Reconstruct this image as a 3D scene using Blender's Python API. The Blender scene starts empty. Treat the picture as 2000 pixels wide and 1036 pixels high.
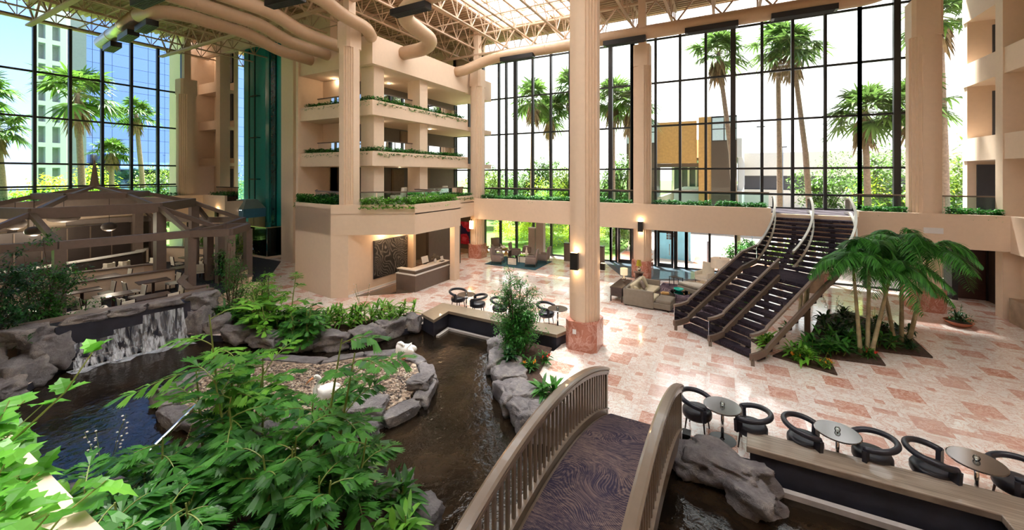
import bpy, bmesh, math, random
from math import sin, cos, pi, radians, sqrt, atan2
from mathutils import Vector, Matrix, noise
random.seed(7)
V = Vector
COL = bpy.context.scene.collection
UP = V((0,0,1))
# ------------------------------------------------------------------ mesh builder
class MB:
    def __init__(s): s.v=[]; s.f=[]; s.m=[]; s.cur=0
    def add(s, vs, fs):
        b=len(s.v); s.v.extend([tuple(p) for p in vs])
        for f in fs: s.f.append([b+i for i in f]); s.m.append(s.cur)
        return s
    def box(s,x0,x1,y0,y1,z0,z1):
        vs=[(x0,y0,z0),(x1,y0,z0),(x1,y1,z0),(x0,y1,z0),(x0,y0,z1),(x1,y0,z1),(x1,y1,z1),(x0,y1,z1)]
        return s.add(vs,[(3,2,1,0),(4,5,6,7),(0,1,5,4),(1,2,6,5),(2,3,7,6),(3,0,4,7)])
    def cbox(s,c,sz,rz=0,M=None):
        hx,hy,hz=sz[0]/2,sz[1]/2,sz[2]/2
        R=M or Matrix.Rotation(rz,3,'Z')
        vs=[V(c)+R@V((a*hx,b*hy,d*hz)) for d in(-1,1) for a,b in((-1,-1),(1,-1),(1,1),(-1,1))]
        return s.add(vs,[(3,2,1,0),(4,5,6,7),(0,1,5,4),(1,2,6,5),(2,3,7,6),(3,0,4,7)])
    def rbox(s,c,sz,r=0.03,rz=0,n=3,M=None):
        # box with rounded vertical edges and softened top/bottom
        hx,hy,hz=sz[0]/2,sz[1]/2,sz[2]/2; r=min(r,hx*.95,hy*.95,hz*.95)
        R=M or Matrix.Rotation(rz,3,'Z')
        rings=[(-hz+r*(1-cos(pi/2*k/n)), r*(1-sin(pi/2*k/n))) for k in range(n+1)]
        rings=rings+[(-z,i) for z,i in reversed(rings)]
        vs=[];fs=[];N=4*(n+1)
        for z,ins in rings:
            for q,(sx,sy) in enumerate(((1,1),(-1,1),(-1,-1),(1,-1))):
                for k in range(n+1):
                    a=pi/2*(q+k/n)
                    rr=max(r-ins,0)
                    vs.append(V(c)+R@V((sx*(hx-r)+rr*cos(a), sy*(hy-r)+rr*sin(a), z)))
        for i in range(len(rings)-1):
            for j in range(N):
                fs.append((i*N+j,i*N+(j+1)%N,(i+1)*N+(j+1)%N,(i+1)*N+j))
        fs.append(tuple(reversed(range(N)))); fs.append(tuple((len(rings)-1)*N+j for j in range(N)))
        return s.add(vs,fs)
    def prism(s,poly,z0,z1):
        n=len(poly)
        A=sum(poly[i][0]*poly[(i+1)%n][1]-poly[(i+1)%n][0]*poly[i][1] for i in range(n))
        if A<0: poly=list(reversed(poly))
        vs=[(p[0],p[1],z0) for p in poly]+[(p[0],p[1],z1) for p in poly]
        fs=[tuple(reversed(range(n))),tuple(range(n,2*n))]+[(i,(i+1)%n,n+(i+1)%n,n+i) for i in range(n)]
        return s.add(vs,fs)
    def tube(s,pts,r,n=8,caps=True):
        pts=[V(p) for p in pts]; N=len(pts)
        rs=r if isinstance(r,(list,tuple)) else [r]*N
        vs=[];fs=[];prev=None
        for i,p in enumerate(pts):
            d=(pts[min(i+1,N-1)]-pts[max(i-1,0)])
            if d.length<1e-7: d=V((0,0,1))
            d.normalize()
            if prev is None:
                a=d.orthogonal().normalized()
            else:
                a=prev-d*prev.dot(d)
                a=a.normalized() if a.length>1e-6 else d.orthogonal().normalized()
            prev=a; b=d.cross(a)
            for k in range(n):
                t=2*pi*k/n; vs.append(p+(a*cos(t)+b*sin(t))*rs[i])
        for i in range(N-1):
            for k in range(n): fs.append((i*n+k,i*n+(k+1)%n,(i+1)*n+(k+1)%n,(i+1)*n+k))
        if caps:
            fs.append(tuple(reversed(range(n)))); fs.append(tuple((N-1)*n+k for k in range(n)))
        return s.add(vs,fs)
    def sweep(s,pts,w,h,closed=False,prof=None):
        # rectangular (or given) section swept along a path, section kept upright; pts at section centre
        pts=[V(p) for p in pts]; N=len(pts)
        prof=prof or [(-w/2,-h/2),(w/2,-h/2),(w/2,h/2),(-w/2,h/2)]
        n=len(prof);vs=[];fs=[]
        for i,p in enumerate(pts):
            if closed: d0=(p-pts[i-1]);d1=(pts[(i+1)%N]-p)
            else:
                d0=(p-pts[i-1]) if i else (pts[1]-p); d1=(pts[i+1]-p) if i<N-1 else d0
            a=V((d0.x,d0.y,0));b=V((d1.x,d1.y,0))
            if a.length<1e-6: a=b.copy()
            if b.length<1e-6: b=a.copy()
            if a.length<1e-6: a=b=V((1,0,0))
            a.normalize();b.normalize(); t=(a+b)
            t=t.normalized() if t.length>1e-3 else a
            sd=V((t.y,-t.x,0)); k=1/max(.35,t.dot(a))
            for x,z in prof: vs.append(p+sd*x*k+UP*z)
        m=N if closed else N-1
        for i in range(m):
            j=(i+1)%N
            for k in range(n): fs.append((i*n+k,i*n+(k+1)%n,j*n+(k+1)%n,j*n+k))
        if not closed:
            fs.append(tuple(reversed(range(n)))); fs.append(tuple((N-1)*n+k for k in range(n)))
        return s.add(vs,fs)
    def bar(s,a,b,w,h=None):
        # straight box bar between two points in any direction
        a=V(a);b=V(b);d=b-a;L=d.length
        if L<1e-6: return s
        d.normalize(); x=d.cross(UP)
        x=x.normalized() if x.length>1e-4 else V((1,0,0))
        z=x.cross(d); M=Matrix((d,x,z)).transposed()
        return s.cbox((a+b)/2,(L,w,h or w),M=M)
    def lathe(s,prof,c=(0,0,0),n=24,cap=True):
        vs=[];fs=[];c=V(c)
        for r,z in prof:
            for k in range(n):
                t=2*pi*k/n; vs.append(c+V((r*cos(t),r*sin(t),z)))
        for i in range(len(prof)-1):
            for k in range(n): fs.append((i*n+k,i*n+(k+1)%n,(i+1)*n+(k+1)%n,(i+1)*n+k))
        if cap:
            fs.append(tuple(reversed(range(n)))); fs.append(tuple((len(prof)-1)*n+k for k in range(n)))
        return s.add(vs,fs)
    def ball(s,c,r,n=12,m=8,sc=(1,1,1)):
        return s.lathe_s([(max(.001,sin(pi*i/m)),-cos(pi*i/m)) for i in range(m+1)],c,r,sc,n)
    def lathe_s(s,prof,c,r,sc,n):
        vs=[];fs=[];c=V(c)
        for a,z in prof:
            for k in range(n):
                t=2*pi*k/n; vs.append(c+V((a*cos(t)*r*sc[0],a*sin(t)*r*sc[1],z*r*sc[2])))
        for i in range(len(prof)-1):
            for k in range(n): fs.append((i*n+k,i*n+(k+1)%n,(i+1)*n+(k+1)%n,(i+1)*n+k))
        return s.add(vs,fs)
    def mesh(s,name,mat,shift=None,smooth=False):
        me=bpy.data.meshes.new(name)
        sh=V(shift) if shift is not None else V((0,0,0))
        me.from_pydata([(p[0]-sh.x,p[1]-sh.y,p[2]-sh.z) for p in s.v],[],s.f)
        for m in (mat if isinstance(mat,(list,tuple)) else [mat]): me.materials.append(m)
        if isinstance(mat,(list,tuple)): me.polygons.foreach_set('material_index',s.m)
        if smooth: me.polygons.foreach_set('use_smooth',[True]*len(me.polygons))
        me.update(); return me
def props(o,label=None,cat=None,group=None,kind=None):
    if label: o['label']=label
    if cat: o['category']=cat
    if group: o['group']=group
    if kind: o['kind']=kind
    return o
def wpos(o):
    p=V((0,0,0)); q=o
    while q is not None: p=p+q.location; q=q.parent
    return p
def part(name,mb,mat,parent,local=True,smooth=False,label=None,kind=None):
    """one mesh object; local=False means the mesh was written in world metres (parent unrotated)"""
    sh=None if local else wpos(parent)
    me=mb if isinstance(mb,bpy.types.Mesh) else mb.mesh(name,mat,sh,smooth)
    o=bpy.data.objects.new(name,me); COL.objects.link(o); o.parent=parent
    if label: o['label']=label
    if kind: o['kind']=kind
    if smooth==2: bev(o)
    return o
def thing(name,label,cat,loc=(0,0,0),rz=0,group=None):
    o=bpy.data.objects.new(name,None); COL.objects.link(o); o.location=loc; o.rotation_euler=(0,0,rz)
    o.empty_display_size=.2
    return props(o,label,cat,group)
def solo(name,mb,mat,label=None,cat=None,group=None,kind=None,smooth=False,origin=None):
    if origin is None:
        xs=[p[0] for p in mb.v]; ys=[p[1] for p in mb.v]; zs=[p[2] for p in mb.v]
        origin=((min(xs)+max(xs))/2,(min(ys)+max(ys))/2,min(zs))
    o=bpy.data.objects.new(name,mb.mesh(name,mat,origin,smooth)); COL.objects.link(o); o.location=origin
    return props(o,label,cat,group,kind)
def struct(name,mb,mat,parent=None,smooth=False):
    if parent is not None: return part(name,mb,mat,parent,local=False,smooth=smooth)
    return solo(name,mb,mat,kind='structure',smooth=smooth)
def dup(root,loc=None,rz=None,label=None,group=None,scale=None):
    def cp(o,par):
        c=o.copy(); COL.objects.link(c); c.parent=par
        for ch in list(kids.get(o.name,[])): cp(ch,c)
        return c
    kids={}
    def walk(o):
        kids[o.name]=list(o.children)
        for c in o.children: walk(c)
    walk(root)
    r=cp(root,None)
    if loc is not None: r.location=loc
    if rz is not None: r.rotation_euler=(0,0,rz)
    if scale: r.scale=scale if isinstance(scale,(tuple,list)) else (scale,)*3
    if label: r['label']=label
    if group: r['group']=group
    return r
def bev(o,w=.01,seg=2):
    m=o.modifiers.new('b','BEVEL'); m.width=w; m.segments=seg; m.limit_method='ANGLE'; return o
# ------------------------------------------------------------------ materials
MAT={}
def nodes(name):
    m=bpy.data.materials.new(name); m.use_nodes=True; nt=m.node_tree
    return m,nt,nt.nodes['Principled BSDF'],nt.nodes['Material Output']
def N(nt,t,**k):
    n=nt.nodes.new(t)
    for a,b in k.items():
        if a.startswith('i_'): n.inputs[a[2:]].default_value=b
        else: setattr(n,a,b)
    return n
def ramp(nt,fac,stops,interp='LINEAR'):
    r=N(nt,'ShaderNodeValToRGB'); r.color_ramp.interpolation=interp
    e=r.color_ramp.elements
    while len(e)<len(stops): e.new(.5)
    for k,(p,c) in enumerate(stops):
        e[k].position=p; e[k].color=(*c,1) if len(c)==3 else c
    nt.links.new(fac,r.inputs[0]); return r.outputs[0]
def coords(nt,kind='Object',scale=(1,1,1),rot=(0,0,0)):
    tc=N(nt,'ShaderNodeTexCoord'); mp=N(nt,'ShaderNodeMapping')
    mp.inputs['Scale'].default_value=scale; mp.inputs['Rotation'].default_value=rot
    nt.links.new(tc.outputs[kind],mp.inputs[0]); return mp.outputs[0]
def noi(nt,vec,scale,detail=4,rough=.5,dist=0):
    n=N(nt,'ShaderNodeTexNoise'); n.inputs['Scale'].default_value=scale; n.inputs['Detail'].default_value=detail
    n.inputs['Roughness'].default_value=rough; n.inputs['Distortion'].default_value=dist
    nt.links.new(vec,n.inputs['Vector']); return n.outputs[0]
def bump(nt,h,strength,dist,bs):
    b=N(nt,'ShaderNodeBump'); b.inputs['Strength'].default_value=strength; b.inputs['Distance'].default_value=dist
    nt.links.new(h,b.inputs['Height']); nt.links.new(b.outputs[0],bs.inputs['Normal'])
def math_(nt,op,a,b=None,c=None):
    n=N(nt,'ShaderNodeMath',operation=op)
    for i,x in enumerate((a,b,c)):
        if x is None: continue
        if isinstance(x,(int,float)): n.inputs[i].default_value=x
        else: nt.links.new(x,n.inputs[i])
    return n.outputs[0]
def mixc(nt,f,a,b):
    n=N(nt,'ShaderNodeMix',data_type='RGBA')
    if isinstance(f,(int,float)): n.inputs[0].default_value=f
    else: nt.links.new(f,n.inputs[0])
    for i,x in ((6,a),(7,b)):
        if isinstance(x,tuple): n.inputs[i].default_value=(*x[:3],1)
        else: nt.links.new(x,n.inputs[i])
    return n.outputs[2]
def plain(name,col,rough=.6,metal=0,spec=.5,var=.06,vs=6,bmp=0,bs_=40,coat=0,emit=None,es=0):
    m,nt,bs,out=nodes(name); v=coords(nt)
    f=noi(nt,v,vs,3)
    c=ramp(nt,f,[(.3,tuple(x*(1-var) for x in col)),(.7,tuple(min(1,x*(1+var)) for x in col))])
    nt.links.new(c,bs.inputs['Base Color']); bs.inputs['Roughness'].default_value=rough
    bs.inputs['Metallic'].default_value=metal; bs.inputs['Specular IOR Level'].default_value=spec
    bs.inputs['Coat Weight'].default_value=coat
    if bmp: bump(nt,noi(nt,v,bs_,5),bmp,.01,bs)
    if emit: bs.inputs['Emission Color'].default_value=(*emit,1); bs.inputs['Emission Strength'].default_value=es
    MAT[name]=m; return m
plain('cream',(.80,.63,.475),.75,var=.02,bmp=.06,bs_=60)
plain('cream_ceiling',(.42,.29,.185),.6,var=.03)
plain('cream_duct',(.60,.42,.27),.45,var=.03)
plain('truss_paint',(.58,.41,.29),.5,var=.02)
plain('black_metal',(.012,.012,.013),.35,var=.1)
plain('dark_mullion',(.018,.02,.022),.4,var=.1)
plain('bridge_paint',(.165,.125,.09),.32,var=.04,coat=.2)
plain('bronze_paint',(.17,.125,.095),.45,var=.05)
plain('pavilion_paint',(.20,.15,.125),.5,var=.06)
plain('shade_brown',(.10,.075,.06),.6)
plain('navy_leather',(.016,.018,.028),.38,var=.1,bmp=.05)
plain('cream_fabric',(.80,.76,.65),.8,var=.04,bmp=.1,bs_=200)
plain('sofa_fabric',(.27,.235,.19),.9,var=.08,bmp=.2,bs_=300)
plain('sofa_light',(.66,.60,.44),.85,var=.05,bmp=.1,bs_=200)
plain('mauve_fabric',(.26,.205,.185),.85,var=.06,bmp=.1,bs_=200)
plain('dark_wood',(.045,.022,.016),.3,var=.3,vs=14,coat=.3)
plain('table_wood',(.12,.075,.06),.3,var=.15,vs=10,coat=.2)
plain('desk_brown',(.15,.11,.085),.4,var=.05)
plain('white_stone',(.85,.83,.8),.3,var=.03)
plain('chrome',(.75,.75,.74),.08,metal=1,var=.02)
plain('steel_duct',(.6,.52,.4),.28,metal=1,var=.05)
plain('soil',(.07,.04,.028),.95,var=.4,vs=12,bmp=.5,bs_=30)
plain('teal_wall',(.0,.27,.26),.4,var=.08,coat=.2)
plain('teal_light',(.03,.25,.25),.15,var=.05,coat=.5)
plain('teal_dark',(.002,.06,.065),.2,var=.1,coat=.3)
plain('cab_blue',(.10,.27,.42),.35)
plain('cab_roof',(.25,.33,.33),.4)
plain('carpet_navy',(.02,.026,.04),.95,var=.2,vs=20)
plain('taupe_wall',(.14,.115,.09),.7,var=.03)
plain('dark_panel',(.06,.045,.04),.45,var=.1,vs=3)
plain('white_paint',(.8,.8,.8),.5,var=.02)
plain('tower_white',(.52,.60,.68),.7,var=.02)
plain('grey_conc',(.20,.25,.32),.8,var=.05)
plain('beige_conc',(.85,.79,.66),.8,var=.04)
plain('charcoal',(.06,.062,.07),.6)
plain('grey_column',(.42,.36,.33),.6,var=.03)
plain('door_brown',(.05,.017,.012),.35,var=.15,vs=4,coat=.2)
plain('amber_wood',(.55,.3,.09),.45,var=.12,vs=4)
plain('terracotta',(.35,.1,.045),.6,var=.15)
plain('swan_white',(.9,.89,.86),.7,var=.03,bmp=.15,bs_=50)
plain('beak_orange',(.75,.3,.12),.4)
plain('yellow_glass',(.5,.42,.04),.1,coat=.5)
plain('lamp_shade',(.85,.72,.5),.8,emit=(1,.8,.5),es=.35)
plain('lamp_linen',(.75,.66,.55),.8,emit=(1,.8,.55),es=.08)
plain('silver',(.7,.66,.6),.15,metal=1)
plain('teal_rug',(.03,.10,.13),.95,var=.15,vs=8)
plain('green_bowl',(.0,.5,.38),.1,coat=.5)
plain('hedge_yellow',(.32,.42,.03),.7,var=.3,vs=8)
plain('flower_red',(.75,.06,.03),.5)
plain('flower_white',(.85,.8,.78),.5)
plain('flower_orange',(.85,.35,.02),.5)
plain('gold_cushion',(.7,.6,.4),.8)
plain('book_gold',(.65,.4,.15),.5)
plain('sconce_black',(.015,.015,.016),.35)
plain('warm_lamp',(1,.75,.45),.5,emit=(1,.62,.28),es=3)
plain('white_lamp',(1,.95,.85),.5,emit=(1,.9,.75),es=9)
plain('bark_palm',(.28,.21,.16),.9,var=.25,vs=9,bmp=.6,bs_=14)
plain('bark',(.13,.09,.065),.9,var=.3,vs=9,bmp=.5,bs_=20)
plain('cane_green',(.20,.26,.06),.5,var=.3,vs=3)
plain('trunk_ring',(.33,.27,.15),.6,var=.3,vs=5,bmp=.3,bs_=10)
plain('dead_frond',(.30,.21,.12),.9,var=.3)
plain('grass',(.10,.22,.03),.95,var=.4,vs=2)
plain('asphalt',(.35,.30,.27),.9,var=.1)
plain('brick_path',(.45,.17,.10),.85,var=.15)
plain('pool_liner',(.028,.03,.045),.5,var=.25,vs=3)
plain('curb_stone',(.42,.39,.37),.8,var=.1)
plain('glass_edge',(.35,.62,.56),.1)
plain('mez_carpet',(.12,.10,.12),.95,var=.2,vs=5)
plain('cab_wood',(.5,.34,.18),.5)  # wood colour of the elevator cab interior
plain('blue_poster',(.10,.42,.6),.4)
plain('wainscot',(.36,.24,.15),.4,var=.2,vs=3)
def leafmat(name,dark,light,trans=.35,rough=.38):
    m,nt,bs,out=nodes(name)
    g=N(nt,'ShaderNodeNewGeometry'); c=ramp(nt,g.outputs['Random Per Island'],[(0,dark),(.6,light),(1,tuple(min(1,x*1.35) for x in light))])
    nt.links.new(c,bs.inputs['Base Color']); bs.inputs['Roughness'].default_value=rough; bs.inputs['Specular IOR Level'].default_value=.4
    tr=N(nt,'ShaderNodeBsdfTranslucent'); nt.links.new(c,tr.inputs[0])
    mx=N(nt,'ShaderNodeMixShader'); mx.inputs[0].default_value=trans
    nt.links.new(bs.outputs[0],mx.inputs[1]); nt.links.new(tr.outputs[0],mx.inputs[2]); nt.links.new(mx.outputs[0],out.inputs[0])
    MAT[name]=m; return m
leafmat('leaf_mid',(.022,.10,.018),(.06,.23,.03))
leafmat('leaf_fish',(.03,.15,.03),(.09,.30,.045),.4)
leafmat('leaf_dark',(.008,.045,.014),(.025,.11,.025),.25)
leafmat('leaf_bright',(.06,.22,.02),(.18,.45,.05),.4)
leafmat('leaf_vine',(.07,.28,.02),(.18,.52,.06),.45)
leafmat('leaf_lime',(.22,.42,.02),(.55,.70,.04),.45)
leafmat('leaf_ivy',(.015,.09,.015),(.05,.25,.03),.3)
leafmat('leaf_palm',(.02,.11,.02),(.07,.28,.04),.3)
leafmat('leaf_fan',(.045,.09,.02),(.12,.22,.045),.35)
leafmat('leaf_tree',(.03,.08,.012),(.11,.23,.03),.35)
leafmat('leaf_olive',(.06,.12,.01),(.20,.30,.04),.35)
def glassmat(name,tint=(.93,.97,.96),refl=1.0,rough=0.0,base=.04):
    m,nt,bs,out=nodes(name); nt.nodes.remove(bs)
    t=N(nt,'ShaderNodeBsdfTransparent'); t.inputs[0].default_value=(*tint,1)
    g=N(nt,'ShaderNodeBsdfGlossy'); g.inputs['Roughness'].default_value=rough
    lw=N(nt,'ShaderNodeFresnel'); lw.inputs[0].default_value=1.45
    f=math_(nt,'MULTIPLY',lw.outputs[0],refl)
    mx=N(nt,'ShaderNodeMixShader'); nt.links.new(f,mx.inputs[0]); nt.links.new(t.outputs[0],mx.inputs[1]); nt.links.new(g.outputs[0],mx.inputs[2])
    nt.links.new(mx.outputs[0],out.inputs[0]); MAT[name]=m; return m
glassmat('glass_window',(.97,.985,.98),.6)
glassmat('glass_rail',(.80,.93,.90),1.0)
glassmat('glass_teal',(.25,.6,.6),1.5)
glassmat('glass_clear',(.9,.95,.93),1.5)
glassmat('glass_dark',(.30,.32,.33),1.5)
def marble():
    m,nt,bs,out=nodes('marble_floor'); g=N(nt,'ShaderNodeNewGeometry'); sp=N(nt,'ShaderNodeSeparateXYZ')
    nt.links.new(g.outputs['Position'],sp.inputs[0]); x,y=sp.outputs[0],sp.outputs[1]
    P=1.42
    def cell(a,off,pitch): # distance to lattice point in metres
        q=math_(nt,'DIVIDE',math_(nt,'SUBTRACT',a,off),pitch)
        return math_(nt,'MULTIPLY',math_(nt,'SUBTRACT',math_(nt,'FRACT',math_(nt,'ADD',q,.5)),.5),pitch)
    def square(ox,oy,hx,hy,pitch=P):
        ax=math_(nt,'ABSOLUTE',cell(x,ox,pitch)); ay=math_(nt,'ABSOLUTE',cell(y,oy,pitch))
        return math_(nt,'MULTIPLY',math_(nt,'LESS_THAN',ax,hx),math_(nt,'LESS_THAN',ay,hy))
    big=square(4.2,14.11,.31,.31)
    sm1=square(4.2+.71,14.11+.71,.10,.10); sm2=square(4.2+.5,14.11+.1,.1,.1); sm3=square(4.2-.05,14.11-.56,.17,.09)
    sm4=square(4.2+.71,14.11-.2,.09,.16)
    # small tile cells with random value
    cx=math_(nt,'FLOOR',math_(nt,'DIVIDE',x,.2366)); cy=math_(nt,'FLOOR',math_(nt,'DIVIDE',y,.2366))
    bx=math_(nt,'FLOOR',math_(nt,'DIVIDE',x,1.42)); by=math_(nt,'FLOOR',math_(nt,'DIVIDE',y,1.42))
    def rnd(a,b,seed):
        cb=N(nt,'ShaderNodeCombineXYZ'); nt.links.new(a,cb.inputs[0]); nt.links.new(b,cb.inputs[1]); cb.inputs[2].default_value=seed
        w=N(nt,'ShaderNodeTexWhiteNoise',noise_dimensions='3D'); nt.links.new(cb.outputs[0],w.inputs[0]); return w.outputs[0]
    # tiles of 2x1 small cells
    cx2=math_(nt,'FLOOR',math_(nt,'DIVIDE',math_(nt,'ADD',x,math_(nt,'MULTIPLY',cy,.17)),.46))
    r1=rnd(cx2,cy,1.); r2=rnd(cx2,cy,5.); r3=rnd(bx,by,9.)
    pos=g.outputs['Position']
    off=N(nt,'ShaderNodeVectorMath',operation='MULTIPLY_ADD'); cbo=N(nt,'ShaderNodeCombineXYZ')
    for i in range(3): nt.links.new(r1,cbo.inputs[i])
    nt.links.new(cbo.outputs[0],off.inputs[0]); off.inputs[1].default_value=(7,11,3); nt.links.new(pos,off.inputs[2])
    n1=noi(nt,off.outputs[0],3.4,8,.7,1.2)
    n2=noi(nt,off.outputs[0],1.5,6,.65,.8)
    vein=math_(nt,'ABSOLUTE',math_(nt,'SUBTRACT',n1,.5))
    vcol=ramp(nt,vein,[(0,(.60,.30,.23)),(.008,(.78,.58,.50)),(.022,(.90,.83,.77)),(.08,(.93,.90,.86))])
    base=mixc(nt,ramp(nt,n2,[(.56,(0,0,0)),(.74,(1,1,1))]),vcol,(.78,.58,.50))
    base=mixc(nt,math_(nt,'MULTIPLY',r2,.14),base,(.62,.52,.47))
    rust=ramp(nt,n1,[(.3,(.50,.20,.13)),(.48,(.66,.34,.25)),(.52,(.86,.68,.60)),(.56,(.60,.28,.20)),(.68,(.72,.42,.33)),(.74,(.88,.74,.66)),(.8,(.66,.34,.26))])
    small=math_(nt,'GREATER_THAN',r1,.925)
    gx=math_(nt,'FLOOR',math_(nt,'ADD',math_(nt,'DIVIDE',math_(nt,'SUBTRACT',x,4.2),P),.5)); gy=math_(nt,'FLOOR',math_(nt,'ADD',math_(nt,'DIVIDE',math_(nt,'SUBTRACT',y,14.11),P),.5))
    rb=rnd(gx,gy,21.)
    bigw=math_(nt,'MULTIPLY',big,math_(nt,'ADD',.68,math_(nt,'MULTIPLY',rb,.32)))
    mask=math_(nt,'MAXIMUM',math_(nt,'MAXIMUM',bigw,math_(nt,'MULTIPLY',sm1,.8)),math_(nt,'MAXIMUM',math_(nt,'MULTIPLY',sm3,.35),math_(nt,'MULTIPLY',small,.75)))
    c=mixc(nt,mask,base,rust)
    # joints
    jx=math_(nt,'LESS_THAN',math_(nt,'ABSOLUTE',cell(x,4.2+.3,.71)),.004); jy=math_(nt,'LESS_THAN',math_(nt,'ABSOLUTE',cell(y,14.11+.3,.71)),.004)
    c=mixc(nt,math_(nt,'MULTIPLY',math_(nt,'MAXIMUM',jx,jy),.35),c,(.4,.3,.25))
    nt.links.new(c,bs.inputs['Base Color']); bs.inputs['Roughness'].default_value=.11
    bs.inputs['Specular IOR Level'].default_value=.8
    nt.links.new(math_(nt,'ADD',math_(nt,'MULTIPLY',n2,.12),.05),bs.inputs['Roughness'])
    MAT['marble_floor']=m
marble()
def redmarble():
    m,nt,bs,out=nodes('red_marble'); v=coords(nt)
    n=noi(nt,v,1.6,8,.7,1.4)
    c=ramp(nt,n,[(.25,(.30,.08,.05)),(.44,(.50,.20,.14)),(.49,(.66,.38,.31)),(.52,(.46,.17,.11)),(.75,(.60,.30,.23))])
    nt.links.new(c,bs.inputs['Base Color']); bs.inputs['Roughness'].default_value=.12
    MAT['red_marble']=m
redmarble()
def swirl(name,a,b,sc=1.0):
    m,nt,bs,out=nodes(name); v=coords(nt,'Object',(sc,sc,sc))
    n=N(nt,'ShaderNodeTexNoise'); n.inputs['Scale'].default_value=.9; n.inputs['Detail'].default_value=1; nt.links.new(v,n.inputs['Vector'])
    vm=N(nt,'ShaderNodeVectorMath',operation='MULTIPLY_ADD'); nt.links.new(n.outputs['Color'],vm.inputs[0]); vm.inputs[1].default_value=(1.7,1.7,1.7); nt.links.new(v,vm.inputs[2])
    w=N(nt,'ShaderNodeTexWave',wave_type='RINGS',rings_direction='Z'); w.inputs['Scale'].default_value=9; w.inputs['Distortion'].default_value=2.5; w.inputs['Detail'].default_value=3; w.inputs['Detail Scale'].default_value=1.4
    nt.links.new(vm.outputs[0],w.inputs[0])
    mp=N(nt,'ShaderNodeMapping'); mp.inputs['Scale'].default_value=(2,9,5); nt.links.new(vm.outputs[0],mp.inputs[0])
    f2=noi(nt,mp.outputs[0],2.2,6,.75,.6); f3=noi(nt,v,1.1,2,.5)
    f=math_(nt,'ADD',math_(nt,'MULTIPLY',w.outputs['Fac'],.14),math_(nt,'ADD',math_(nt,'MULTIPLY',f2,.85),math_(nt,'MULTIPLY',f3,.3)))
    c=ramp(nt,f,[(.56,a),(.66,tuple((p*2+q)/3 for p,q in zip(a,b))),(.82,b)])
    nt.links.new(c,bs.inputs['Base Color']); bs.inputs['Roughness'].default_value=.95; bs.inputs['Specular IOR Level'].default_value=.1
    MAT[name]=m
swirl('carpet_swirl',(.035,.03,.055),(.23,.165,.14))
swirl('tread_carpet',(.022,.018,.028),(.085,.065,.075),.8)
swirl('rug_purple',(.05,.035,.06),(.35,.28,.32),.6)
def rockm():
    m,nt,bs,out=nodes('rock'); v=coords(nt)
    n=noi(nt,v,1.4,8,.65,.3); n2=noi(nt,v,5,8,.7,.2)
    c=ramp(nt,n,[(.3,(.17,.16,.18)),(.5,(.34,.32,.33)),(.62,(.50,.46,.43)),(.75,(.36,.31,.26))])
    c=mixc(nt,ramp(nt,n2,[(.45,(0,0,0)),(.75,(.8,.8,.8))]),c,(.19,.17,.17))
    nt.links.new(c,bs.inputs['Base Color']); bs.inputs['Roughness'].default_value=.85
    bump(nt,noi(nt,v,7,9,.75,.4),1.0,.12,bs); MAT['rock']=m
    m,nt,bs,out=nodes('pebbles'); v=coords(nt)
    vo=N(nt,'ShaderNodeTexVoronoi'); vo.inputs['Scale'].default_value=13; nt.links.new(v,vo.inputs['Vector'])
    sp=N(nt,'ShaderNodeSeparateColor'); nt.links.new(vo.outputs['Color'],sp.inputs[0])
    c=ramp(nt,sp.outputs[0],[(0,(.05,.04,.035)),(.35,(.24,.17,.12)),(.7,(.42,.31,.22)),(1,(.60,.50,.38))])
    nt.links.new(c,bs.inputs['Base Color']); bs.inputs['Roughness'].default_value=.6
    bump(nt,math_(nt,'SUBTRACT',1,vo.outputs['Distance']),1,.05,bs); MAT['pebbles']=m
rockm()
def waterm():
    m,nt,bs,out=nodes('pond_water'); v=coords(nt,'Object',(1,1,1))
    n=noi(nt,v,1.1,5,.55,.6); n2=noi(nt,v,5.5,3,.5,.5)
    c=ramp(nt,n,[(.35,(.006,.005,.004)),(.7,(.028,.018,.010))])
    nt.links.new(c,bs.inputs['Base Color']); bs.inputs['Roughness'].default_value=.04; bs.inputs['IOR'].default_value=1.33
    h=math_(nt,'ADD',math_(nt,'MULTIPLY',n,.5),math_(nt,'MULTIPLY',n2,.35)); bump(nt,h,.4,.07,bs); MAT['pond_water']=m
    m,nt,bs,out=nodes('falling_water'); v=coords(nt,'Object',(7,7,.55))
    n=noi(nt,v,1.3,6,.6,.3); n3=noi(nt,coords(nt,'Object',(1,1,.25)),1.5,2)
    f=math_(nt,'MULTIPLY',ramp(nt,n,[(.40,(0,0,0)),(.60,(1,1,1))]),ramp(nt,n3,[(.33,(.15,.15,.15)),(.55,(1,1,1))]))
    bs.inputs['Base Color'].default_value=(.75,.8,.86,1); bs.inputs['Roughness'].default_value=.35
    t=N(nt,'ShaderNodeBsdfTransparent'); mx=N(nt,'ShaderNodeMixShader')
    nt.links.new(math_(nt,'MULTIPLY',f,.8),mx.inputs[0]); nt.links.new(t.outputs[0],mx.inputs[1]); nt.links.new(bs.outputs[0],mx.inputs[2]); nt.links.new(mx.outputs[0],out.inputs[0])
    MAT['falling_water']=m
    m,nt,bs,out=nodes('foam'); v=coords(nt,'Object',(2,2,2))
    n=noi(nt,v,1.6,7,.7,.3); bs.inputs['Base Color'].default_value=(.6,.65,.72,1); bs.inputs['Roughness'].default_value=.5
    t=N(nt,'ShaderNodeBsdfTransparent'); mx=N(nt,'ShaderNodeMixShader')
    nt.links.new(ramp(nt,n,[(.32,(0,0,0)),(.55,(.85,.85,.85))]),mx.inputs[0]); nt.links.new(t.outputs[0],mx.inputs[1]); nt.links.new(bs.outputs[0],mx.inputs[2]); nt.links.new(mx.outputs[0],out.inputs[0])
    MAT['foam']=m
waterm()
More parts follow.
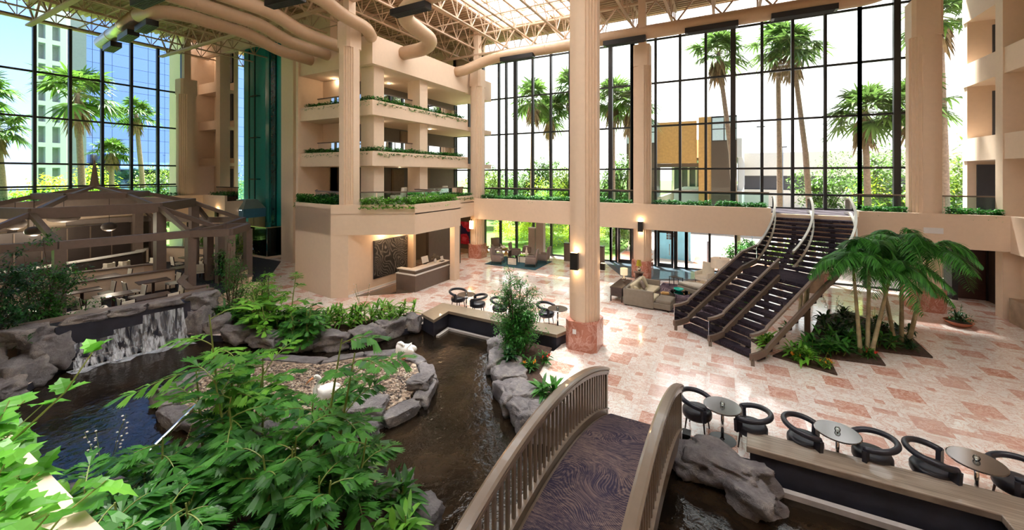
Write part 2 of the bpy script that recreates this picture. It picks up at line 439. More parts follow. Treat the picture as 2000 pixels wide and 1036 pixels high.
def slatwood():
    m,nt,bs,out=nodes('bench_wood'); v=coords(nt,'Object',(.6,30,1))
    n=noi(nt,v,1.5,6,.6,.2)
    c=ramp(nt,n,[(.35,(.17,.13,.10)),(.6,(.33,.27,.21))]); nt.links.new(c,bs.inputs['Base Color']); bs.inputs['Roughness'].default_value=.33
    bs.inputs['Coat Weight'].default_value=.3; bump(nt,n,.3,.01,bs); MAT['bench_wood']=m
slatwood()
def art():
    m,nt,bs,out=nodes('art_swirl'); v=coords(nt,'Object',(1,1,1))
    w=N(nt,'ShaderNodeTexWave',wave_type='RINGS',rings_direction='SPHERICAL'); w.inputs['Scale'].default_value=1.6
    w.inputs['Distortion'].default_value=3; w.inputs['Detail'].default_value=4; w.inputs['Detail Scale'].default_value=1.8
    wn=N(nt,'ShaderNodeTexNoise'); wn.inputs['Scale'].default_value=.8; wn.inputs['Detail'].default_value=1; nt.links.new(v,wn.inputs['Vector'])
    wv=N(nt,'ShaderNodeVectorMath',operation='MULTIPLY_ADD'); nt.links.new(wn.outputs['Color'],wv.inputs[0]); wv.inputs[1].default_value=(4,4,4); nt.links.new(v,wv.inputs[2]); nt.links.new(wv.outputs[0],w.inputs[0]); n=noi(nt,v,6,8,.75,.6)
    f=math_(nt,'MULTIPLY',w.outputs['Fac'],math_(nt,'ADD',n,.1))
    c=ramp(nt,f,[(.15,(.022,.02,.02)),(.45,(.07,.065,.06)),(.65,(.22,.21,.19)),(.8,(.33,.31,.27))])
    nt.links.new(c,bs.inputs['Base Color']); bs.inputs['Roughness'].default_value=.3; bump(nt,f,.4,.02,bs); MAT['art_swirl']=m
    m,nt,bs,out=nodes('art_flower'); v=coords(nt,'Object',(1,1,1))
    vo=N(nt,'ShaderNodeTexVoronoi'); vo.inputs['Scale'].default_value=1.15; nt.links.new(v,vo.inputs['Vector'])
    n=noi(nt,v,3.5,5,.6,.6); f=math_(nt,'ADD',vo.outputs['Distance'],math_(nt,'MULTIPLY',math_(nt,'SUBTRACT',n,.5),.5))
    c=ramp(nt,f,[(.12,(.75,.10,.16)),(.3,(.45,.01,.03)),(.42,(.62,.03,.08)),(.5,(.02,.015,.06)),(.8,(.03,.02,.10))])
    nt.links.new(c,bs.inputs['Base Color']); bs.inputs['Roughness'].default_value=.5; MAT['art_flower']=m
art()
def mirrorwall():
    m,nt,bs,out=nodes('mirror_facade'); v=coords(nt,'Object',(1,1,1))
    b=N(nt,'ShaderNodeTexBrick'); b.inputs['Scale'].default_value=1; b.offset=0; b.inputs['Brick Width'].default_value=2.2; b.inputs['Row Height'].default_value=1.9
    b.inputs['Mortar Size'].default_value=.03; b.inputs['Color1'].default_value=(.16,.28,.62,1); b.inputs['Color2'].default_value=(.14,.26,.58,1); b.inputs['Mortar'].default_value=(.04,.07,.13,1)
    mp=N(nt,'ShaderNodeMapping'); mp.inputs['Rotation'].default_value=(pi/2,0,pi/2)
    sp=N(nt,'ShaderNodeSeparateXYZ'); cb=N(nt,'ShaderNodeCombineXYZ'); nt.links.new(v,sp.inputs[0]); nt.links.new(sp.outputs[1],cb.inputs[0]); nt.links.new(sp.outputs[2],cb.inputs[1])
    nt.links.new(cb.outputs[0],b.inputs['Vector'])
    nt.links.new(b.outputs[0],bs.inputs['Base Color']); bs.inputs['Metallic'].default_value=1; bs.inputs['Roughness'].default_value=.03
    MAT['mirror_facade']=m
mirrorwall()
M=MAT
plain('amber_door',(.18,.11,.05),.5,var=.1)
# ================================================================== POOL / FLOOR OUTLINES
WZ=-.22
POOL=[(-17.9,4.3),(-17.35,7.2),(-15.4,8.0),(-13.6,8.35),(-12.0,9.05),(-11.2,9.75),(-10.75,11.0),(-10.3,12.05),(-9.6,12.0),(-9.7,12.9),(-4.9,12.75),
      (-4.95,12.2),(-6.35,11.6),(-6.1,10.7),(-5.1,9.6),(-4.2,8.5),(-3.3,8.9),(-2.5,9.3),(-.9,9.3),(.42,9.45),(4.2,9.5),(4.2,2.2),(-3.6,1.3),(-3.9,4.6),(-4.6,5.3),(-6.0,5.6),(-7.4,5.6),(-8.6,5.1),(-9.6,3.7),(-10.0,2.6),(-16.0,2.2),(-16.9,3.4)]
def holed(outer,holes,z):
    bm=bmesh.new(); es=[]
    for lp in [outer]+holes:
        vs=[bm.verts.new((x,y,z)) for x,y in lp]
        for i in range(len(vs)): es.append(bm.edges.new((vs[i],vs[(i+1)%len(vs)])))
    bmesh.ops.triangle_fill(bm,use_beauty=True,use_dissolve=False,edges=es,normal=(0,0,1))
    bm.normal_update()
    for f in bm.faces:
        if f.normal.z<0: f.normal_flip()
    mb=MB(); bm.verts.index_update()
    mb.v=[tuple(v.co) for v in bm.verts]; mb.f=[[v.index for v in f.verts] for f in bm.faces]; mb.m=[0]*len(mb.f); bm.free(); return mb
fl=holed([(-18.4,-6),(10.9,-6),(10.9,26.9),(-22,26.9),(-34.5,26.9),(-34.5,16),(-18.4,10)],[POOL],0)
struct('floor',fl,M['marble_floor'])
tf=MB(); tf.prism([(-36,-6),(-18.4,-6),(-18.4,4),(-17.9,7.4),(-18.4,10),(-26,16.2),(-36,16.2)],-.1,.03)
struct('floor_terrace',tf,M['carpet_navy'])
# pool wall liner and water
pl=MB()
n=len(POOL)
for i in range(n):
    a,b=POOL[i],POOL[(i+1)%n]; pl.add([(a[0],a[1],0),(b[0],b[1],0),(b[0],b[1],-.9),(a[0],a[1],-.9)],[(0,1,2,3)])
struct('wall_pool',pl,M['pool_liner'])
wm=MB(); wm.add([(x,y,WZ) for x,y in POOL],[tuple(range(n))]);
wm=holed(POOL,[],WZ)
solo('pond_water',wm,M['pond_water'],'dark rippling pond water filling the winding indoor basin','pond',kind='stuff',origin=(-8,7,WZ))
# ground outside
gr=MB()
gr.add([(-220,27.2,-.06),(220,27.2,-.06),(220,400,-.06),(-220,400,-.06)],[(0,1,2,3)])
gr.add([(-420,-200,-.06),(-36.2,-200,-.06),(-36.2,27.2,-.06),(-420,27.2,-.06)],[(0,1,2,3)])
struct('ground',gr,M['grass'])
pv=MB(); pv.box(-6.8,46,27.1,73.9,-.1,0.0); struct('floor_driveway',pv,M['asphalt'])
pv=MB(); pv.box(-6.6,-4.6,27.0,30.5,-.1,.03); pv.box(-1.8,2.6,27.0,31,-.1,.03); struct('floor_brick_path',pv,M['brick_path'])
# entry floor: blue-grey polished inlay with black border
en=MB(); en.prism([(-7.2,26.5),(-5.2,23.0),(-3.6,22.8),(-.9,24.2),(.6,26.5)],-.02,.006); struct('floor_entrance_border',en,M['charcoal'])
en=MB(); en.prism([(-6.8,26.5),(-5.0,23.3),(-3.6,23.1),(-1.1,24.45),(.1,26.5)],-.02,.012)
mt=plain('entry_stone',(.22,.30,.36),.06,var=.08,coat=.3); struct('floor_entrance',en,mt)

# ================================================================== SLABS / PARAPETS
s=MB(); s.box(-15.2,9.9,23.0,26.75,2.75,3.9); struct('wall_mezzanine_north',s,M['cream'])
def trough(name,x0,x1,y0,y1,z,axis='x',t=.14,h=.28):
    b=MB()
    if axis=='x':
        b.box(x0,x1,y0,y0+t,z-h,z); b.box(x0,x1,y1-t,y1,z-h,z)
    else:
        b.box(x0,x0+t,y0,y1,z-h,z); b.box(x1-t,x1,y0,y1,z-h,z)
    return b
p=MB(); p.box(-15.2,2.0,23.0,23.16,3.9,4.16); p.box(-15.2,2.0,23.8,23.9,3.9,4.1); p.box(1.86,2.0,23.16,23.8,3.9,4.16)
p.box(5.3,9.9,23.0,23.16,3.9,4.16); p.box(5.3,9.9,23.8,23.9,3.9,4.1); p.box(5.3,5.44,23.16,23.8,3.9,4.16)
struct('trim_1',p,M['cream'])
so=MB(); so.box(-15.2,1.86,23.16,23.8,3.9,4.06); so.box(5.44,9.9,23.16,23.8,3.9,4.06); struct('trim_soil_north',so,M['soil'])
mc=MB(); mc.box(-15.2,9.9,23.9,26.6,3.9,3.915); mc.box(2.02,5.28,23.3,23.9,3.9,3.915)
struct('floor_mezzanine',mc,M['mez_carpet'])
# east facade
e=MB(); e.box(9.9,12.6,-6,23.0,2.7,4.15); struct('wall_mezzanine_east',e,M['cream'])
for i,(z0,z1) in enumerate(((6.42,7.45),(9.86,10.9),(12.85,13.9))):
    e=MB(); e.box(9.9,10.1,-6,26.6,z0,z1)
    e.add([(9.9,-6,z1),(9.9,26.6,z1),(10.9,26.6,z1-.45),(10.9,-6,z1-.45)],[(0,3,2,1)]); e.box(10.1,12.6,-6,26.6,z0,z1-.5)
    struct('wall_east_parapet',e,M['cream'])
e=MB()
for y in (23.4,16.3,9.2,2.1): e.box(9.86,10.45,y,y+.5,0,16)
struct('wall_east_piers',e,M['cream'])
e=MB(); e.box(12.4,12.6,-6,26.9,0,16); struct('wall_east',e,M['cream'])
e=MB(); e.box(10.35,10.55,-6,23.4,0,2.7); struct('wall_east_lower',e,M['cream'])
for z in (4.15,7.1,10.4,13.4):
    e=MB(); e.box(12.3,12.39,24.3,25.4,z,z+2.2); e.box(12.3,12.39,18,19.2,z,z+2.2); struct('window_east_recess',e,M['charcoal'])
e=MB(); e.box(9.95,12.4,26.3,26.7,2.75,16); struct('wall_east_return',e,M['cream'])
for z,x0,x1,h in ((4.15,10.25,11.4,2.1),(7.2,10.75,11.3,2.4),(10.6,10.75,11.3,2.0),(13.6,10.75,11.3,1.8)):
    e=MB(); e.box(x0,x1,26.22,26.3,z,z+h); struct('window_east_opening',e,M['charcoal'])
# wainscot and display case low on the east wall
e=MB(); e.box(9.86,10.34,18.6,23.0,0,.95); struct('baseboard_east',e,M['wainscot'])
d=thing('display_case','glass display niche in the right wall above the brown dado','display case',(10.3,21.1,1.2))
b=MB(); b.box(-.04,.06,-1.0,1.0,0,.06); b.box(-.04,.06,-1.0,1.0,.94,1.0); b.box(-.04,.06,-1,-.94,.06,.94); b.box(-.04,.06,.94,1,.06,.94); part('frame',b,M['wainscot'],d)
b=MB(); b.box(-.02,.0,-.94,.94,.06,.94); part('pane',b,M['glass_dark'],d)
# door under east end (seen behind the palms)
d=thing('door_1',None,None,(10.1,26.45,0)); d['kind']='structure'
b=MB(); b.box(-.75,-.55,-.1,.1,0,2.74); b.box(.5,.6,-.1,.1,0,2.74); b.box(-.55,.5,-.1,.1,2.4,2.74); part('door_frame',b,M['black_metal'],d)
b=MB(); b.box(-.55,.5,-.03,.04,0,2.4)
for z in (.75,1.5): b.box(-.5,.45,-.045,-.03,z,z+.015)
part('door_leaf',b,M['door_brown'],d)
b=MB(); b.box(10.66,10.8,23.9,26.6,0,2.74); struct('wall_east_vestibule',b,M['dark_panel'])
# ---------------- reception block and central balcony tower
b=MB(); b.prism([(-19.5,12.9),(-16.25,12.5),(-15.6,12.95),(-15.6,17.0),(-21.5,17.0),(-21.5,14.4)],0,4.2); struct('wall_reception',b,M['cream'])
OV=[(-19.5,12.9),(-16.25,12.5),(-12.95,14.55),(-12.95,18.25),(-15.2,18.6),(-15.2,23.2),(-21.5,23.2),(-21.5,14.4)]
b=MB(); b.prism(OV,2.95,3.95); struct('wall_mezzanine_reception',b,M['cream'])
def inset_poly(poly,d):
    out=[];n=len(poly)
    A=sum(poly[i][0]*poly[(i+1)%n][1]-poly[(i+1)%n][0]*poly[i][1] for i in range(n)); sg=1 if A>0 else -1
    for i in range(n):
        p=V(poly[i]);a=V(poly[i-1]);c=V(poly[(i+1)%n])
        u=(p-a).normalized();w=(c-p).normalized()
        nu=V((-u.y,u.x))*sg;nw=V((-w.y,w.x))*sg; m=(nu+nw); m=m/max(.3,m.dot(nu))
        q=p+m*d; out.append((q.x,q.y))
    return out
def ringprism(mb,pts,d,z0,z1):
    # strip along an open polyline, thickness d to the left
    n=len(pts)
    L=[]
    for i in range(n):
        p=V(pts[i]); a=V(pts[max(i-1,0)]); c=V(pts[min(i+1,n-1)])
        u=(p-a).normalized() if i else (c-p).normalized(); w=(c-p).normalized() if i<n-1 else u
        nu=V((-u.y,u.x));nw=V((-w.y,w.x)); m=nu+nw; m=m/max(.3,m.dot(nu)); L.append(p+m*d)
    for i in range(n-1):
        a,b_=V(pts[i]),V(pts[i+1]); mb.prism([tuple(a),tuple(b_),tuple(L[i+1]),tuple(L[i])],z0,z1)
b=MB(); ln=[OV[7],OV[0],OV[1],OV[2],OV[3],OV[4],(-15.2,23.0)]
ringprism(b,ln,.15,3.9,4.37); struct('trim_2',b,M['cream'])
b=MB(); lni=[(-20.6,14.9),(-19.2,13.75),(-16.45,13.4),(-13.9,15.05),(-13.85,17.6),(-16.0,18.0),(-16.0,23.0)]
b.prism([(-19.4,13.1),(-16.3,12.75),(-13.15,14.7),(-13.15,18.1),(-15.4,18.45),(-15.4,23.0)]+lni[::-1],3.9,4.22); struct('trim_soil_reception',b,M['soil'])
b=MB(); b.prism([(-20.6,14.9),(-19.2,13.75),(-16.45,13.4),(-13.9,15.05),(-13.85,17.6),(-16.0,18.0),(-16.0,23.0),(-21.5,23),(-21.5,15)],3.9,3.97); struct('floor_mezzanine_lounge',b,M['mez_carpet'])
# balcony slabs
for z0,z1,zf in ((6.24,7.0,6.55),(8.84,9.6,9.15)):
    b=MB(); b.box(-21.5,-15.7,14.5,23.0,z0,zf); b.box(-15.86,-15.7,14.5,23.0,zf,z1); b.box(-21.5,-15.86,14.5,14.66,zf,z1)
    struct('wall_balcony_parapet',b,M['cream'])
    b=MB(); b.box(-16.35,-15.86,14.66,23,zf,z1-.1); b.box(-21.5,-16.35,14.66,15.15,zf,z1-.1); struct('trim_soil_balcony',b,M['soil'])
b=MB(); b.box(-21.5,-15.7,14.5,23.0,11.43,12.9); struct('wall_balcony_fascia',b,M['cream'])
b=MB()
for y in (14.87,18.4): b.box(-16.95,-16.0,y,y+.7,3.95,11.43)
struct('wall_balcony_columns',b,M['cream'])
b=MB(); b.box(-19.6,-19.4,17.0,26.9,3.95,11.43); b.box(-21.5,-19.6,17.0,17.2,3.95,11.43); struct('wall_balcony_back',b,M['taupe_wall'])
b=MB()
for z0,z1 in ((6.24,6.55),(8.84,9.15),(11.43,12.9)): b.box(-19.4,-15.95,23.0,26.55,z0,z1)
struct('wall_balcony_link',b,M['cream'])
b=MB(); b.box(-38,-19.4,26.7,26.9,0,16.3); b.box(-19.4,-16.7,26.62,26.9,12.9,16.3); struct('wall_north_upper',b,M['cream'])
b=MB(); b.box(-37.5,-37.3,14.85,17.6,0,16.3); b.box(-37.5,-35.3,14.66,14.85,0,16.3); struct('wall_west_return',b,M['cream'])
for k,(y,z) in enumerate(((19.6,4.0),(22.3,4.0),(20.4,6.6))):
    b=MB(); b.box(-19.38,-19.3,y,y+.95,z,z+2.05); b.box(-19.4,-19.33,y-.1,y+1.05,z,z+2.15); struct('door_%d'%(11+k),b,M['amber_door'])
b=MB(); b.box(-21.7,-21.5,14.4,17,0,13.2); b.box(-21.5,-19.6,16.0,17.0,7.0,11.4); struct('wall_balcony_side',b,M['cream'])
# tall pier left of the balconies
b=MB(); b.box(-26.45,-21.5,16.5,17.0,0,16); b.box(-25.15,-24.85,16.3,16.5,0,16); struct('wall_pier',b,M['cream'])
d=thing('door_2',None,None,(-24.3,16.47,0)); d['kind']='structure'
b=MB(); b.box(-.5,.5,0,.03,0,2.3); part('door_leaf',b,M['cream'],d)
# behind reception: recess, columns, back wall
b=MB(); b.box(-18.6,-18.4,17.0,24.5,0,2.95); b.box(-15.62,-15.5,19.0,19.1,0,2.9); struct('wall_reception_back',b,M['taupe_wall'])
b=MB(); b.box(-15.45,-15.25,18.3,21.5,0,2.95); struct('wall_reception_panel',b,M['shade_brown'])
b=MB(); b.box(-15.6,-15.2,16.95,17.15,0,2.95); b.box(-13.3,-12.98,17.75,18.2,0,2.95); struct('wall_reception_posts',b,M['cream'])
b=MB(); b.box(-22,-16.5,24.5,24.7,0,3.9); struct('wall_gallery',b,M['taupe_wall'])
b=MB(); b.box(-21.5,-15.2,23.2,27,2.9,3.95); struct('wall_gallery_ceiling',b,M['cream'])
b=MB(); b.box(-15.6,-15.56,12.95,17,0,.12); struct('baseboard_reception',b,M['white_paint'])
b=MB(); b.box(-18.4,-16.5,24.44,24.5,0,.3); struct('baseboard_gallery',b,M['wainscot'])
b=MB(); b.prism([(-15.5,13.2),(-13.5,15.0),(-13.5,17.8),(-15.5,17.8)],-.01,.008); struct('floor_reception',b,plain('dark_stone',(.12,.09,.07),.1,coat=.3))
# ---------------- west mezzanine
b=MB(); b.prism([(-36,-6),(-34,-6),(-34,15.3),(-31.0,15.3),(-31.0,16.5),(-36,16.5)],2.6,3.9); struct('wall_mezzanine_west',b,M['cream'])
b=MB(); b.box(-34.15,-34,-6,15.3,3.9,4.3); b.box(-34,-31.0,15.3,15.45,3.9,4.3); struct('trim_3',b,M['cream'])
b=MB(); b.box(-34.75,-34.15,-6,15.45,3.9,4.2); b.box(-34.15,-31.1,15.45,16.1,3.9,4.2); struct('trim_soil_west',b,M['soil'])
# north-west facade with stacked balconies
b=MB(); b.box(-34.3,-33.7,16.3,17.0,0,16.2); b.box(-38,-34.3,17.6,17.9,0,16.3); b.box(-34.3,-26.4,19.0,19.2,0,16.3); struct('wall_northwest',b,M['cream'])
for z0,z1 in ((6.46,7.07),(9.29,10.0),(12.2,13.0)):
    b=MB(); b.box(-37.4,-34.3,16.5,17.6,z0,z0+.25); b.box(-37.4,-34.3,16.5,16.65,z0+.25,z1)
    b.add([(-37.4,16.65,z1),(-34.3,16.65,z1),(-34.3,17.3,z1-.3),(-37.4,17.3,z1-.3)],[(0,1,2,3)]); struct('wall_northwest_parapet',b,M['cream'])
for z in (3.95,7.1,10.1,13.1):
    b=MB(); b.box(-35.0,-34.4,17.5,17.6,z,z+2.3); struct('window_northwest_recess',b,M['charcoal'])
b=MB(); b.box(-38,-26.5,16.4,16.9,15.1,16.3); b.box(-34,-26,16.35,16.45,15.0,15.4); struct('trim_4',b,M['cream'])
# elevator shaft back wall in teal panels
b=MB(); b.box(-33.7,-26.4,18.0,18.3,0,15.8); struct('wall_elevator',b,M['teal_wall'])
b=MB(); b.box(-26.55,-26.42,16.9,18,0,15.8); struct('wall_elevator_sides',b,M['teal_dark'])
b=MB(); b.box(-30.55,-30.1,17.85,18.0,2.2,15.5); struct('trim_5',b,M['teal_light'])
b=MB(); b.box(-29.95,-29.4,17.9,18,0,15.6); b.box(-28.2,-26.5,17.9,18,0,15.6); struct('trim_6',b,M['teal_dark'])
# south and roof shell (behind the camera)
b=MB(); b.box(-36,12.6,-6.3,-6,0,16); struct('wall_south',b,M['cream'])
# camera side parapet of the mezzanine
b=MB(); b.box(-9,9,.42,.67,3.3,4.32); b.box(-9,9,-.35,-.2,3.3,4.3); b.box(-9,9,-6,.67,3.3,3.9); struct('trim_7',b,M['cream'])
b=MB(); b.box(-9,9,-.2,.42,3.9,4.24); struct('trim_soil_south',b,M['soil'])

# ================================================================== CURTAIN WALLS
TZ=[4.7,6.14,8.85,11.58,14.34]
def curtain(name,axis,pos,m,zb,zt,trans,pitch_w=.14,depth=.18,deep=()):
    w=thing(name,None,None,((m[0]+m[-1])/2,pos,zb) if axis=='x' else (pos,(m[0]+m[-1])/2,zb)); w['kind']='structure'
    L=w.location; f=MB(); g=MB()
    for i,a in enumerate(m):
        ww=pitch_w*(1.9 if i in deep else 1)
        if axis=='x': f.box(a-ww/2,a+ww/2,pos-depth,pos+.05,zb,zt)
        else: f.box(pos-.05,pos+depth,a-ww/2,a+ww/2,zb,zt)
    for z in list(trans)+[zb+.04,zt-.04]:
        if axis=='x': f.box(m[0],m[-1],pos-.07,pos+.04,z-.055,z+.055)
        else: f.box(pos-.04,pos+.07,m[0],m[-1],z-.055,z+.055)
    part('window_frame',f,M['dark_mullion'],w,local=False)
    if axis=='x': g.box(m[0],m[-1],pos+.0,pos+.012,zb,zt)
    else: g.box(pos-.012,pos,m[0],m[-1],zb,zt)
    part('pane',g,M['glass_window'],w,local=False); return w
XN=[-16.66+1.425*i for i in range(19)]
curtain('window_1','x',26.6,[-19.4,-18.0]+XN[0:2]+[-14.6]+XN[2:9],3.9,15.3,TZ,deep=(5,10))
curtain('window_2','x',26.6,XN[8:17],3.9,15.3,TZ,deep=(0,4))
curtain('window_3','x',26.6,XN[16:],3.9,15.3,TZ,deep=(1,))
YW=[-4.0+1.432*i for i in range(14)]
curtain('window_4','y',-35.5,YW[:8],3.9,14.9,[5.08,6.43,9.16,11.8],deep=(7,))
curtain('window_5','y',-35.5,YW[7:],3.9,14.9,[5.08,6.43,9.16,11.8])
curtain('window_6','y',-35.5,[2.0,3.6,5.2,6.8,8.4,10,11.6,13.2,14.9],0.0,2.6,[])
# ground floor glazing
XG=[-16.5,-15.1,-13.72,-12.32,-10.91,-9.5,-8.08,-6.66]
curtain('window_7','x',26.6,XG,0,2.75,[],pitch_w=.14)
curtain('window_8','x',26.6,[-6.66,-6.3],0,2.75,[],pitch_w=.1)
curtain('window_9','x',26.6,[-2.05,-.78,.58,2.04,3.49,4.91,6.34,7.76,9.4],0,2.75,[],pitch_w=.12)
b=MB(); b.box(9.3,9.5,25.9,26.7,0,2.75); struct('trim_8',b,M['dark_mullion'])
# entrance doors
def door(name,x0,x1,zt,extra=None):
    d=thing(name,None,None,((x0+x1)/2,26.5,0)); d['kind']='structure'
    f=MB(); f.box(x0-.1,x0,26.35,26.65,0,2.75); f.box(x1,x1+.1,26.35,26.65,0,2.75); f.box(x0,x1,26.35,26.65,zt+.02,2.75); part('door_frame',f,M['black_metal'],d,local=False)
    f=MB(); x0+=.03;x1-=.03
    f.box(x0,x0+.13,26.42,26.48,.02,zt); f.box(x1-.13,x1,26.42,26.48,.02,zt); f.box(x0+.13,x1-.13,26.42,26.48,.02,.25); f.box(x0+.13,x1-.13,26.42,26.48,zt-.14,zt); lf=part('door_leaf',f,M['black_metal'],d,local=False)
    f=MB(); f.box(x0+.13,x1-.13,26.445,26.455,.25,zt-.14); part('pane',f,M['glass_window'],lf,local=False)
    f=MB(); f.box(x1-.24,x1-.2,26.36,26.42,.8,1.5); part('door_handle',f,M['chrome'],lf,local=False)
    return d
door('door_3',-6.2,-5.25,2.35); door('door_4',-3.75,-2.75,2.3)
curtain('window_10','x',26.6,[-5.15,-3.85],0,2.75,[2.35],pitch_w=.1)
curtain('window_11','x',26.6,[-2.65,-2.05],0,2.75,[2.35],pitch_w=.18)
# ================================================================== CEILING
SK=[(-14.2,-7.3,12.5,24.7),(-14.2,-4.0,0.0,8.5),(0.0,9.0,1.0,9.5)]  # first skylight is in view; the other two are unseen, added for fill light
dk=MB(); zc=16.0
ys=sorted({-6.,26.9}|{y for k in SK for y in k[2:]})
def deck(y0,y1,xs0,xs1):
    # corrugated deck, ridges along x
    n=max(1,int(round((y1-y0)/.30))); st=(y1-y0)/n; vs=[];fs=[]
    for i in range(n):
        y=y0+i*st
        for yy,z in ((y,zc),(y+st*.42,zc),(y+st*.5,zc+.09),(y+st*.92,zc+.09)):
            vs+= [(xs0,yy,z),(xs1,yy,z)]
    vs+=[(xs0,y1,zc),(xs1,y1,zc)]
    for i in range(len(vs)//2-1): fs.append((2*i,2*i+1,2*i+3,2*i+2))
    dk.add(vs,fs)
for y0,y1 in zip(ys,ys[1:]):
    cuts=sorted([(k[0],k[1]) for k in SK if k[2]<=y0+.01 and k[3]>=y1-.01]); x=-36.5
    for c0,c1 in cuts:
        deck(y0,y1,x,c0); x=c1
    deck(y0,y1,x,12.6)
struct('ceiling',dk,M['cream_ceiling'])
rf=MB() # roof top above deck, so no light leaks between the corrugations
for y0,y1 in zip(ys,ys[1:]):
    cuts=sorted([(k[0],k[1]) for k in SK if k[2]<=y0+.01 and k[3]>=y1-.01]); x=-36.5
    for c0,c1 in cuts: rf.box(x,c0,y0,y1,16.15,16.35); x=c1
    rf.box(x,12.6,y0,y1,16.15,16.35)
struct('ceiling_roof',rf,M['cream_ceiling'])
for i,(x0,x1,y0,y1) in enumerate(SK):
    w=thing('window_%d'%(12+i),None,None,((x0+x1)/2,(y0+y1)/2,16.3)); w['kind']='structure'  # after the first, these roof openings are added only to let in light
    f=MB(); 
    for x in [x0+(x1-x0)*k/5 for k in range(6)]: f.box(x-.05,x+.05,y0,y1,16.2,16.4)
    for y in [y0+(y1-y0)*k/6 for k in range(7)]: f.box(x0,x1,y-.04,y+.04,16.2,16.36)
    part('window_frame',f,M['cream_duct'],w,local=False)
    g=MB(); g.box(x0,x1,y0,y1,16.4,16.43)
    mt=MAT.get('skylight_panel')
    if not mt:
        mt,nt,bs,out=nodes('skylight_panel'); MAT['skylight_panel']=mt; nt.nodes.remove(bs)
        t=N(nt,'ShaderNodeBsdfTransparent'); t.inputs[0].default_value=(.85,.85,.85,1); q=N(nt,'ShaderNodeBsdfTranslucent'); q.inputs[0].default_value=(.95,.95,.95,1)
        mx=N(nt,'ShaderNodeMixShader'); mx.inputs[0].default_value=.55; nt.links.new(t.outputs[0],mx.inputs[1]); nt.links.new(q.outputs[0],mx.inputs[2]); nt.links.new(mx.outputs[0],out.inputs[0])
    part('pane',g,mt,w,local=False)
# bright clerestory gap edge beam over the glazing
b=MB(); b.box(-16.7,9.9,26.45,26.7,14.95,15.12); struct('trim_9',b,M['cream'])
b=MB(); b.box(-35.6,-35.4,-5.5,16.4,14.7,14.85); struct('trim_10',b,M['cream'])
# joists along y
def joist(y0,y1,zb=14.55,zt=15.85,pan=1.42):
    r=thing('roof_joist','cream open web steel joist under the corrugated roof deck','roof joist',(0,(y0+y1)/2,zb),0,'parallel roof joists under the deck')
    b=MB(); b.box(-.07,.07,y0,y1,zb,zb+.07); part('bottom_chord',b,M['truss_paint'],r,local=False)
    b=MB(); b.box(-.07,.07,y0,y1,zt-.07,zt+.1); part('top_chord',b,M['truss_paint'],r,local=False)
    b=MB(); n=int((y1-y0)/pan); st=(y1-y0)/n
    for i in range(n):
        y=y0+i*st; b.bar((0,y,zt-.04),(0,y+st/2,zb+.04),.045); b.bar((0,y+st/2,zb+.04),(0,y+st,zt-.04),.045); b.bar((0,y+st/2,zb+.04),(0,y+st/2,zt-.04),.03)
    part('web',b,M['truss_paint'],r,local=False); return r
j0=joist(1.5,26.5); j0.location.x=-34.6
x=-34.6+2.13
while x<9.8:
    dup(j0,(x,j0.location.y,j0.location.z)); x+=2.13
# girders along x on the pillar lines
def girder(name,label,x0,x1,y,zb=14.1,zt=15.6,pan=2.13):
    r=thing(name,label,'girder',((x0+x1)/2,y,zb))
    b=MB(); b.box(x0,x1,y-.12,y+.12,zb,zb+.1); part('bottom_chord',b,M['truss_paint'],r,local=False)
    b=MB(); b.box(x0,x1,y-.12,y+.12,zt-.1,zt); part('top_chord',b,M['truss_paint'],r,local=False)
    b=MB(); n=int((x1-x0)/pan); st=(x1-x0)/n
    for i in range(n):
        q=x0+i*st; b.bar((q,y,zt-.06),(q+st/2,y,zb+.06),.08); b.bar((q+st/2,y,zb+.06),(q+st,y,zt-.06),.08)
    part('web',b,M['truss_paint'],r,local=False)
girder('roof_girder','long cream truss girder crossing above the pillar on the reception block',-35.3,9.8,13.3)
girder('roof_girder','cream truss girder running beside the glass wall above the back pillars',-35.3 if False else -21,9.8,23.5)
girder('roof_girder','truss girder nearest the left glass wall over the pavilion',-35.3,-22,7.2,14.3)
# cross bridging rods under the deck
for k,(y,z) in enumerate(((16.0,14.62),(19.0,14.62),(9.0,14.62),(21.3,15.2),(11.0,15.2))):
    b=MB(); b.box(-35,9.7,y-.03,y+.03,z,z+.05)
    solo('bridging_rod',b,M['truss_paint'],'thin cream bridging rod tying the roof joists together','bridging rod','bridging rods across the joists')
# ducts
def arc_pts(pts,rad,n=6):
    pts=[V(p) for p in pts]; out=[pts[0]]
    for i in range(1,len(pts)-1):
        a=(pts[i-1]-pts[i]);b=(pts[i+1]-pts[i]); d=min(rad,a.length*.45,b.length*.45); a.normalize();b.normalize()
        p0=pts[i]+a*d;p1=pts[i]+b*d
        for k in range(n+1):
            t=k/n; out.append(p0*(1-t)**2+pts[i]*2*t*(1-t)+p1*t*t)
    out.append(pts[-1]); return out
def duct(label,pts,r,mat='cream_duct',rad=.9,rings=True,group=None):
    d=thing('air_duct',label,'duct',pts[0],0,group); P=arc_pts(pts,rad)
    b=MB(); b.tube(P,r,20); part('duct_body',b,M[mat],d,local=False,smooth=True)
    if rings:
        b=MB(); acc=0
        for i in range(len(P)-1):
            L=(P[i+1]-P[i]).length
            if L>2:
                k=int(L/2.2)
                for q in range(1,k+1):
                    c=P[i].lerp(P[i+1],q/(k+1)); e=(P[i+1]-P[i]).normalized()*.03; b.tube([c-e,c+e],r*1.035,20)
        if b.v: part('seam_band',b,M[mat],d,local=False,smooth=False)
    return d
duct('leftmost fat cream duct dropping into the fascia beside the elevator wall',[(-20.5,14.55,12.2),(-20.5,12.6,12.25),(-20.6,11.3,12.7),(-20.6,8.1,12.7),(-22.5,7.7,12.7)],.28,rad=.8)
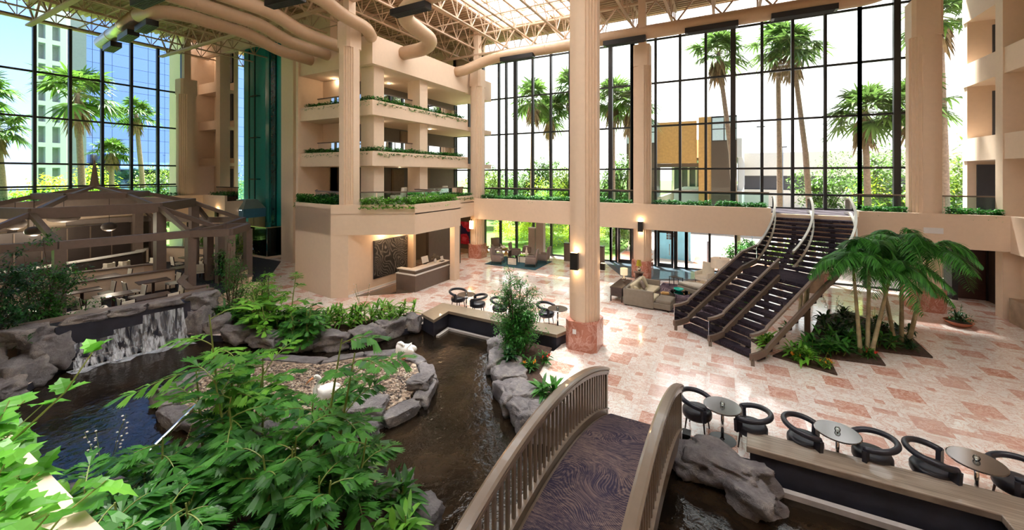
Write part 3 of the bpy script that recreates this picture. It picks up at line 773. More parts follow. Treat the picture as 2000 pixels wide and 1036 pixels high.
duct('bare metal end of duct pointing toward the left glass wall',[(-22.5,7.7,12.7),(-28.9,8.4,12.7)],.3,'steel_duct',rad=.1)
duct('second fat cream duct from the left entering the fascia',[(-19.1,14.6,12.3),(-19.1,12.2,12.4),(-19.2,11.0,12.85),(-19.3,-2,12.85)],.29,rad=.8)
duct('third fat cream duct entering the fascia behind the pillar',[(-17.6,14.6,12.4),(-17.6,12.0,12.5),(-17.7,10.6,13.0),(-17.8,-2,13.0)],.3,rad=.8)
duct('cream duct passing behind the pillar into the balcony fascia corner',[(-15.75,14.45,12.75),(-15.1,13.6,12.8),(-15.05,12.2,12.9),(-14.9,11.0,13.2),(-14.9,-2,13.2)],.3,rad=.8)
duct('cream duct looping in an S from the balcony fascia under the skylight',[(-15.9,16.7,12.5),(-14.1,16.6,12.5),(-13.1,16.0,12.6),(-12.9,13.5,12.95),(-11.2,12.9,13.2),(-6.2,13.1,13.3)],.36,rad=.9)
duct('long cream duct running along the top of the right glass wall',[(-15.8,21.7,12.6),(-15.2,21.9,12.7),(-14.0,22.7,13.4),(-12.5,22.75,13.55),(5.6,22.75,13.55),(6.6,22.9,13.9)],.34,rad=.9)
def diffuser(label,c,d,L=1.9,h=.26):
    t=thing('air_diffuser',label,'air diffuser',c,atan2(d[1],d[0]),'black slot diffusers along the ducts')
    b=MB(); b.cbox((0,0,0),(L,.42,h)); h_=part('housing',b,M['black_metal'],t)
    b=MB(); 
    for k in range(6): b.box(-L*.45,L*.45,-.19+k*.07,-.17+k*.07,-h/2-.02,-h/2)
    part('slot_grille',b,M['charcoal'],h_)
diffuser('black diffuser box at the open tip of the bare metal duct',(-27.4,8.35,12.27),(1,-.1),1.5)
diffuser('black diffuser box in the middle of the bare metal duct',(-24.6,8.05,12.27),(1,-.1),1.6)
diffuser('black diffuser box at the bend of the leftmost duct',(-22.3,7.9,12.27),(1,-.1),1.6)
diffuser('black diffuser box cut by the top edge above the left ducts',(-19.4,6.9,12.45),(1,0),1.8)
diffuser('black diffuser box at the top edge left of the pillar',(-15.3,9.7,12.65),(1,0.1),1.8)
diffuser('black diffuser box on the looping duct beside the skylight',(-11.6,12.75,12.7),(1,0),1.9)
diffuser('black diffuser box under the duct at the first window bay',(-11.6,22.5,13.2),(1,0),2.3)
diffuser('black diffuser box under the duct just left of the middle glass pillar',(-4.9,22.5,13.2),(1,0),2.3)
diffuser('black diffuser box under the duct over the entrance bay',(-.6,22.5,13.2),(1,0),2.4)
diffuser('black diffuser box under the duct above the staircase',(3.2,22.5,13.25),(1,0),2.5)
# ================================================================== PILLARS
def plan(a):
    h=a/2; s1=a*.13; s2=a*.25
    q=[(h,.17*a),(.43*a,.17*a),(.43*a,.27*a),(.35*a,.27*a),(.35*a,.35*a),(.27*a,.35*a),(.27*a,.43*a),(.17*a,.43*a),(.17*a,h)]
    pts=[]
    for k in range(4):
        for x,y in q:
            c,s_=round(cos(k*pi/2)),round(sin(k*pi/2)); pts.append((x*c-y*s_,x*s_+y*c))
    return pts
def pillar(label,x,y,z0,zf,zt,a=.92,base=True,top=16,bh=.95):
    t=thing('pillar',label,'pillar',(x,y,z0))
    if base:
        b=MB(); h=a*.56; c=a*.16
        pts=[]
        for sx,sy in ((1,1),(-1,1),(-1,-1),(1,-1)):
            e=[(sx*h,sy*(h-c)),(sx*(h-c),sy*h)]
            if sx*sy<0: e.reverse()
            pts+=e
        b.prism(pts,0,bh); part('marble_base',b,M['red_marble'],t)
    b=MB(); b.prism(plan(a),bh if base else 0,zf-z0); part('fluted_shaft',b,M['cream'],t)
    b=MB(); h=a*.47; c=.12
    b.prism([(h,-h+c),(h,h-c),(h-c,h),(-h+c,h),(-h,h-c),(-h,-h+c),(-h+c,-h),(h-c,-h)],zf-z0,zt-z0); part('capital_block',b,M['cream'],t)
    if top>zt:
        b=MB(); b.box(-.2,.2,-.2,.2,zt-z0,top-z0); part('upper_post',b,M['cream'],t)
    return t
pillar('huge fluted cream pillar in the middle on a red marble base',-4.18,13.1,0,11.9,13.1,.95)
pillar('fluted cream pillar with marble base between the two entrance doors',-4.12,23.55,0,11.9,13.1,.95)
pillar('fluted cream pillar on marble base in the corner beside the flower painting',-15.3,23.6,0,11.9,13.1,.95)
pillar('fluted cream pillar with marble base behind the indoor palms',7.6,23.62,0,11.7,13.3,1.05)
pillar('fluted cream pillar rising from the corner of the reception block',-16.0,13.35,4.0,11.85,13.1,.92,base=False)
pillar('fluted cream pillar at the right end of the left glass wall',-34.75,14.6,4.0,11.6,12.7,1.1,base=False)
b=MB(); b.cbox((-3.66-.03,12.9,.62),(.02,.08,.13)); b=MB(); b.box(-4.42,-4.3,12.55,12.562,.55,.7)
solo('wall_outlet',b,M['white_paint'],'small white outlet plate on the red marble base of the middle pillar','outlet')
# mezzanine guard rails
def guard(label,pts,zb,h=.92,rail='bronze_paint',zl=.0):
    t=thing('glass_guard_rail',label,'railing',(*pts[0],zb))
    b=MB(); b.sweep([(x,y,zb+h) for x,y in pts],.07,.06); part('handrail',b,M[rail],t,local=False)
    for (x0,y0),(x1,y1) in zip(pts,pts[1:]):
        L=sqrt((x1-x0)**2+(y1-y0)**2); n=max(1,int(round(L/1.42)))
        b=MB()
        for k in range(n):
            a0=V((x0,y0,0)).lerp(V((x1,y1,0)),(k+.02)/n); a1=V((x0,y0,0)).lerp(V((x1,y1,0)),(k+.98)/n)
            b.bar((a0.x,a0.y,zb+h/2),(a1.x,a1.y,zb+h/2),.012,h-.06)
        part('glass_panel',b,M['glass_rail'],t,local=False)
    return t
guard('long glass guard with dark rail along the right mezzanine edge',[(-14.6,23.98),(2.0,23.98)],3.95)
guard('short glass guard with dark rail right of the staircase top',[(5.3,23.98),(9.9,23.98)],3.95)
guard('glass guard with brown rail around the mezzanine lounge over reception',[(-20.6,14.95),(-19.2,13.85),(-16.45,13.5),(-14.0,15.15),(-13.95,17.7),(-16.1,18.1),(-16.1,23.0)],4.0)
guard('glass guard rail on the second balcony of the central tower',[(-21.3,15.5),(-16.6,15.5),(-16.6,22.9)],6.7,.95)
guard('glass guard rail on the top balcony of the central tower',[(-21.3,15.5),(-16.6,15.5),(-16.6,22.9)],9.3,.95)
guard('glass guard rail along the left glass wall mezzanine',[(-34.8,-3),(-34.8,15)],3.95,1.0,'dark_mullion')
guard('dark railing on the lowest balcony beside the elevator',[(-34.2,16.3),(-31.2,16.3)],3.95,.9,'dark_mullion')
# ================================================================== STAIRCASE
plain('rail_sky_sheen',(.62,.60,.53),.25,metal=.6,var=.02)  # pale upper rails: sky reflection on brown paint put into the colour
def staircase():
    T=thing('staircase','grand open riser staircase with dark carpeted treads and glass sided brown rails','staircase',(1.0,17.5,0))
    d=V((.626,.78,0)); s=V((.78,-.626,0)); O=V((-1.34,16.24,0)); W=2.9; run=.32; R=1.92/11; zl=1.92; zt=3.9
    C=V((-3.55,23.3,0)); r1,rm,r2=5.75,7.15,8.55; A0=radians(33.2); dA=A0/12; R2=(zt-zl)/12
    def pl(a,r,z): return V((C.x+r*cos(a),C.y-r*sin(a),z))
    ct=M['tread_carpet']
    for i in range(10):
        a=O+d*(run*i); z=R*(i+1); b=MB()
        q=[a-d*.03,a+s*W-d*.03,a+s*W+d*(run+.02),a+d*(run+.02)]
        b.prism([(p.x,p.y) for p in q],z-.12,z); part('tread',b,ct,T,local=False)
    # landing
    a=O+d*(run*10); q=[a-d*.03,a+s*W-d*.03,pl(A0,r2,0),pl(A0-dA*.3,rm,0),pl(A0,r1,0)]
    b=MB(); b.prism([(p.x,p.y) for p in q],zl-.14,zl); part('landing',b,ct,T,local=False)
    for i in range(11):
        z=zl+R2*(i+1); a0=A0-dA*i+dA*.12; a1=A0-dA*(i+1)-dA*.1; b=MB()
        q=[pl(a0,r1,0),pl(a0,rm,0),pl(a0,r2,0),pl(a1,r2,0),pl(a1,rm,0),pl(a1,r1,0)]
        b.prism([(p.x,p.y) for p in q],z-.11,z); part('tread',b,ct,T,local=False)
    # centre spine beams carrying the treads
    for k in (.25,.75):
        b=MB(); p0=O+s*(W*k); pts=[p0+UP*-.0+d*.15+UP*.02,p0+d*(run*10)+UP*(zl-.30),p0+d*(run*10+1.0)+UP*(zl-.30)]
        b.sweep(pts,.16,.2); part('spine_beam',b,M['bronze_paint'],T,local=False)
        r=r1+(r2-r1)*k; b=MB(); b.sweep([pl(A0*(1-t/10),r,zl-.3+(zt-zl)*t/10) for t in range(11)],.16,.2); part('spine_beam',b,M['bronze_paint'],T,local=False)
        for i in range(10):
            pass
    for q,zz in ((O+d*(run*10+.4)+s*.7,zl-.3),(O+d*(run*10+.4)+s*2.2,zl-.3)):
        b=MB(); b.box(q.x-.08,q.x+.08,q.y-.08,q.y+.08,0,zz); part('support_post',b,M['bronze_paint'],T,local=False)
    # rails
    def low(off,end):
        f=[]; 
        for t,zo in ((-.42,.0),(-.12,.0),(.25,.06)): f.append((t,zo))
        pts=[]
        for t,_ in f: pts.append((O+s*off+d*t, max(.24,R*(t/run+.9)) if t>0 else .24))
        for k in range(1,end+1): pts.append((O+s*off+d*(run*k), R*(k+1.15)))
        return pts
    def zadd(pts,h): return [p+UP*(z+h) for p,z in pts]
    def upr(r,n=12,top=True):
        pts=[(pl(A0-dA*k,r,0),zl+R2*k+.1) for k in range(n+1)]
        if top: pts+=[(V((C.x+r,C.y+.35,0)),zt+.1),(V((C.x+r-.0,C.y+.8,0)),zt+.06)]
        return pts
    def rails(lowp,upp,mat):
        for pts,m in ((lowp,'bronze_paint'),(upp,mat)):
            if not pts: continue
            b=MB(); b.sweep(zadd(pts,.02),.10,.20 if m=='bronze_paint' else .12); part('base_rail',b,M[m],T,local=False)
            b=MB(); b.sweep(zadd(pts,.68),.09,.085 if m=='bronze_paint' else .07); part('handrail',b,M[m],T,local=False)
            n=len(pts)-1; k=4
            cuts=[int(round(n*i/k)) for i in range(k+1)]
            for a,c in zip(cuts,cuts[1:]):
                if c<=a: continue
                b=MB(); b.sweep(zadd(pts[a:c+1],.36),.014,.58); part('glass_panel',b,M['glass_rail'],T,local=False)
            if m=='bronze_paint':
                for q,z in (pts[0],):
                    b=MB(); b.box(q.x+.05-.05,q.x+.05+.05,q.y+.05-.05,q.y+.05+.05,0,z); part('foot_post',b,M['bronze_paint'],T,local=False)
    L=low(-.06,10); L+= [(pl(A0,r1-.06,0),zl+.13)]
    rails(L,upr(r1-.05),'rail_sky_sheen')
    Rr=low(W+.06,10); Rr+=[(pl(A0,r2+.06,0),zl+.13)]
    rails(Rr,upr(r2+.05),'rail_sky_sheen')
    rails(low(W*.5,10),upr(rm),'rail_sky_sheen')
staircase()
# ================================================================== BRIDGE
def bridge():
    T=thing('footbridge','arched footbridge with slatted brown railings and a dark swirl carpet','footbridge',(-1.7,5.4,0))
    yc,hl=5.4,4.2
    def zz(y): return 1.03-.0565*(y-yc)**2
    x0,x1=-2.52,-.88; ys=[yc-hl+2*hl*k/48 for k in range(49)]
    b=MB()
    vs=[];fs=[]
    b.sweep([(-1.7,y,zz(y)-.06) for y in ys],x1-x0-.12,.10); part('deck',b,M['bridge_paint'],T,local=False)
    b=MB(); b.sweep([(-1.7,y,zz(y)+.0) for y in ys],x1-x0-.22,.025); part('carpet',b,M['carpet_swirl'],T,local=False)
    for x in (x0,x1):
        b=MB(); b.sweep([(x,y,zz(y)-.06) for y in ys],.09,.34)
        b.sweep([(x,y,zz(y)+.12) for y in ys],.13,.035); part('side_beam',b,M['bridge_paint'],T,local=False)
        prof=[(-.05,-.09),(.05,-.09),(.05,-.04),(.075,-.03),(.075,.0),(.06,.02),(.085,.035),(.085,.07),(.05,.09),(-.05,.09),(-.085,.07),(-.085,.035),(-.06,.02),(-.075,0),(-.075,-.03),(-.05,-.04)]
        b=MB(); b.sweep([(x,y,zz(y)+1.02) for y in ys],1,1,prof=prof); part('handrail',b,M['bridge_paint'],T,local=False)
        n=48
        for k in range(n):
            y=yc-hl+.10+(2*hl-.2)*k/(n-1); w=.035 if 0<k<n-1 else .055
            if k in(0,n-1): b=MB(); b.box(x-.05,x+.05,y-.05,y+.05,zz(y)-.05,zz(y)+.98); part('newel_post',b,M['bridge_paint'],T,local=False)
            else: b=MB(); b.box(x-.02,x+.02,y-.027,y+.027,zz(y)+.1,zz(y)+.96); part('baluster',b,M['bridge_paint'],T,local=False)
bridge()
b=MB(); b.cbox((-.72,9.35,.1),(.16,.22,.32)); solo('bridge_light',b,M['black_metal'],'small black box light at the outer foot of the footbridge','light fixture')
# ================================================================== BENCH WALLS ROUND THE POND
def benchwall(name,label,poly_top,z0=-.9,z1=.32,over=.06):
    T=thing(name,label,'bench',(*poly_top[0],0))
    ins=inset_poly(poly_top,over)
    b=MB(); b.prism(ins,z0,z1); part('pool_wall',b,M['pool_liner'],T,local=False)
    b=MB(); b.prism(poly_top,z1,z1+.12); o=part('bench_top',b,M['bench_wood'] if 'right' in label else M['bench_tan'],T,local=False); bev(o,.015)
    return T
plain('bench_tan',(.27,.215,.15),.35,var=.06,vs=8,coat=.2)
benchwall('bench_wall','long slatted wooden bench top on dark pool wall at lower right',[(.38,9.12),(3.85,9.17),(3.95,2.0),(4.75,2.0),(4.68,9.82),(.42,9.72)])
benchwall('bench_wall','tan L-shaped bench top at the far corner of the pond',[(-10.32,11.95),(-9.45,11.62),(-9.55,12.66),(-4.95,12.5),(-4.75,13.05),(-5.0,13.25),(-10.4,13.38)])
b=MB(); b.prism([(-9.4,11.7),(-9.5,12.55),(-5.2,12.4),(-5.2,12.3),(-9.35,12.42),(-9.28,11.72)],-.4,-.14); solo('pool_ledge',b,M['curb_stone'],'pale stone ledge at the waterline below the tan bench','ledge')
b=MB(); b.prism([(.4,9.05),(3.86,9.1),(3.86,8.98),(.4,8.93)],-.4,-.12); solo('pool_ledge',b,M['curb_stone'],'stone ledge at the waterline under the slatted bench','ledge')
# ================================================================== TUB CHAIRS AND ROUND TABLES
def tub_chair(name='tub_chair'):
    t=thing(name,'x','chair')
    b=MB(); b.lathe([(.22,0),(.29,.01),(.31,.05),(.31,.13),(.29,.17),(.22,.185),(.02,.19)],(0,0,.31),28); part('seat',b,M['navy_leather'],t,smooth=True)
    P=[]
    for k in range(25):
        a=radians(-128+256*k/24); q=abs(a)/radians(128)
        P.append((-.36*cos(a),.36*sin(a)*1.0,.75-.10*q**2))
    b=MB(); b.tube(P,.054,12); part('curved_backrest',b,M['navy_leather'],t,smooth=True)
    for sy in (-1,1):
        a=radians(124)*sy; x,y=-.36*cos(a),.36*sin(a)
        b=MB(); b.bar((x,y,.66),(x*.95,y*.95,.40),.07,.16); part('arm_support',b,M['navy_leather'],t)
    for sx in (-1,1):
        for sy in (-1,1):
            b=MB(); b.tube([(sx*.17,sy*.17,.38),(sx*.21,sy*.21,0)],[.022,.014],8); part('leg',b,M['dark_wood'],t)
    return t
ch=tub_chair()
def round_table():
    t=thing('round_table','x','table')
    b=MB(); b.lathe([(.36,0),(.375,.006),(.375,.02),(.36,.026)],(0,0,.724),40); o=part('tabletop',b,M['steel_top'],t)
    b=MB(); b.tube([(0,0,.02),(0,0,.724)],.032,16); part('pedestal',b,M['chrome'],t,smooth=True)
    b=MB(); b.lathe([(.26,0),(.27,.01),(.05,.03),(.03,.05)],(0,0,0),32); part('base_plate',b,M['black_metal'],t)
    return t
plain('steel_top',(.2,.185,.18),.14,metal=.85,var=.03)
tb=round_table()
def candle():
    t=thing('candle_holder','x','candle holder')
    b=MB(); b.lathe([(.03,0),(.045,.015),(.05,.045),(.035,.075),(.03,.08)],(0,0,0),18); part('glass_globe',b,M['glass_clear'],t,smooth=True)
    b=MB(); b.lathe([(.018,0),(.018,.035)],(0,0,.012),12); part('candle',b,M['white_paint'],t)
    return t
cd=candle()
TT=[(-.04,9.86,[(-.55,9.98,-10,'round back navy chair left of the sunlit table nearest the bridge'),(.50,9.92,170,'round back navy chair right of the sunlit table nearest the bridge')],'round steel cafe table nearest the bridge'),
    (1.96,9.93,[(1.44,9.93,-5,'round back navy chair left of the middle cafe table behind the bench'),(2.50,10.0,185,'round back navy chair right of the middle cafe table behind the bench')],'round steel cafe table in the middle of the three behind the bench'),
    (3.93,10.08,[(3.35,10.04,0,'round back navy chair left of the dark cafe table at right edge'),(4.5,10.25,190,'round back navy chair cut by the right edge of the picture')],'round dark cafe table nearest the right edge'),
    (-9.6,13.95,[(-10.2,14.2,-20,'navy tub chair behind the far bench at its left table'),(-9.05,14.0,200,'navy tub chair with pale seat right of the far left cafe table')],'small round table behind the corner of the tan bench'),
    (-7.35,14.05,[(-8.0,14.0,0,'navy tub chair half hidden left of the table behind the pond tree')],'small round table half hidden behind the pond tree'),
    (-5.55,14.1,[(-6.1,14.3,0,'navy tub chair glimpsed between the pond tree and the huge pillar')],'small round table between the pond tree and the huge pillar')]
first=True
for x,y,cs,lab in TT:
    far=x<-4
    g='round cafe tables'
    if first: t=tb; t.location=(x,y,0); t['label']=lab; t['group']=g
    else: t=dup(tb,(x,y,0),0,lab,g)
    l2='glass candle holder on the '+' '.join(lab.split()[:10])
    if first: c=cd; c.location=(x,y,.752); c['label']=l2; c['group']='candle holders on cafe tables'
    else: c=dup(cd,(x,y,.752),0,l2,'candle holders on cafe tables')
    for cx,cy,a,l in cs:
        if first and cs[0][3]==l: k=ch; k.location=(cx,cy,0); k.rotation_euler=(0,0,radians(a)); k['label']=l; k['group']='round back navy tub chairs'
        else: dup(ch,(cx,cy,0),radians(a),l,'round back navy tub chairs')
    first=False
# ================================================================== RECEPTION
def reception():
    T=thing('reception_desk','brown L-shaped reception desk with pale counter ledges under the overhang','reception desk',(-13.9,16.5,0))
    b=MB(); b.box(-13.75,-13.4,15.07,17.85,0,.80); b.box(-14.65,-13.75,15.07,15.4,0,.80); part('front_panel',b,M['desk_brown'],T,local=False)
    b=MB(); b.box(-13.82,-13.38,15.05,17.87,.80,.84); b.box(-14.67,-13.82,15.05,15.42,.80,.84); part('lower_ledge',b,M['white_stone'],T,local=False)
    b=MB(); b.box(-13.8,-13.52,15.2,17.8,.84,1.02); b.box(-14.6,-13.8,15.2,15.4,.84,1.02); part('upper_panel',b,M['desk_brown'],T,local=False)
    b=MB(); b.box(-13.98,-13.45,15.12,17.9,1.02,1.06); b.box(-14.65,-13.98,15.12,15.45,1.02,1.06); part('counter_top',b,M['white_stone'],T,local=False)
reception()
t=thing('desk_monitor','pale computer screen tilted on the reception counter','monitor',(-14.0,16.5,1.06))
b=MB(); b.cbox((0,0,.24),(.03,.5,.34),M=Matrix.Rotation(-.25,3,'Y')); part('screen',b,M['white_paint'],t); b=MB(); b.box(-.06,.06,-.1,.1,0,.03); b.box(-.01,.02,-.02,.02,.0,.15); part('stand',b,M['black_metal'],t)
t=thing('sign_holder','white counter sign on black base at the right end of reception','sign',(-13.62,17.45,1.06))
b=MB(); b.box(-.1,.1,-.12,.12,0,.03); part('base',b,M['black_metal'],t); b=MB(); b.cbox((0,0,.16),(.02,.22,.24),M=Matrix.Rotation(-.2,3,'Y')); part('card',b,M['white_paint'],t)
t=thing('flower_vase','dark flower arrangement in white vase on the reception counter','flowers',(-13.72,17.0,1.06))
b=MB(); b.lathe([(.04,0),(.09,.06),(.06,.18),(.05,.22)],(0,0,0),16); part('vase',b,M['white_paint'],t,smooth=True)
b=MB(); rr=random.Random(3)
for k in range(22): b.ball((rr.gauss(0,.1),rr.gauss(0,.1),.34+rr.gauss(0,.08)),.045,8,6)
part('bouquet',b,M['taupe_wall'],t,smooth=True)
t=thing('wall_art','large dark metallic relief of swirling rings on the reception wall','wall art',(-15.56,15.65,1.5))
b=MB(); b.box(-.03,.03,-1.17,1.17,-.94,.92); part('relief_panel',b,M['art_swirl'],t)
b=MB(); b.box(-.035,.02,-1.2,-1.17,-.97,.95); b.box(-.035,.02,1.17,1.2,-.97,.95); b.box(-.035,.02,-1.17,1.17,.92,.95); b.box(-.035,.02,-1.17,1.17,-.97,-.94); part('edge_trim',b,M['charcoal'],t)
t=thing('painting','painting of red flowers on dark blue beside the corner pillar','painting',(-17.4,24.43,1.5))
b=MB(); b.box(-.9,.9,-.02,.05,-.85,.8); part('canvas',b,M['art_flower'],t)
# shop letters on slab corner: tiny dark characters
t=thing('wall_lettering','tiny dark lettering on the cream slab above the gallery','sign',(-15.22,21.6,3.35))
for k,w_ in enumerate((.1,.1,.12,.1,.12,.1)):
    b=MB(); b.box(-.01,.0,-.75+k*.17,-.75+k*.17+w_,-.06,.06); part('letter',b,M['bronze_paint'],t)
b=MB(); b.box(-.01,0,.45,.55,-.05,.07); part('letter',b,M['bronze_paint'],t)
# ================================================================== SCONCES AND DOWNLIGHTS
def point(loc,e,col=(1,.68,.38),r=.06,name='point_glow'):
    l=bpy.data.lights.new(name,'POINT'); l.energy=e; l.color=col; l.shadow_soft_size=r
    o=bpy.data.objects.new(name,l); COL.objects.link(o); o.location=loc
def sconce(label,loc,rz,e=30,s=1):
    t=thing('wall_sconce',label,'wall sconce',loc,rz,'black up and down wall sconces')
    b=MB(); b.box(-.13*s,.13*s,-.16,-.02,-.28*s,.28*s); sb_=part('shade_box',b,M['sconce_black'],t)
    b=MB(); b.box(-.04,.04,-.02,0,-.1,.1); part('mount',b,M['sconce_black'],t)
    b=MB(); b.box(-.11*s,.11*s,-.15,-.03,.28*s,.285*s); b.box(-.11*s,.11*s,-.15,-.03,-.285*s,-.28*s); part('lamp_opening',b,M['warm_lamp'],sb_)
    R=Matrix.Rotation(rz,3,'Z')
    for dz in (.34,-.34): point(V(loc)+R@V((0,-.12,dz*s)),e*.18)
sconce('black wall sconce on the left face of the huge middle pillar',(-4.35,12.62,2.95),0,22)
sconce('black wall sconce above the entrance on the pillar between the doors',(-4.12,23.0,2.9),0,30)
sconce('black wall sconce on the left parapet beside the pavilion',(-31.9,15.3,2.95),0,45)
sconce('black wall sconce seen edge on at the right side of the huge pillar',(-3.70,13.3,2.7),pi/2,6,.4)
t=thing('lantern','glowing lantern hanging under the slab at the corner pillar','lamp',(-15.2,22.7,2.1),0)
b=MB(); b.box(-.13,.13,-.06,.06,0,.55); part('lamp_shade',b,M['warm_lamp'],t); b=MB(); b.box(-.02,.02,-.02,.02,.55,.66); part('hanger',b,M['black_metal'],t)
point((-15.2,22.45,2.3),25)
point((-15.3,15.0,2.75),18); point((-15.3,16.3,2.75),18); point((-13.6,17.3,2.7),12);  # three bare point lights under the overhang
for k,(x,y,z) in enumerate([(-17.3,16.6,11.42),(-17.2,20.2,11.42),(-18.3,18.2,11.42),(-17.3,16.5,8.83),(-20.2,15.8,11.42),(-17.4,21.0,8.83),(-17.5,18.3,6.22)]):
    t=thing('downlight',['small recessed downlight in the top balcony ceiling near its first column','small recessed downlight in the top balcony ceiling near its second column','faint recessed downlight deep in the top balcony','recessed downlight over the middle balcony near its first column','recessed downlight in the left part of the top balcony','recessed downlight at the right end of the middle balcony','recessed downlight above the mezzanine lounge'][k],'ceiling light',(x,y,z),0,'recessed balcony downlights')
    b=MB(); b.lathe([(.12,0),(.12,-.015),(.085,-.015)],(0,0,0),18,cap=False); part('trim_ring',b,M['white_paint'],t)
    b=MB(); b.lathe([(.085,-.012),(.001,-.012)],(0,0,0),18,cap=False); part('lens',b,M['white_lamp'],t)
    point((x,y,z-.15),6,(1,.8,.55),name='downlight_glow')
# ================================================================== LOBBY LOUNGES
def armchair(fab='mauve_fabric'):
    t=thing('armchair','x','armchair')
    b=MB(); b.rbox((0.02,0,.36),(.62,.58,.16),.05); part('seat_cushion',b,M[fab],t,smooth=True)
    b=MB(); b.rbox((0,0,.24),(.66,.66,.12),.03); part('seat_base',b,M[fab],t,smooth=True)
    b=MB(); b.rbox((-.36,0,.66),(.13,.66,.82),.05,M=Matrix.Rotation(-.16,3,'Y')); part('backrest',b,M[fab],t,smooth=True)
    for s in (-1,1):
        b=MB(); b.rbox((-.02,s*.34,.43),(.62,.08,.36),.035); part('armrest',b,M[fab],t,smooth=True)
    for sx in (-1,1):
        for sy in (-1,1):
            b=MB(); b.tube([(sx*.3,sy*.3,.2),(sx*.33,sy*.31,0)],[.022,.014],8); part('leg',b,M['dark_wood'],t)
    return t
ac=armchair()
chairs=[(-12.95,22.4,10,'mauve armchair seen from behind at the left front corner of the teal rug'),
(-10.75,22.75,195,'mauve armchair at the right front of the teal rug beside the glass tables'),
(-10.5,24.1,185,'mauve armchair behind at the right rear corner of the teal rug'),
(-12.75,24.5,15,'mauve armchair behind the console table with flowers'),
(-14.9,25.6,-40,'mauve armchair by the window left of the dark mullion'),
(-12.6,26.0,200,'high backed mauve armchair by the window right of the small drum tables')]
for i,(x,y,a,l) in enumerate(chairs):
    if i==0: ac.location=(x,y,.02); ac.rotation_euler=(0,0,radians(a)); ac['label']=l; ac['group']='mauve lobby armchairs'
    else: dup(ac,(x,y,.02 if i<4 else 0),radians(a),l,'mauve lobby armchairs')
b=MB(); b.box(-13.7,-10.1,21.95,24.7,0.003,.018); solo('area_rug',b,M['teal_rug'],'deep teal rug under the mauve armchairs','rug')
def glasscube(label,x,y,z,w,d_,h):
    t=thing('glass_table',label,'coffee table',(x,y,z),radians(8),'glass topped coffee tables on the teal rug')
    b=MB(); b.box(-w/2,w/2,-d_/2,d_/2,h-.02,h); part('glass_top',b,M['glass_clear'],t)
    b=MB()
    for sx in (-1,1):
        for sy in (-1,1): b.box(sx*w/2-.012,sx*w/2+.012,sy*d_/2-.012,sy*d_/2+.012,0,h-.02)
    b.box(-w/2,w/2,-d_/2-.01,-d_/2+.01,h-.05,h-.03); b.box(-w/2,w/2,d_/2-.01,d_/2+.01,h-.05,h-.03); part('metal_frame',b,M['black_metal'],t)
    b=MB(); b.box(-w/2+.03,w/2-.03,-d_/2+.03,-d_/2+.04,.02,h-.06); part('side_panel',b,M['lamp_linen'],t)
    return t
glasscube('glass cube table with pale side panel on the teal rug',-12.0,22.75,.02,.62,.6,.5); glasscube('glass coffee table behind the cube table on the teal rug',-11.6,23.7,.02,.9,.7,.45)
t=thing('console_table','dark console table carrying a white flower bowl','table',(-13.25,23.5,.02),radians(5))
b=MB(); b.box(-.6,.6,-.25,.25,.66,.7); part('tabletop',b,M['mauve_fabric'],t)
for s in (-1,1): b=MB(); b.box(s*.55-.03,s*.55+.03,-.22,.22,0,.66); part('leg',b,M['dark_wood'],t)
t=thing('flower_bowl','white and yellow flowers in a low bowl on the dark console table','flowers',(-13.1,23.5,.72))
b=MB(); b.lathe([(.06,0),(.16,.05),(.2,.12)],(0,0,0),18,cap=False); b.lathe([(.06,0),(.001,0)],(0,0,0),18,cap=False); part('bowl',b,M['yellow_glass'],t,smooth=True)
b=MB()
for k in range(26): b.ball((rr.gauss(0,.1),rr.gauss(0,.1),.18+rr.gauss(0,.04)),.045,8,6)
part('blooms',b,M['flower_white'],t,smooth=True)
t=thing('glass_vase','tall pale bottle vase on the glass coffee table','vase',(-11.55,23.75,.47))
b=MB(); b.lathe([(.07,0),(.09,.05),(.08,.25),(.03,.4),(.035,.5)],(0,0,0),18); part('vase_body',b,M['lamp_linen'],t,smooth=True)
def drum(label,x,y):
    t=thing('drum_stool',label,'side table',(x,y,0),0,'small wooden drum side tables by the window')
    b=MB(); b.lathe([(.2,.44),(.22,.46),(.2,.48),(.001,.48)],(0,0,0),20,cap=False); part('tabletop',b,M['amber_wood'],t)
    b=MB(); b.lathe([(.17,0),(.16,.02),(.08,.2),(.1,.3),(.19,.44)],(0,0,0),20); part('pedestal',b,M['amber_wood'],t,smooth=True)
drum('wooden drum table nearest the corner pillar',-15.6,25.3); drum('wooden drum table between two window armchairs',-14.0,25.4); drum('wooden drum table right of the window armchair pair',-13.3,25.2)
t=thing('display_column','shorter pale grey pedestal column standing by the window','pedestal',(-12.15,26.0,0),0,'two grey display columns'); b=MB(); b.box(-.25,.25,-.2,.2,0,1.95); part('shaft',b,M['grey_column'],t); b=MB(); b.box(-.27,.27,-.22,.22,1.95,2.0); part('cap',b,M['white_stone'],t)
t=thing('display_column','taller pale grey pedestal column standing by the window','pedestal',(-11.5,25.95,0),0,'two grey display columns'); b=MB(); b.box(-.28,.28,-.2,.2,0,2.6); part('shaft',b,M['grey_column'],t); b=MB(); b.box(-.3,.3,-.22,.22,2.6,2.65); part('cap',b,M['white_stone'],t)
def planterbox(label,x,y):
    t=thing('planter_stand',label,'planter stand',(x,y,0),0,'two dark planter stands by the glass wall')
    b=MB(); b.box(-.22,.22,-.2,.2,0,1.15); part('box_body',b,M['bronze_paint'],t); b=MB(); b.box(-.24,.24,-.22,.22,1.15,1.2); part('top_plate',b,M['black_metal'],t)
planterbox('tall dark box stand by the glass left of the huge pillar',-9.3,25.5); planterbox('dark box stand by the glass right of the huge pillar',-7.05,25.4)
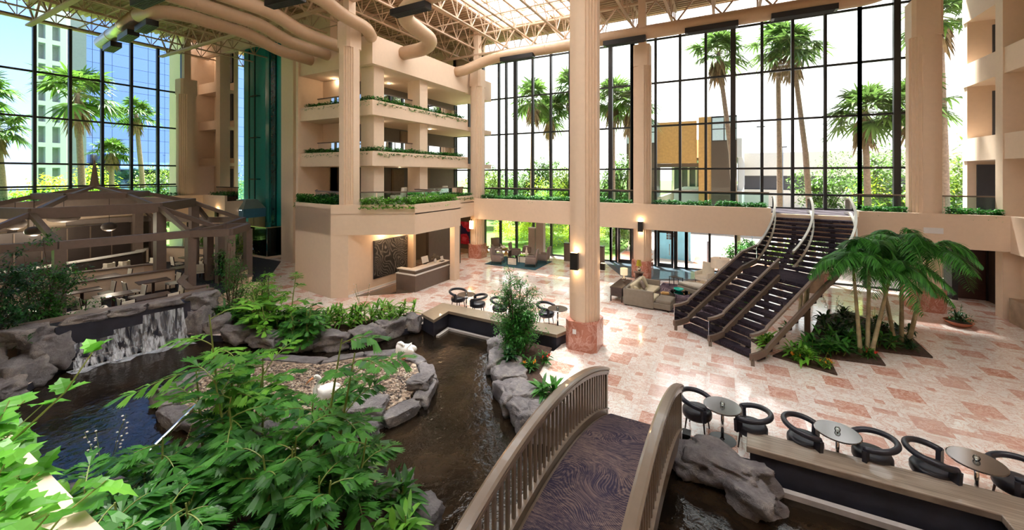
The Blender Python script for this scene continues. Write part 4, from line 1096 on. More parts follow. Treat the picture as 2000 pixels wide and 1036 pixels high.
# sofa group
def sofa1():
    t=thing('sectional_sofa','taupe sectional sofa seen from behind with cream seat cushions','sofa',(-3.98,18.0,0),radians(-6))
    f=M['sofa_fabric']
    b=MB(); b.rbox((1.0,.5,.2),(2.0,.95,.24),.03); b.rbox((.5,1.7,.2),(.95,1.6,.24),.03); part('seat_base',b,f,t,smooth=True)
    b=MB(); b.rbox((.65,.06,.4),(1.3,.14,.72),.03); part('back_panel',b,f,t,smooth=True)
    b=MB(); b.rbox((.07,1.25,.4),(.14,2.5,.72),.03); part('back_panel',b,f,t,smooth=True)
    b=MB(); b.rbox((.5,2.5,.36),(.95,.14,.62),.03); part('armrest',b,f,t,smooth=True)
    b=MB(); b.rbox((1.68,.52,.38),(.64,.9,.16),.05); part('seat_cushion',b,f,t,smooth=True)
    b=MB(); b.rbox((.74,.6,.38),(1.15,.85,.16),.05); part('seat_cushion',b,M['sofa_light'],t,smooth=True,label='pale cream seat cushion')
    b=MB(); b.rbox((.6,1.7,.38),(.85,1.3,.16),.05); part('seat_cushion',b,M['sofa_light'],t,smooth=True,label='pale cream seat cushion')
    b=MB(); b.rbox((.24,1.0,.62),(.2,1.0,.42),.08,M=Matrix.Rotation(-.2,3,'Y')); part('back_cushion',b,M['sofa_light'],t,smooth=True,label='pale cream back cushion')
    b=MB(); b.rbox((.24,1.95,.62),(.2,.85,.42),.08,M=Matrix.Rotation(-.2,3,'Y')); part('back_cushion',b,M['sofa_light'],t,smooth=True,label='pale cream back cushion')
    for x,y in ((.1,.1),(1.9,.1),(1.9,.9),(.1,2.45),(.9,2.45)):
        b=MB(); b.box(x-.03,x+.03,y-.03,y+.03,0,.08); part('foot',b,M['black_metal'],t)
sofa1()
def pillow(label,loc,mat,rz,tilt=.5,s=.42):
    b=MB(); vs=[];fs=[];n=9
    for side in (1,-1):
        for i in range(n):
            for j in range(n):
                u=-1+2*i/(n-1);v_=-1+2*j/(n-1); th=.085*((1-u**4)*(1-v_**4))**.6
                vs.append(V((side*th,u*s/2*(1-.06*v_*v_),v_*s/2*(1-.06*u*u))))
    for k in range(2):
        for i in range(n-1):
            for j in range(n-1):
                q=(k*n*n+i*n+j,k*n*n+(i+1)*n+j,k*n*n+(i+1)*n+j+1,k*n*n+i*n+j+1); fs.append(q if k==0 else q[::-1])
    Rm=Matrix.Rotation(rz,3,'Z')@Matrix.Rotation(-tilt,3,'Y')
    b.add([Rm@p+V((0,0,s/2)) for p in vs],fs)
    o=solo('throw_pillow',b,mat,label,'pillow','throw pillows on the sofas',smooth=True,origin=(0,0,0)); o.location=loc
pillow('dark grey throw pillow on the taupe sectional sofa',(-3.35,19.2,.47),M['mauve_fabric'],.1); pillow('large cream throw pillow at the far end of the sectional',(-3.35,19.75,.47),M['sofa_light'],.25,.4,.5)
pillow('small beige throw pillow in the near corner of the sectional',(-3.45,18.35,.47),M['gold_cushion'],.6,.5,.34)
t=thing('end_table','dark red-brown wooden console behind the taupe sofa','end table',(-4.3,19.1,0),radians(-4))
b=MB(); b.box(-.28,.28,-.85,.85,.6,.66); part('tabletop',b,M['dark_wood'],t)
b=MB(); b.box(-.26,.26,-.83,.83,.25,.6); part('cabinet_body',b,M['dark_wood'],t)
for sx in (-1,1):
    for sy in (-1,1): b=MB(); b.box(sx*.25-.025,sx*.25+.025,sy*.8-.025,sy*.8+.025,0,.25); part('leg',b,M['dark_wood'],t)
def tlamp(label,loc,shade,r0,r1,h,base):
    t=thing('table_lamp',label,'table lamp',loc)
    b=MB(); b.lathe([(.07,0),(.09,.02),(.05,.05),(.10,.12),(.11,.17),(.05,.24),(.02,.27),(.015,.36)],(0,0,0),20); part('lamp_base',b,M[base],t,smooth=True)
    b=MB(); b.lathe([(r0,.33),(r1,.33+h)],(0,0,0),28,cap=False); part('lamp_shade',b,M[shade],t,smooth=True)
tlamp('table lamp with cylindrical linen shade on the console behind the sofa',(-4.25,19.4,.66),'lamp_shade',.17,.17,.32,'silver')
tlamp('small lamp with amber yellow glass beside the marble pillar',(-3.9,21.3,.75),'yellow_glass',.14,.1,.28,'silver')
b=MB(); b.lathe([(.2,0),(.2,.72),(.26,.73),(.26,.75)],(0,0,0),20); o=solo('side_table',b,M['dark_wood'],'dark round side table under the amber glass lamp','side table',origin=(0,0,0)); o.location=(-3.9,21.3,0)
b=MB(); b.prism([(-3.2,18.1),(.6,17.7),(1.1,22.6),(-2.9,22.6)],.013,.026); solo('area_rug',b,M['rug_purple'],'purple and white patterned rug under the round glass table','rug')
t=thing('coffee_table','round glass coffee table with thin black legs and gold lower shelf','coffee table',(-1.78,19.6,.03))
b=MB(); b.lathe([(.42,0),(.43,.008),(.42,.016)],(0,0,.42),36); part('glass_top',b,M['glass_clear'],t)
b=MB(); b.tube([(.42*cos(2*pi*k/24),.42*sin(2*pi*k/24),.41) for k in range(25)],.012,6); part('rim',b,M['black_metal'],t)
for k in range(3): b=MB(); b.tube([(.38*cos(k*2.1),.38*sin(k*2.1),.41),(.38*cos(k*2.1),.38*sin(k*2.1),0)],.012,8); part('leg',b,M['black_metal'],t)
t=thing('coffee_table','low square dark table with books beside the round glass table','coffee table',(-2.45,19.35,.03),radians(10))
b=MB(); b.box(-.45,.45,-.3,.3,.30,.33); part('tabletop',b,M['dark_wood'],t)
for sx in(-1,1):
    for sy in(-1,1): b=MB(); b.box(sx*.42-.015,sx*.42+.015,sy*.27-.015,sy*.27+.015,0,.3); part('leg',b,M['black_metal'],t)
b=MB(); b.cbox((0,0,.02),(.35,.25,.04),.3); b.cbox((.02,0,.055),(.3,.22,.03),.1); o=solo('book_stack',b,M['book_gold'],'golden books stacked on the low dark table','books',origin=(0,0,0)); o.location=(-2.4,19.35,.36)
t=thing('glass_bowl','bright green glass bowl on the round coffee table','bowl',(-1.85,19.7,.47))
b=MB(); b.lathe([(.08,0),(.13,.02),(.2,.07),(.22,.12),(.19,.08),(.1,.03),(.001,.02)],(0,0,0),24,cap=False); part('bowl_body',b,M['green_bowl'],t,smooth=True)
def sofa2():
    t=thing('chaise_sofa','grey upholstered chaise sofa beyond the round glass table','sofa',(-.85,21.0,.03),radians(-35))
    f=M['sofa_fabric']
    b=MB(); b.rbox((0,0,.2),(2.3,.95,.22),.03); part('seat_base',b,f,t,smooth=True)
    b=MB(); b.rbox((-.1,-.02,.38),(2.1,.85,.14),.05); part('seat_cushion',b,f,t,smooth=True)
    b=MB(); b.rbox((.5,.45,.42),(1.3,.14,.62),.03); part('back_panel',b,f,t,smooth=True)
    b=MB(); b.rbox((1.1,0,.42),(.14,.95,.62),.03); part('armrest',b,f,t,smooth=True)
    for sx in(-1,1):
        for sy in(-1,1): b=MB(); b.box(sx*1.05-.03,sx*1.05+.03,sy*.4-.03,sy*.4+.03,0,.1); part('foot',b,M['black_metal'],t)
sofa2()
pillow('pale throw pillow on the grey chaise under the stairs',(-.05,20.5,.5),M['cream_fabric'],2.5)
t=thing('metal_side_table','thin framed metal side table at the end of the grey chaise','side table',(-2.2,22.1,0),radians(-35))
b=MB(); b.box(-.3,.3,-.18,.18,.5,.52); part('tabletop',b,M['dark_wood'],t)
for sx in(-1,1):
    for sy in(-1,1): b=MB(); b.box(sx*.28-.012,sx*.28+.012,sy*.16-.012,sy*.16+.012,0,.5); part('leg',b,M['black_metal'],t)
k=armchair('cream_fabric'); k.location=(-.95,23.6,0); k.rotation_euler=(0,0,radians(-120)); k['label']='cream armchair standing beside the tripod floor lamp'
for q_,(x_,y_,a_,l_) in enumerate([(-17.0,17.6,200,'cream armchair behind the lounge guard rail nearest the first column'),(-17.0,19.4,170,'cream armchair behind the lounge guard rail in the middle'),(-16.9,21.4,190,'cream armchair behind the lounge guard rail near the corner pillar')]): dup(k,(x_,y_,3.975),radians(a_),l_,'cream armchairs on the mezzanine lounge')
t=thing('floor_lamp','tripod floor lamp with a wide drum shade before the glass wall','floor lamp',(-.2,23.7,0))
for q in range(3): b=MB(); a=q*2.1+.3; b.bar((.28*cos(a),.28*sin(a),0),(.08*cos(a),.08*sin(a),.95),.04); part('leg',b,M['dark_wood'],t)
b=MB(); b.lathe([(.46,.9),(.44,1.38)],(0,0,0),32,cap=False); b.lathe([(.45,1.375),(.001,1.375)],(0,0,0),32,cap=False); part('lamp_shade',b,M['lamp_linen'],t,smooth=False)
b=MB(); b.tube([(0,0,.9),(0,0,1.44)],.015,8); part('stem',b,M['black_metal'],t)
k=thing('wall_speaker','white sign box on the cream slab behind the palms','sign',(7.7,22.97,3.45)); b=MB(); b.box(-.3,.3,0,.03,-.12,.12); part('panel',b,M['white_paint'],k)
# outdoor blue notice seen through the right-hand door
t=thing('notice_board','blue white panel with a dark square emblem standing outside the right door','sign',(-2.9,29.2,0))
b=MB(); b.box(-1.3,.9,0,.05,.0,2.2); part('board',b,M['blue_panel'] if 'blue_panel' in M else plain('blue_panel',(.22,.55,.75),.3,var=.12,vs=1.2),t)
b=MB()
for i in range(3):
    for j in range(3):
        if (i,j)!=(2,0): b.box(-.62+i*.17,-.62+i*.17+.14,-.01,0,1.35+j*.17,1.35+j*.17+.14)
part('emblem',b,M['charcoal'],t)
# ================================================================== PAVILION
PV=M['pavilion_paint']
def pavilion():
    T=thing('pavilion','brown timber hexagonal pavilion frame with open roof and central spire','pavilion',(-29.5,8.3,0))
    d=V((.215,.977,0)); n1=V((.977,-.215,0)); C=V((-29.5,8.3,0))
    a=4.2
    def hexp(side,z,rot=0):
        R=side; base=atan2(n1.y,n1.x)
        return [C+V((cos(base+radians(30+60*k)),sin(base+radians(30+60*k)),0))*R+UP*z for k in range(6)]
    ring=hexp(a,4.1); up=hexp(2.1,4.72); apex=C+UP*5.15
    # order: hex vertices; edge k joins vertex k-1 and k; front edge normal n1 joins vertex 5(-30deg) and 0(+30)
    outer=[]
    for k in range(6):
        # edge between vertex k-1 and k
        nm=V((cos(atan2(n1.y,n1.x)+radians(60*k)),sin(atan2(n1.y,n1.x)+radians(60*k)),0))
        ov=2.6 if k in (0,1,5) else .9
        p=ring[k-1]+nm*ov; q=ring[k]+nm*ov
        if k==0: p=p+d*.75; q=q+d*.75
        outer.append((V((p.x,p.y,2.93)),V((q.x,q.y,2.93))))
    def beam(name,p,q,w,h): b=MB(); b.bar(p,q,w,h); part(name,b,PV,T,local=False)
    for k in range(6):
        beam('ring_beam',ring[k-1],ring[k],.22,.48)
        beam('upper_ring_beam',up[k-1],up[k],.2,.3)
        beam('rafter',ring[k],up[k],.18,.2)
        beam('hip_rafter',up[k],apex,.14,.14)
        p,q=outer[k]; beam('eave_beam',p,q,.26,.34)
        beam('link_beam',q,outer[(k+1)%6][0],.26,.34)
        beam('lower_rafter',p,ring[k-1],.2,.2); beam('lower_rafter',q,ring[k],.2,.2)
    b=MB(); b.tube([apex-UP*.1,apex+UP*.15,apex+UP*1.4],[.32,.2,.03],6); part('spire',b,PV,T,local=False)
    for k in (0,1,5,4,2,3):
        p,q=outer[k]
        for w in (p,q):
            b=MB(); b.box(w.x-.17,w.x+.17,w.y-.17,w.y+.17,0,2.8); part('post',b,PV,T,local=False)
    for k in (0,1,2,3,4):
        w=ring[k]; b=MB(); b.box(w.x-.2,w.x+.2,w.y-.2,w.y+.2,0,3.9); part('inner_post',b,PV,T,local=False)
    # side bay toward the right
    A=outer[0][1]; e=[A, V((-21.6,10.9,2.93)), V((-23.2,12.6,2.93)), V((-24.9,11.5,2.93))]
    for p,q in zip(e,e[1:]+e[:1]): beam('bay_beam',p,q,.26,.34)
    for p in e[1:]:
        b=MB(); b.box(p.x-.16,p.x+.16,p.y-.16,p.y+.16,0,2.8); part('post',b,PV,T,local=False)
pavilion()
# bar back wall with panels, bar counter and stools
t=thing('bar_wall','dark panelled back wall standing inside the pavilion','bar wall',(-33.0,8.5,0.03),radians(12))
b=MB(); b.box(-.1,.1,-3.6,3.6,0,2.75); part('wall_panel',b,M['dark_panel'],t)
for k in range(7): b=MB(); b.box(.1,.13,-3.5+k*1.02,-3.45+k*1.02,0,2.7); part('panel_batten',b,M['bronze_paint'],t)
t=thing('bar_counter','dark curved bar counter with a white top edge in the pavilion','bar counter',(-31.3,8.3,.03),radians(12))
b=MB(); b.sweep([(-.8,-3.4,.5),(.1,-2.6,.5),(.2,0,.5),(.1,2.6,.5),(-.7,3.3,.5)],.35,1.0); part('counter_front',b,M['dark_panel'],t)
b=MB(); b.sweep([(-.8,-3.45,1.03),(.12,-2.63,1.03),(.22,0,1.03),(.12,2.63,1.03),(-.7,3.35,1.03)],.5,.06); part('counter_top',b,M['white_stone'],t)
def stool():
    t=thing('bar_stool','x','bar stool')
    b=MB(); b.rbox((0,0,.62),(.42,.42,.1),.04); part('seat',b,M['cream_fabric'],t,smooth=True)
    b=MB(); b.sweep([(.05,-.22,.78),(-.17,-.16,.78),(-.21,0,.78),(-.17,.16,.78),(.05,.22,.78)],.05,.24); part('backrest',b,M['cream_fabric'],t)
    for sx in(-1,1):
        for sy in(-1,1): b=MB(); b.tube([(sx*.16,sy*.16,.58),(sx*.2,sy*.2,0)],.016,6); part('leg',b,M['dark_wood'],t)
    return t
sl=[(-30.25,7.4,'low backed cream stool at the left of the dark bar'),(-29.95,9.0,'low backed cream stool at the middle of the dark bar'),(-29.85,9.6,'low backed cream stool at the right of the dark bar'),(-29.6,10.9,'cream stool beyond the pavilion inner post')]
st=None
for x,y,l in sl:
    if st is None: st=stool(); st.location=(x,y,.03); st.rotation_euler=(0,0,radians(190)); st['label']=l; st['group']='cream bar stools'
    else: dup(st,(x,y,.03),radians(190),l,'cream bar stools')
# woven pendant shades
for k,(x,y,z,r,l) in enumerate([(-30.0,6.3,3.0,.33,'round woven pendant shade at left inside the pavilion'),(-29.6,8.9,2.95,.33,'round woven pendant shade at right inside the pavilion'),(-31.2,7.6,3.45,.62,'wide flat woven shade over the bar'),(-31,5.9,3.35,.4,'woven shade half hidden behind the ring beam at left')]):
    t=thing('pendant_shade',l,'pendant lamp',(x,y,z),0,'woven pendant shades in the pavilion')
    b=MB(); b.ball((0,0,0),r,18,10,(1,1,.72 if r<.5 else .35)); part('woven_shade',b,M['shade_brown'],t,smooth=True)
    b=MB(); b.tube([(0,0,r*.3),(0,0,4.6-z)],.012,6); part('cord',b,M['black_metal'],t); point((x,y,z-r*.9-.12),45,(1,.85,.65),.15,'pendant_glow')
# low partition walls with brown caps
def partition(label,pts,h=.95,th=.16,cap=True):
    t=thing('partition_wall',label,'low wall',(*pts[0],0))
    b=MB(); b.sweep([(x,y,h/2) for x,y in pts],th,h); part('wall_panel',b,M['cream'],t,local=False)
    b=MB(); b.sweep([(x,y,h+.03) for x,y in pts],th+.14,.07); part('cap_rail',b,M['pavilion_paint'],t,local=False)
partition('low cream partition with brown cap behind the front dining row',[(-26.6,2.0),(-25.6,6.3),(-24.75,9.9)])
partition('low cream partition behind the second dining row of the terrace',[(-28.6,3.5),(-28.3,7.4),(-27.6,9.7),(-27.0,10.3)],.9)
partition('low cream wall bending at the right end of the pavilion terrace',[(-23.4,9.9),(-21.9,9.0),(-20.2,8.6),(-19.9,9.2)],.9)
partition('low cream wall under the right posts of the pavilion',[(-23.6,12.0),(-22.3,12.0),(-21.6,11.0),(-20.4,11.2)],.8)
partition('low curved wall at the back of the terrace near the elevator',[(-34,11.6),(-32.2,12.9),(-28.5,14.2),(-25.8,13.6)],.95)
partition('brown capped ledge directly behind the waterfall rocks',[(-19.4,1.5),(-18.9,4.2),(-18.3,7.4),(-18.5,8.6)],1.12,.3)
# cream faced curb slope right of the waterfall toward the walkway
b=MB(); b.prism([(-18.4,7.6),(-17.6,8.6),(-19.6,11.6),(-20.4,11.2)],0,.55); solo('curb_wall',b,M['cream'],'low cream curb wall between terrace and marble walkway','curb')
# dining tables and chairs
def dtable(w=.75,l=1.15):
    t=thing('dining_table','x','table')
    b=MB(); b.box(-l/2,l/2,-w/2,w/2,.71,.75); o=part('tabletop',b,M['table_wood'],t)
    b=MB(); b.box(-.05,.05,-.05,.05,.03,.71); part('pedestal',b,M['dark_wood'],t)
    b=MB(); b.box(-.3,.3,-.22,.22,0,.03); part('base_plate',b,M['dark_wood'],t); return t
def dchair():
    t=thing('dining_chair','x','chair')
    b=MB(); b.rbox((0,0,.44),(.46,.46,.09),.03); part('seat',b,M['cream_fabric'],t,smooth=True)
    b=MB(); b.rbox((-.235,0,.70),(.05,.44,.42),.02,M=Matrix.Rotation(-.12,3,'Y')); part('backrest',b,M['cream_fabric'],t,smooth=True)
    for sy in (-1,1):
        b=MB(); b.bar((-.22,sy*.215,0),(-.20,sy*.215,.42),.035); b.bar((-.2,sy*.215,.42),(-.275,sy*.215,.92),.035); part('back_post',b,M['dark_wood'],t)
        b=MB(); b.bar((.2,sy*.2,0),(.19,sy*.2,.4),.035); part('leg',b,M['dark_wood'],t)
    return t
DT=dtable(); DC=dchair(); zt=.03
tabs=[(-24.5,6.5,'dark dining table beside the left post in the front row'),(-23.85,8.7,'dark dining table at the far right of the front row by the partition'),
      (-22.55,6.9,'dark dining table in the middle of the front dining row'),(-20.9,7.6,'dark table just behind the waterfall ledge at right'),
      (-20.7,5.6,'dark table just behind the waterfall ledge at left'),(-27.0,7.9,'dark dining table behind the first low partition'),
      (-26.0,10.9,'dark dining table behind the inner post of the pavilion'),(-28.8,12.4,'dark dining table at the far back of the terrace'),(-25.9,12.6,'dark dining table by the right bay posts'),(-22.6,4.2,'dark table half hidden by the foliage at the left edge')]
for i,(x,y,l) in enumerate(tabs):
    a=radians(-8 if i<5 else 0)
    if i==0: DT.location=(x,y,zt); DT.rotation_euler=(0,0,a+pi/2); DT['label']=l; DT['group']='terrace dining tables'
    else: dup(DT,(x,y,zt),a+pi/2,l,'terrace dining tables')
first=True
where=['near','far']
def chairs_at(x,y,ang,l):
    global first
    if first: DC.location=(x,y,zt); DC.rotation_euler=(0,0,radians(ang)); DC['label']=l; DC['group']='cream dining chairs'; first=False
    else: dup(DC,(x,y,zt),radians(ang),l,'cream dining chairs')
# table axis is y; chairs stand at the -y and +y ends, facing the table
for (x,y,l),nm in zip(tabs,('left post table','right table by the partition','middle table of the front row','right ledge table','left ledge table','table behind the first partition','table behind the inner post','far back table','right bay table','table at the left edge')):
    chairs_at(x+.05,y-.78,90,'cream dining chair on the left side of the '+nm)
    chairs_at(x-.05,y+.78,-90,'cream dining chair on the right side of the '+nm)
chairs_at(-22.0,6.1,180,'cream chair with its back to the pond before the middle front table')
chairs_at(-20.2,7.9,185,'cream chair with its back to the pond near the right ledge')
chairs_at(-20.5,6.6,185,'cream chair with its back to the pond at the middle of the ledge')
chairs_at(-25.3,11.2,160,'dark framed cream chair turned toward the inner post')
chairs_at(-25.0,12.0,170,'dark framed cream chair beside the right bay table')
chairs_at(-28.3,13.2,-60,'cream chair at the back corner of the terrace')
# ================================================================== ELEVATOR
t=thing('glass_elevator','glass elevator cab with blue band and pitched grey roof at the teal shaft','elevator',(-31.25,17.0,0))
hx,hy=.85,.8
b=MB(); b.add([(-hx,-hy,3.3),(hx,-hy,3.3),(hx,hy,3.3),(-hx,hy,3.3),(-.45,-.4,3.95),(.45,-.4,3.95),(.45,.4,3.95),(-.45,.4,3.95)],[(0,1,5,4),(1,2,6,5),(2,3,7,6),(3,0,4,7),(4,5,6,7),(3,2,1,0)]); part('cab_roof',b,M['cab_roof'],t)
b=MB(); b.box(-hx,hx,-hy,hy,2.65,3.3); part('blue_band',b,M['cab_blue'],t)
b=MB()
for k in range(7): b.ball((-.6+k*.2,-hy-.01,3.22),.018,8,6)
part('light_studs',b,M['white_lamp'],t)
b=MB(); b.box(-hx,hx,-hy,hy,.1,.3); part('cab_floor',b,M['cab_blue'],t)
b=MB(); b.box(-hx+.02,hx-.02,hy-.1,hy-.05,.3,2.65); b.box(.2,hx-.1,-.1,0,.3,2.65); part('wood_interior',b,M['cab_wood'],t)
b=MB(); b.box(-hx,hx,-hy,-hy+.015,.3,2.65); b.box(-hx,-hx+.015,-hy,hy,.3,2.65); b.box(hx-.015,hx,-hy,hy,.3,2.65); part('glass_wall',b,M['glass_clear'],t)
b=MB()
for x in(-hx,hx): b.box(x-.02,x+.02,-hy-.02,-hy+.03,.3,2.65)
part('corner_post',b,M['silver'],t)
# shaft rails
for x,l in ((-32.5,'left slim dark guide rail on the teal elevator shaft'),(-31.75,'right slim dark guide rail on the teal elevator shaft')):
    t=thing('guide_rail',l,'guide rail',(x,17.75,3.9)); b=MB(); b.box(-.04,.04,-.04,.04,0,11.5); part('rail',b,M['teal_dark'],t)
    for z in (1.5,4.7,7.9):
        b=MB(); b.box(-.03,.75 if x<-32 else .3,-.03,.25,z,z+.07); part('bracket',b,M['teal_dark'],t)
t=thing('elevator_guard','dark glass guard with gold top rail around the elevator base','glass guard',(-30,16.5,0))
b=MB(); b.sweep([(-34.2,16.35,2.12),(-27.85,16.35,2.12),(-27.4,17.9,2.12)],.07,.06); part('top_rail',b,plain('gold_rail',(.5,.42,.25),.3,metal=.7),t,local=False)
b=MB(); b.box(-34.2,-27.9,16.34,16.36,.1,2.1); part('glass_panel',b,M['glass_teal'],t,local=False)
b=MB(); b.bar((-27.85,16.4,1.1),(-27.42,17.85,1.1),.015,2.0); part('glass_panel',b,M['glass_dark'],t,local=False)
b=MB(); b.sweep([(-34.2,16.3,.06),(-27.8,16.3,.06),(-27.35,17.9,.06)],.2,.14); part('curb',b,M['cream'],t,local=False)
t=thing('blue_sculpture','small bright blue folded paper-like figure among plants by the elevator','sculpture',(-27.2,14.9,.9))
b=MB(); b.lathe([(.22,0),(.1,.3),(.17,.3),(.06,.6),(.11,.6),(.01,.85)],(0,0,0),6); part('figure',b,M['cab_blue'],t); b=MB(); b.box(-.06,.06,-.06,.06,-.9,0); part('stand',b,M['black_metal'],t)
# ================================================================== ROCKS
def rock_mb(size,seed,rot=0,rough=.28,sub=4,flat=None):
    bm=bmesh.new(); bmesh.ops.create_icosphere(bm,subdivisions=sub,radius=1)
    off=V((seed*7.13,seed*3.7,seed*1.9)); R=Matrix.Rotation(rot,3,'Z')
    for v in bm.verts:
        p=v.co.copy()
        q=V((max(-.72,min(.72,p.x)),max(-.72,min(.72,p.y)),max(-.8,min(.62,p.z))))*1.15
        n=noise.noise(p*1.1+off)*rough*1.5+(.5-abs(noise.noise(p*2.2+off)))*rough*1.1+(.5-abs(noise.noise(p*5+off)))*rough*.5+noise.noise(p*11+off)*rough*.22-rough*.6
        c=noise.cell(p*1.6+off)*.08
        q=q*(1+n+c)
        if flat: q.z=min(q.z,flat+.06*noise.noise(p*3+off))
        v.co=R@V((q.x*size[0],q.y*size[1],q.z*size[2]))
    mb=MB(); bm.verts.index_update(); mb.v=[tuple(v.co) for v in bm.verts]; mb.f=[[v.index for v in f.verts] for f in bm.faces]; mb.m=[0]*len(mb.f); bm.free(); return mb
def rock(label,x,y,z,size,seed,rot=0,group=None,flat=None,rough=.28):
    size=tuple(s_*.86 for s_ in size); o=solo('boulder',rock_mb(size,seed,rot,rough,flat=flat),M['rock'],label,'rock',group,smooth=True,origin=(0,0,0)); o.location=(x,y,z); return o
RK=[
 # east shore, from the tan bench toward the bridge
 (-6.75,11.75,.0,(.75,.55,.42),1,-.9,'pale boulder at the foot of the pond tree, farthest of the right shore row'),
 (-6.15,10.95,.0,(.75,.6,.42),2,-1.0,'rounded grey boulder second along the right shore below the tree'),
 (-5.45,10.05,.02,(.8,.6,.45),3,-.9,'light topped boulder third along the right shore below the tree'),
 (-4.85,9.25,.0,(.7,.6,.5),4,-.8,'dark faced boulder in the middle of the right shore row'),
 (-4.25,8.75,.0,(.55,.5,.45),5,-.5,'squat boulder just before the bridge row end'),
 (-3.65,8.6,.02,(.72,.62,.5),6,-.2,'large pale boulder touching the left bridge railing'),
 (-2.9,8.9,-.1,(.6,.45,.4),7,.1,'boulder tucked under the far end of the footbridge'),
 # right of the bridge
 (-.55,8.85,-.05,(.55,.5,.42),8,.2,'dark ridged boulder just right of the footbridge'),
 (.15,8.85,.02,(.95,.55,.45),9,-.15,'big jagged boulder at the end of the slatted bench'),
 (.45,8.45,-.05,(.6,.45,.38),10,-.5,'pointed boulder reaching into the water before the bench end'),
 # north shore
 (-10.65,11.75,.1,(.5,.45,.42),11,.4,'craggy pale boulder beside the tan bench corner'),
 (-11.05,11.05,.08,(.6,.5,.42),12,1.2,'light speckled boulder next to the tan bench'),
 (-11.35,10.1,.05,(.75,.5,.42),13,1.3,'long smooth grey boulder in the middle of the far shore'),
 (-11.9,9.35,.05,(.75,.5,.42),14,.6,'rounded grey boulder left of the long one on the far shore'),
 (-12.9,8.75,.0,(.75,.5,.35),15,.3,'grey boulder below the leafy row on the far shore'),
 (-14.1,8.35,.0,(.8,.5,.35),16,.2,'boulder half hidden under leaves on the far shore'),
 (-15.4,8.1,.05,(.8,.5,.42),17,.2,'boulder between the leafy row and the waterfall'),
 # waterfall flanks
 (-17.35,7.65,.35,(.65,.6,.85),18,.3,'tall dark boulder at the right side of the waterfall'),
 (-17.6,7.9,1.0,(.6,.6,.4),19,.8,'rugged boulder on top at the right end of the waterfall'),
 (-16.6,8.0,.15,(.6,.5,.5),20,.5,'low boulder right of the waterfall foot'),
 (-18.0,4.05,.5,(.62,.6,.75),21,.1,'upright dark boulder at the left side of the waterfall'),
 (-18.25,3.65,1.05,(.65,.6,.4),22,.6,'knobbly boulder on top at the left end of the waterfall'),
 (-17.6,3.4,.2,(.7,.6,.5),23,.4,'brown stained boulder below the left end of the waterfall'),
 (-17.0,2.75,.05,(.85,.75,.38),24,.2,'broad flat slab boulder on the left bank'),
 (-16.2,2.2,.02,(.95,.7,.36),25,.1,'large flat pale boulder nearest on the left bank'),
 (-18.4,2.5,.5,(.9,.8,.7),26,.4,'dark boulder in shade behind the left bank slabs'),
 (-17.6,1.4,.3,(1.1,.8,.55),27,.4,'dark boulder under the ferns at the left edge'),
 # near shore
 (-9.55,3.15,-.05,(.75,.5,.3),28,.5,'flat pale rock on the near shore beside the feeder post'),
 (-10.1,2.5,-.02,(.6,.5,.3),29,.2,'pinkish flat rock at the near shore left of the feeder'),
 (-4.55,5.25,.0,(.42,.4,.32),30,.1,'small grey rock at the bottom edge of the pond'),
 (-4.1,4.6,.0,(.5,.4,.34),31,.4,'grey rock at the bottom edge beside the bridge water'),
 (-5.3,5.5,.0,(.45,.35,.3),32,.9,'small rock among the near leaves at the waterline'),
 (-6.3,5.65,-.02,(.5,.35,.3),33,.0,'rock hidden under the big shrub at the waterline'),
]
for x,y,z,s,sd,r,l in RK: rock(l,x,y,z,s,sd,r,'shore boulders of the pond')
# rock rim over the waterfall: three long ledges
for k,(x,y,r) in enumerate([(-17.88,4.85,1.31),(-17.66,5.8,1.33),(-17.45,6.75,1.35)]):
    rock(['left third of the rough rock lip over the waterfall','middle third of the rough rock lip over the waterfall','right third of the rough rock lip over the waterfall'][k],x-.12,y,1.2,(.62,.26,.17),40+k,r,'rock lip over the waterfall')
# waterfall face (dark wall), water sheets, foam
b=MB(); b.prism([(-17.95,4.2),(-17.3,7.4),(-17.9,7.6),(-18.7,4.2)],-.9,1.12); solo('fall_wall',b,M['pool_liner'],'dark wet stone wall behind the falling water','waterfall wall')
def sheet(label,y0,y1,zt,seed):
    rr=random.Random(seed); b=MB(); n=14;m=10; vs=[];fs=[]
    for i in range(n+1):
        y=y0+(y1-y0)*i/n; xb=-17.93+(y-4.3)*.205+.03
        for j in range(m+1):
            t=j/m; sp=.05+.26*t**1.6+.03*rr.random(); vs.append((xb+sp,y+(i/n-.5)*.16*t,zt-(zt-WZ)*t))
    for i in range(n):
        for j in range(m): fs.append((i*(m+1)+j,(i+1)*(m+1)+j,(i+1)*(m+1)+j+1,i*(m+1)+j+1))
    b.add(vs,fs); solo('falling_water',b,M['falling_water'],label,'waterfall',kind='stuff',smooth=True)
sheet('left veil of white water falling from low on the wall',4.55,5.45,.55,1); sheet('middle spray of white water down the dark wall',5.4,6.15,.72,2); sheet('right thin veil of water near the rock corner',6.1,7.15,1.0,3)
b=MB(); P=[]; 
for i in range(13):
    t=i/12; y=4.35+2.9*t; x=-17.93+(y-4.3)*.205+.25; P.append((x,y)); 
Q=[(x+.35+.18*sin(i*1.7),y+.03) for i,(x,y) in enumerate(P)]
poly=P+Q[::-1]; b=holed(poly,[],WZ+.012)
solo('waterfall_foam',b,M['foam'],'white foam line where the falling water meets the pond','foam',kind='stuff')
# ================================================================== ISLAND
IS=[(-12.3,4.75),(-13.3,5.5),(-13.6,6.5),(-12.85,7.5),(-11.0,8.2),(-10.3,9.1),(-9.3,9.7),(-8.2,9.6),(-7.35,8.9),(-6.95,7.9),(-7.15,6.9),(-8.0,6.15),(-9.6,5.45),(-11.2,4.7)]
isl=inset_poly(IS,.25)
b=MB(); b.prism(isl,-.8,.02); solo('island_pebbles',b,M['pebbles'],'pebble covered bed filling the kidney shaped pond island','pebbles',kind='stuff')
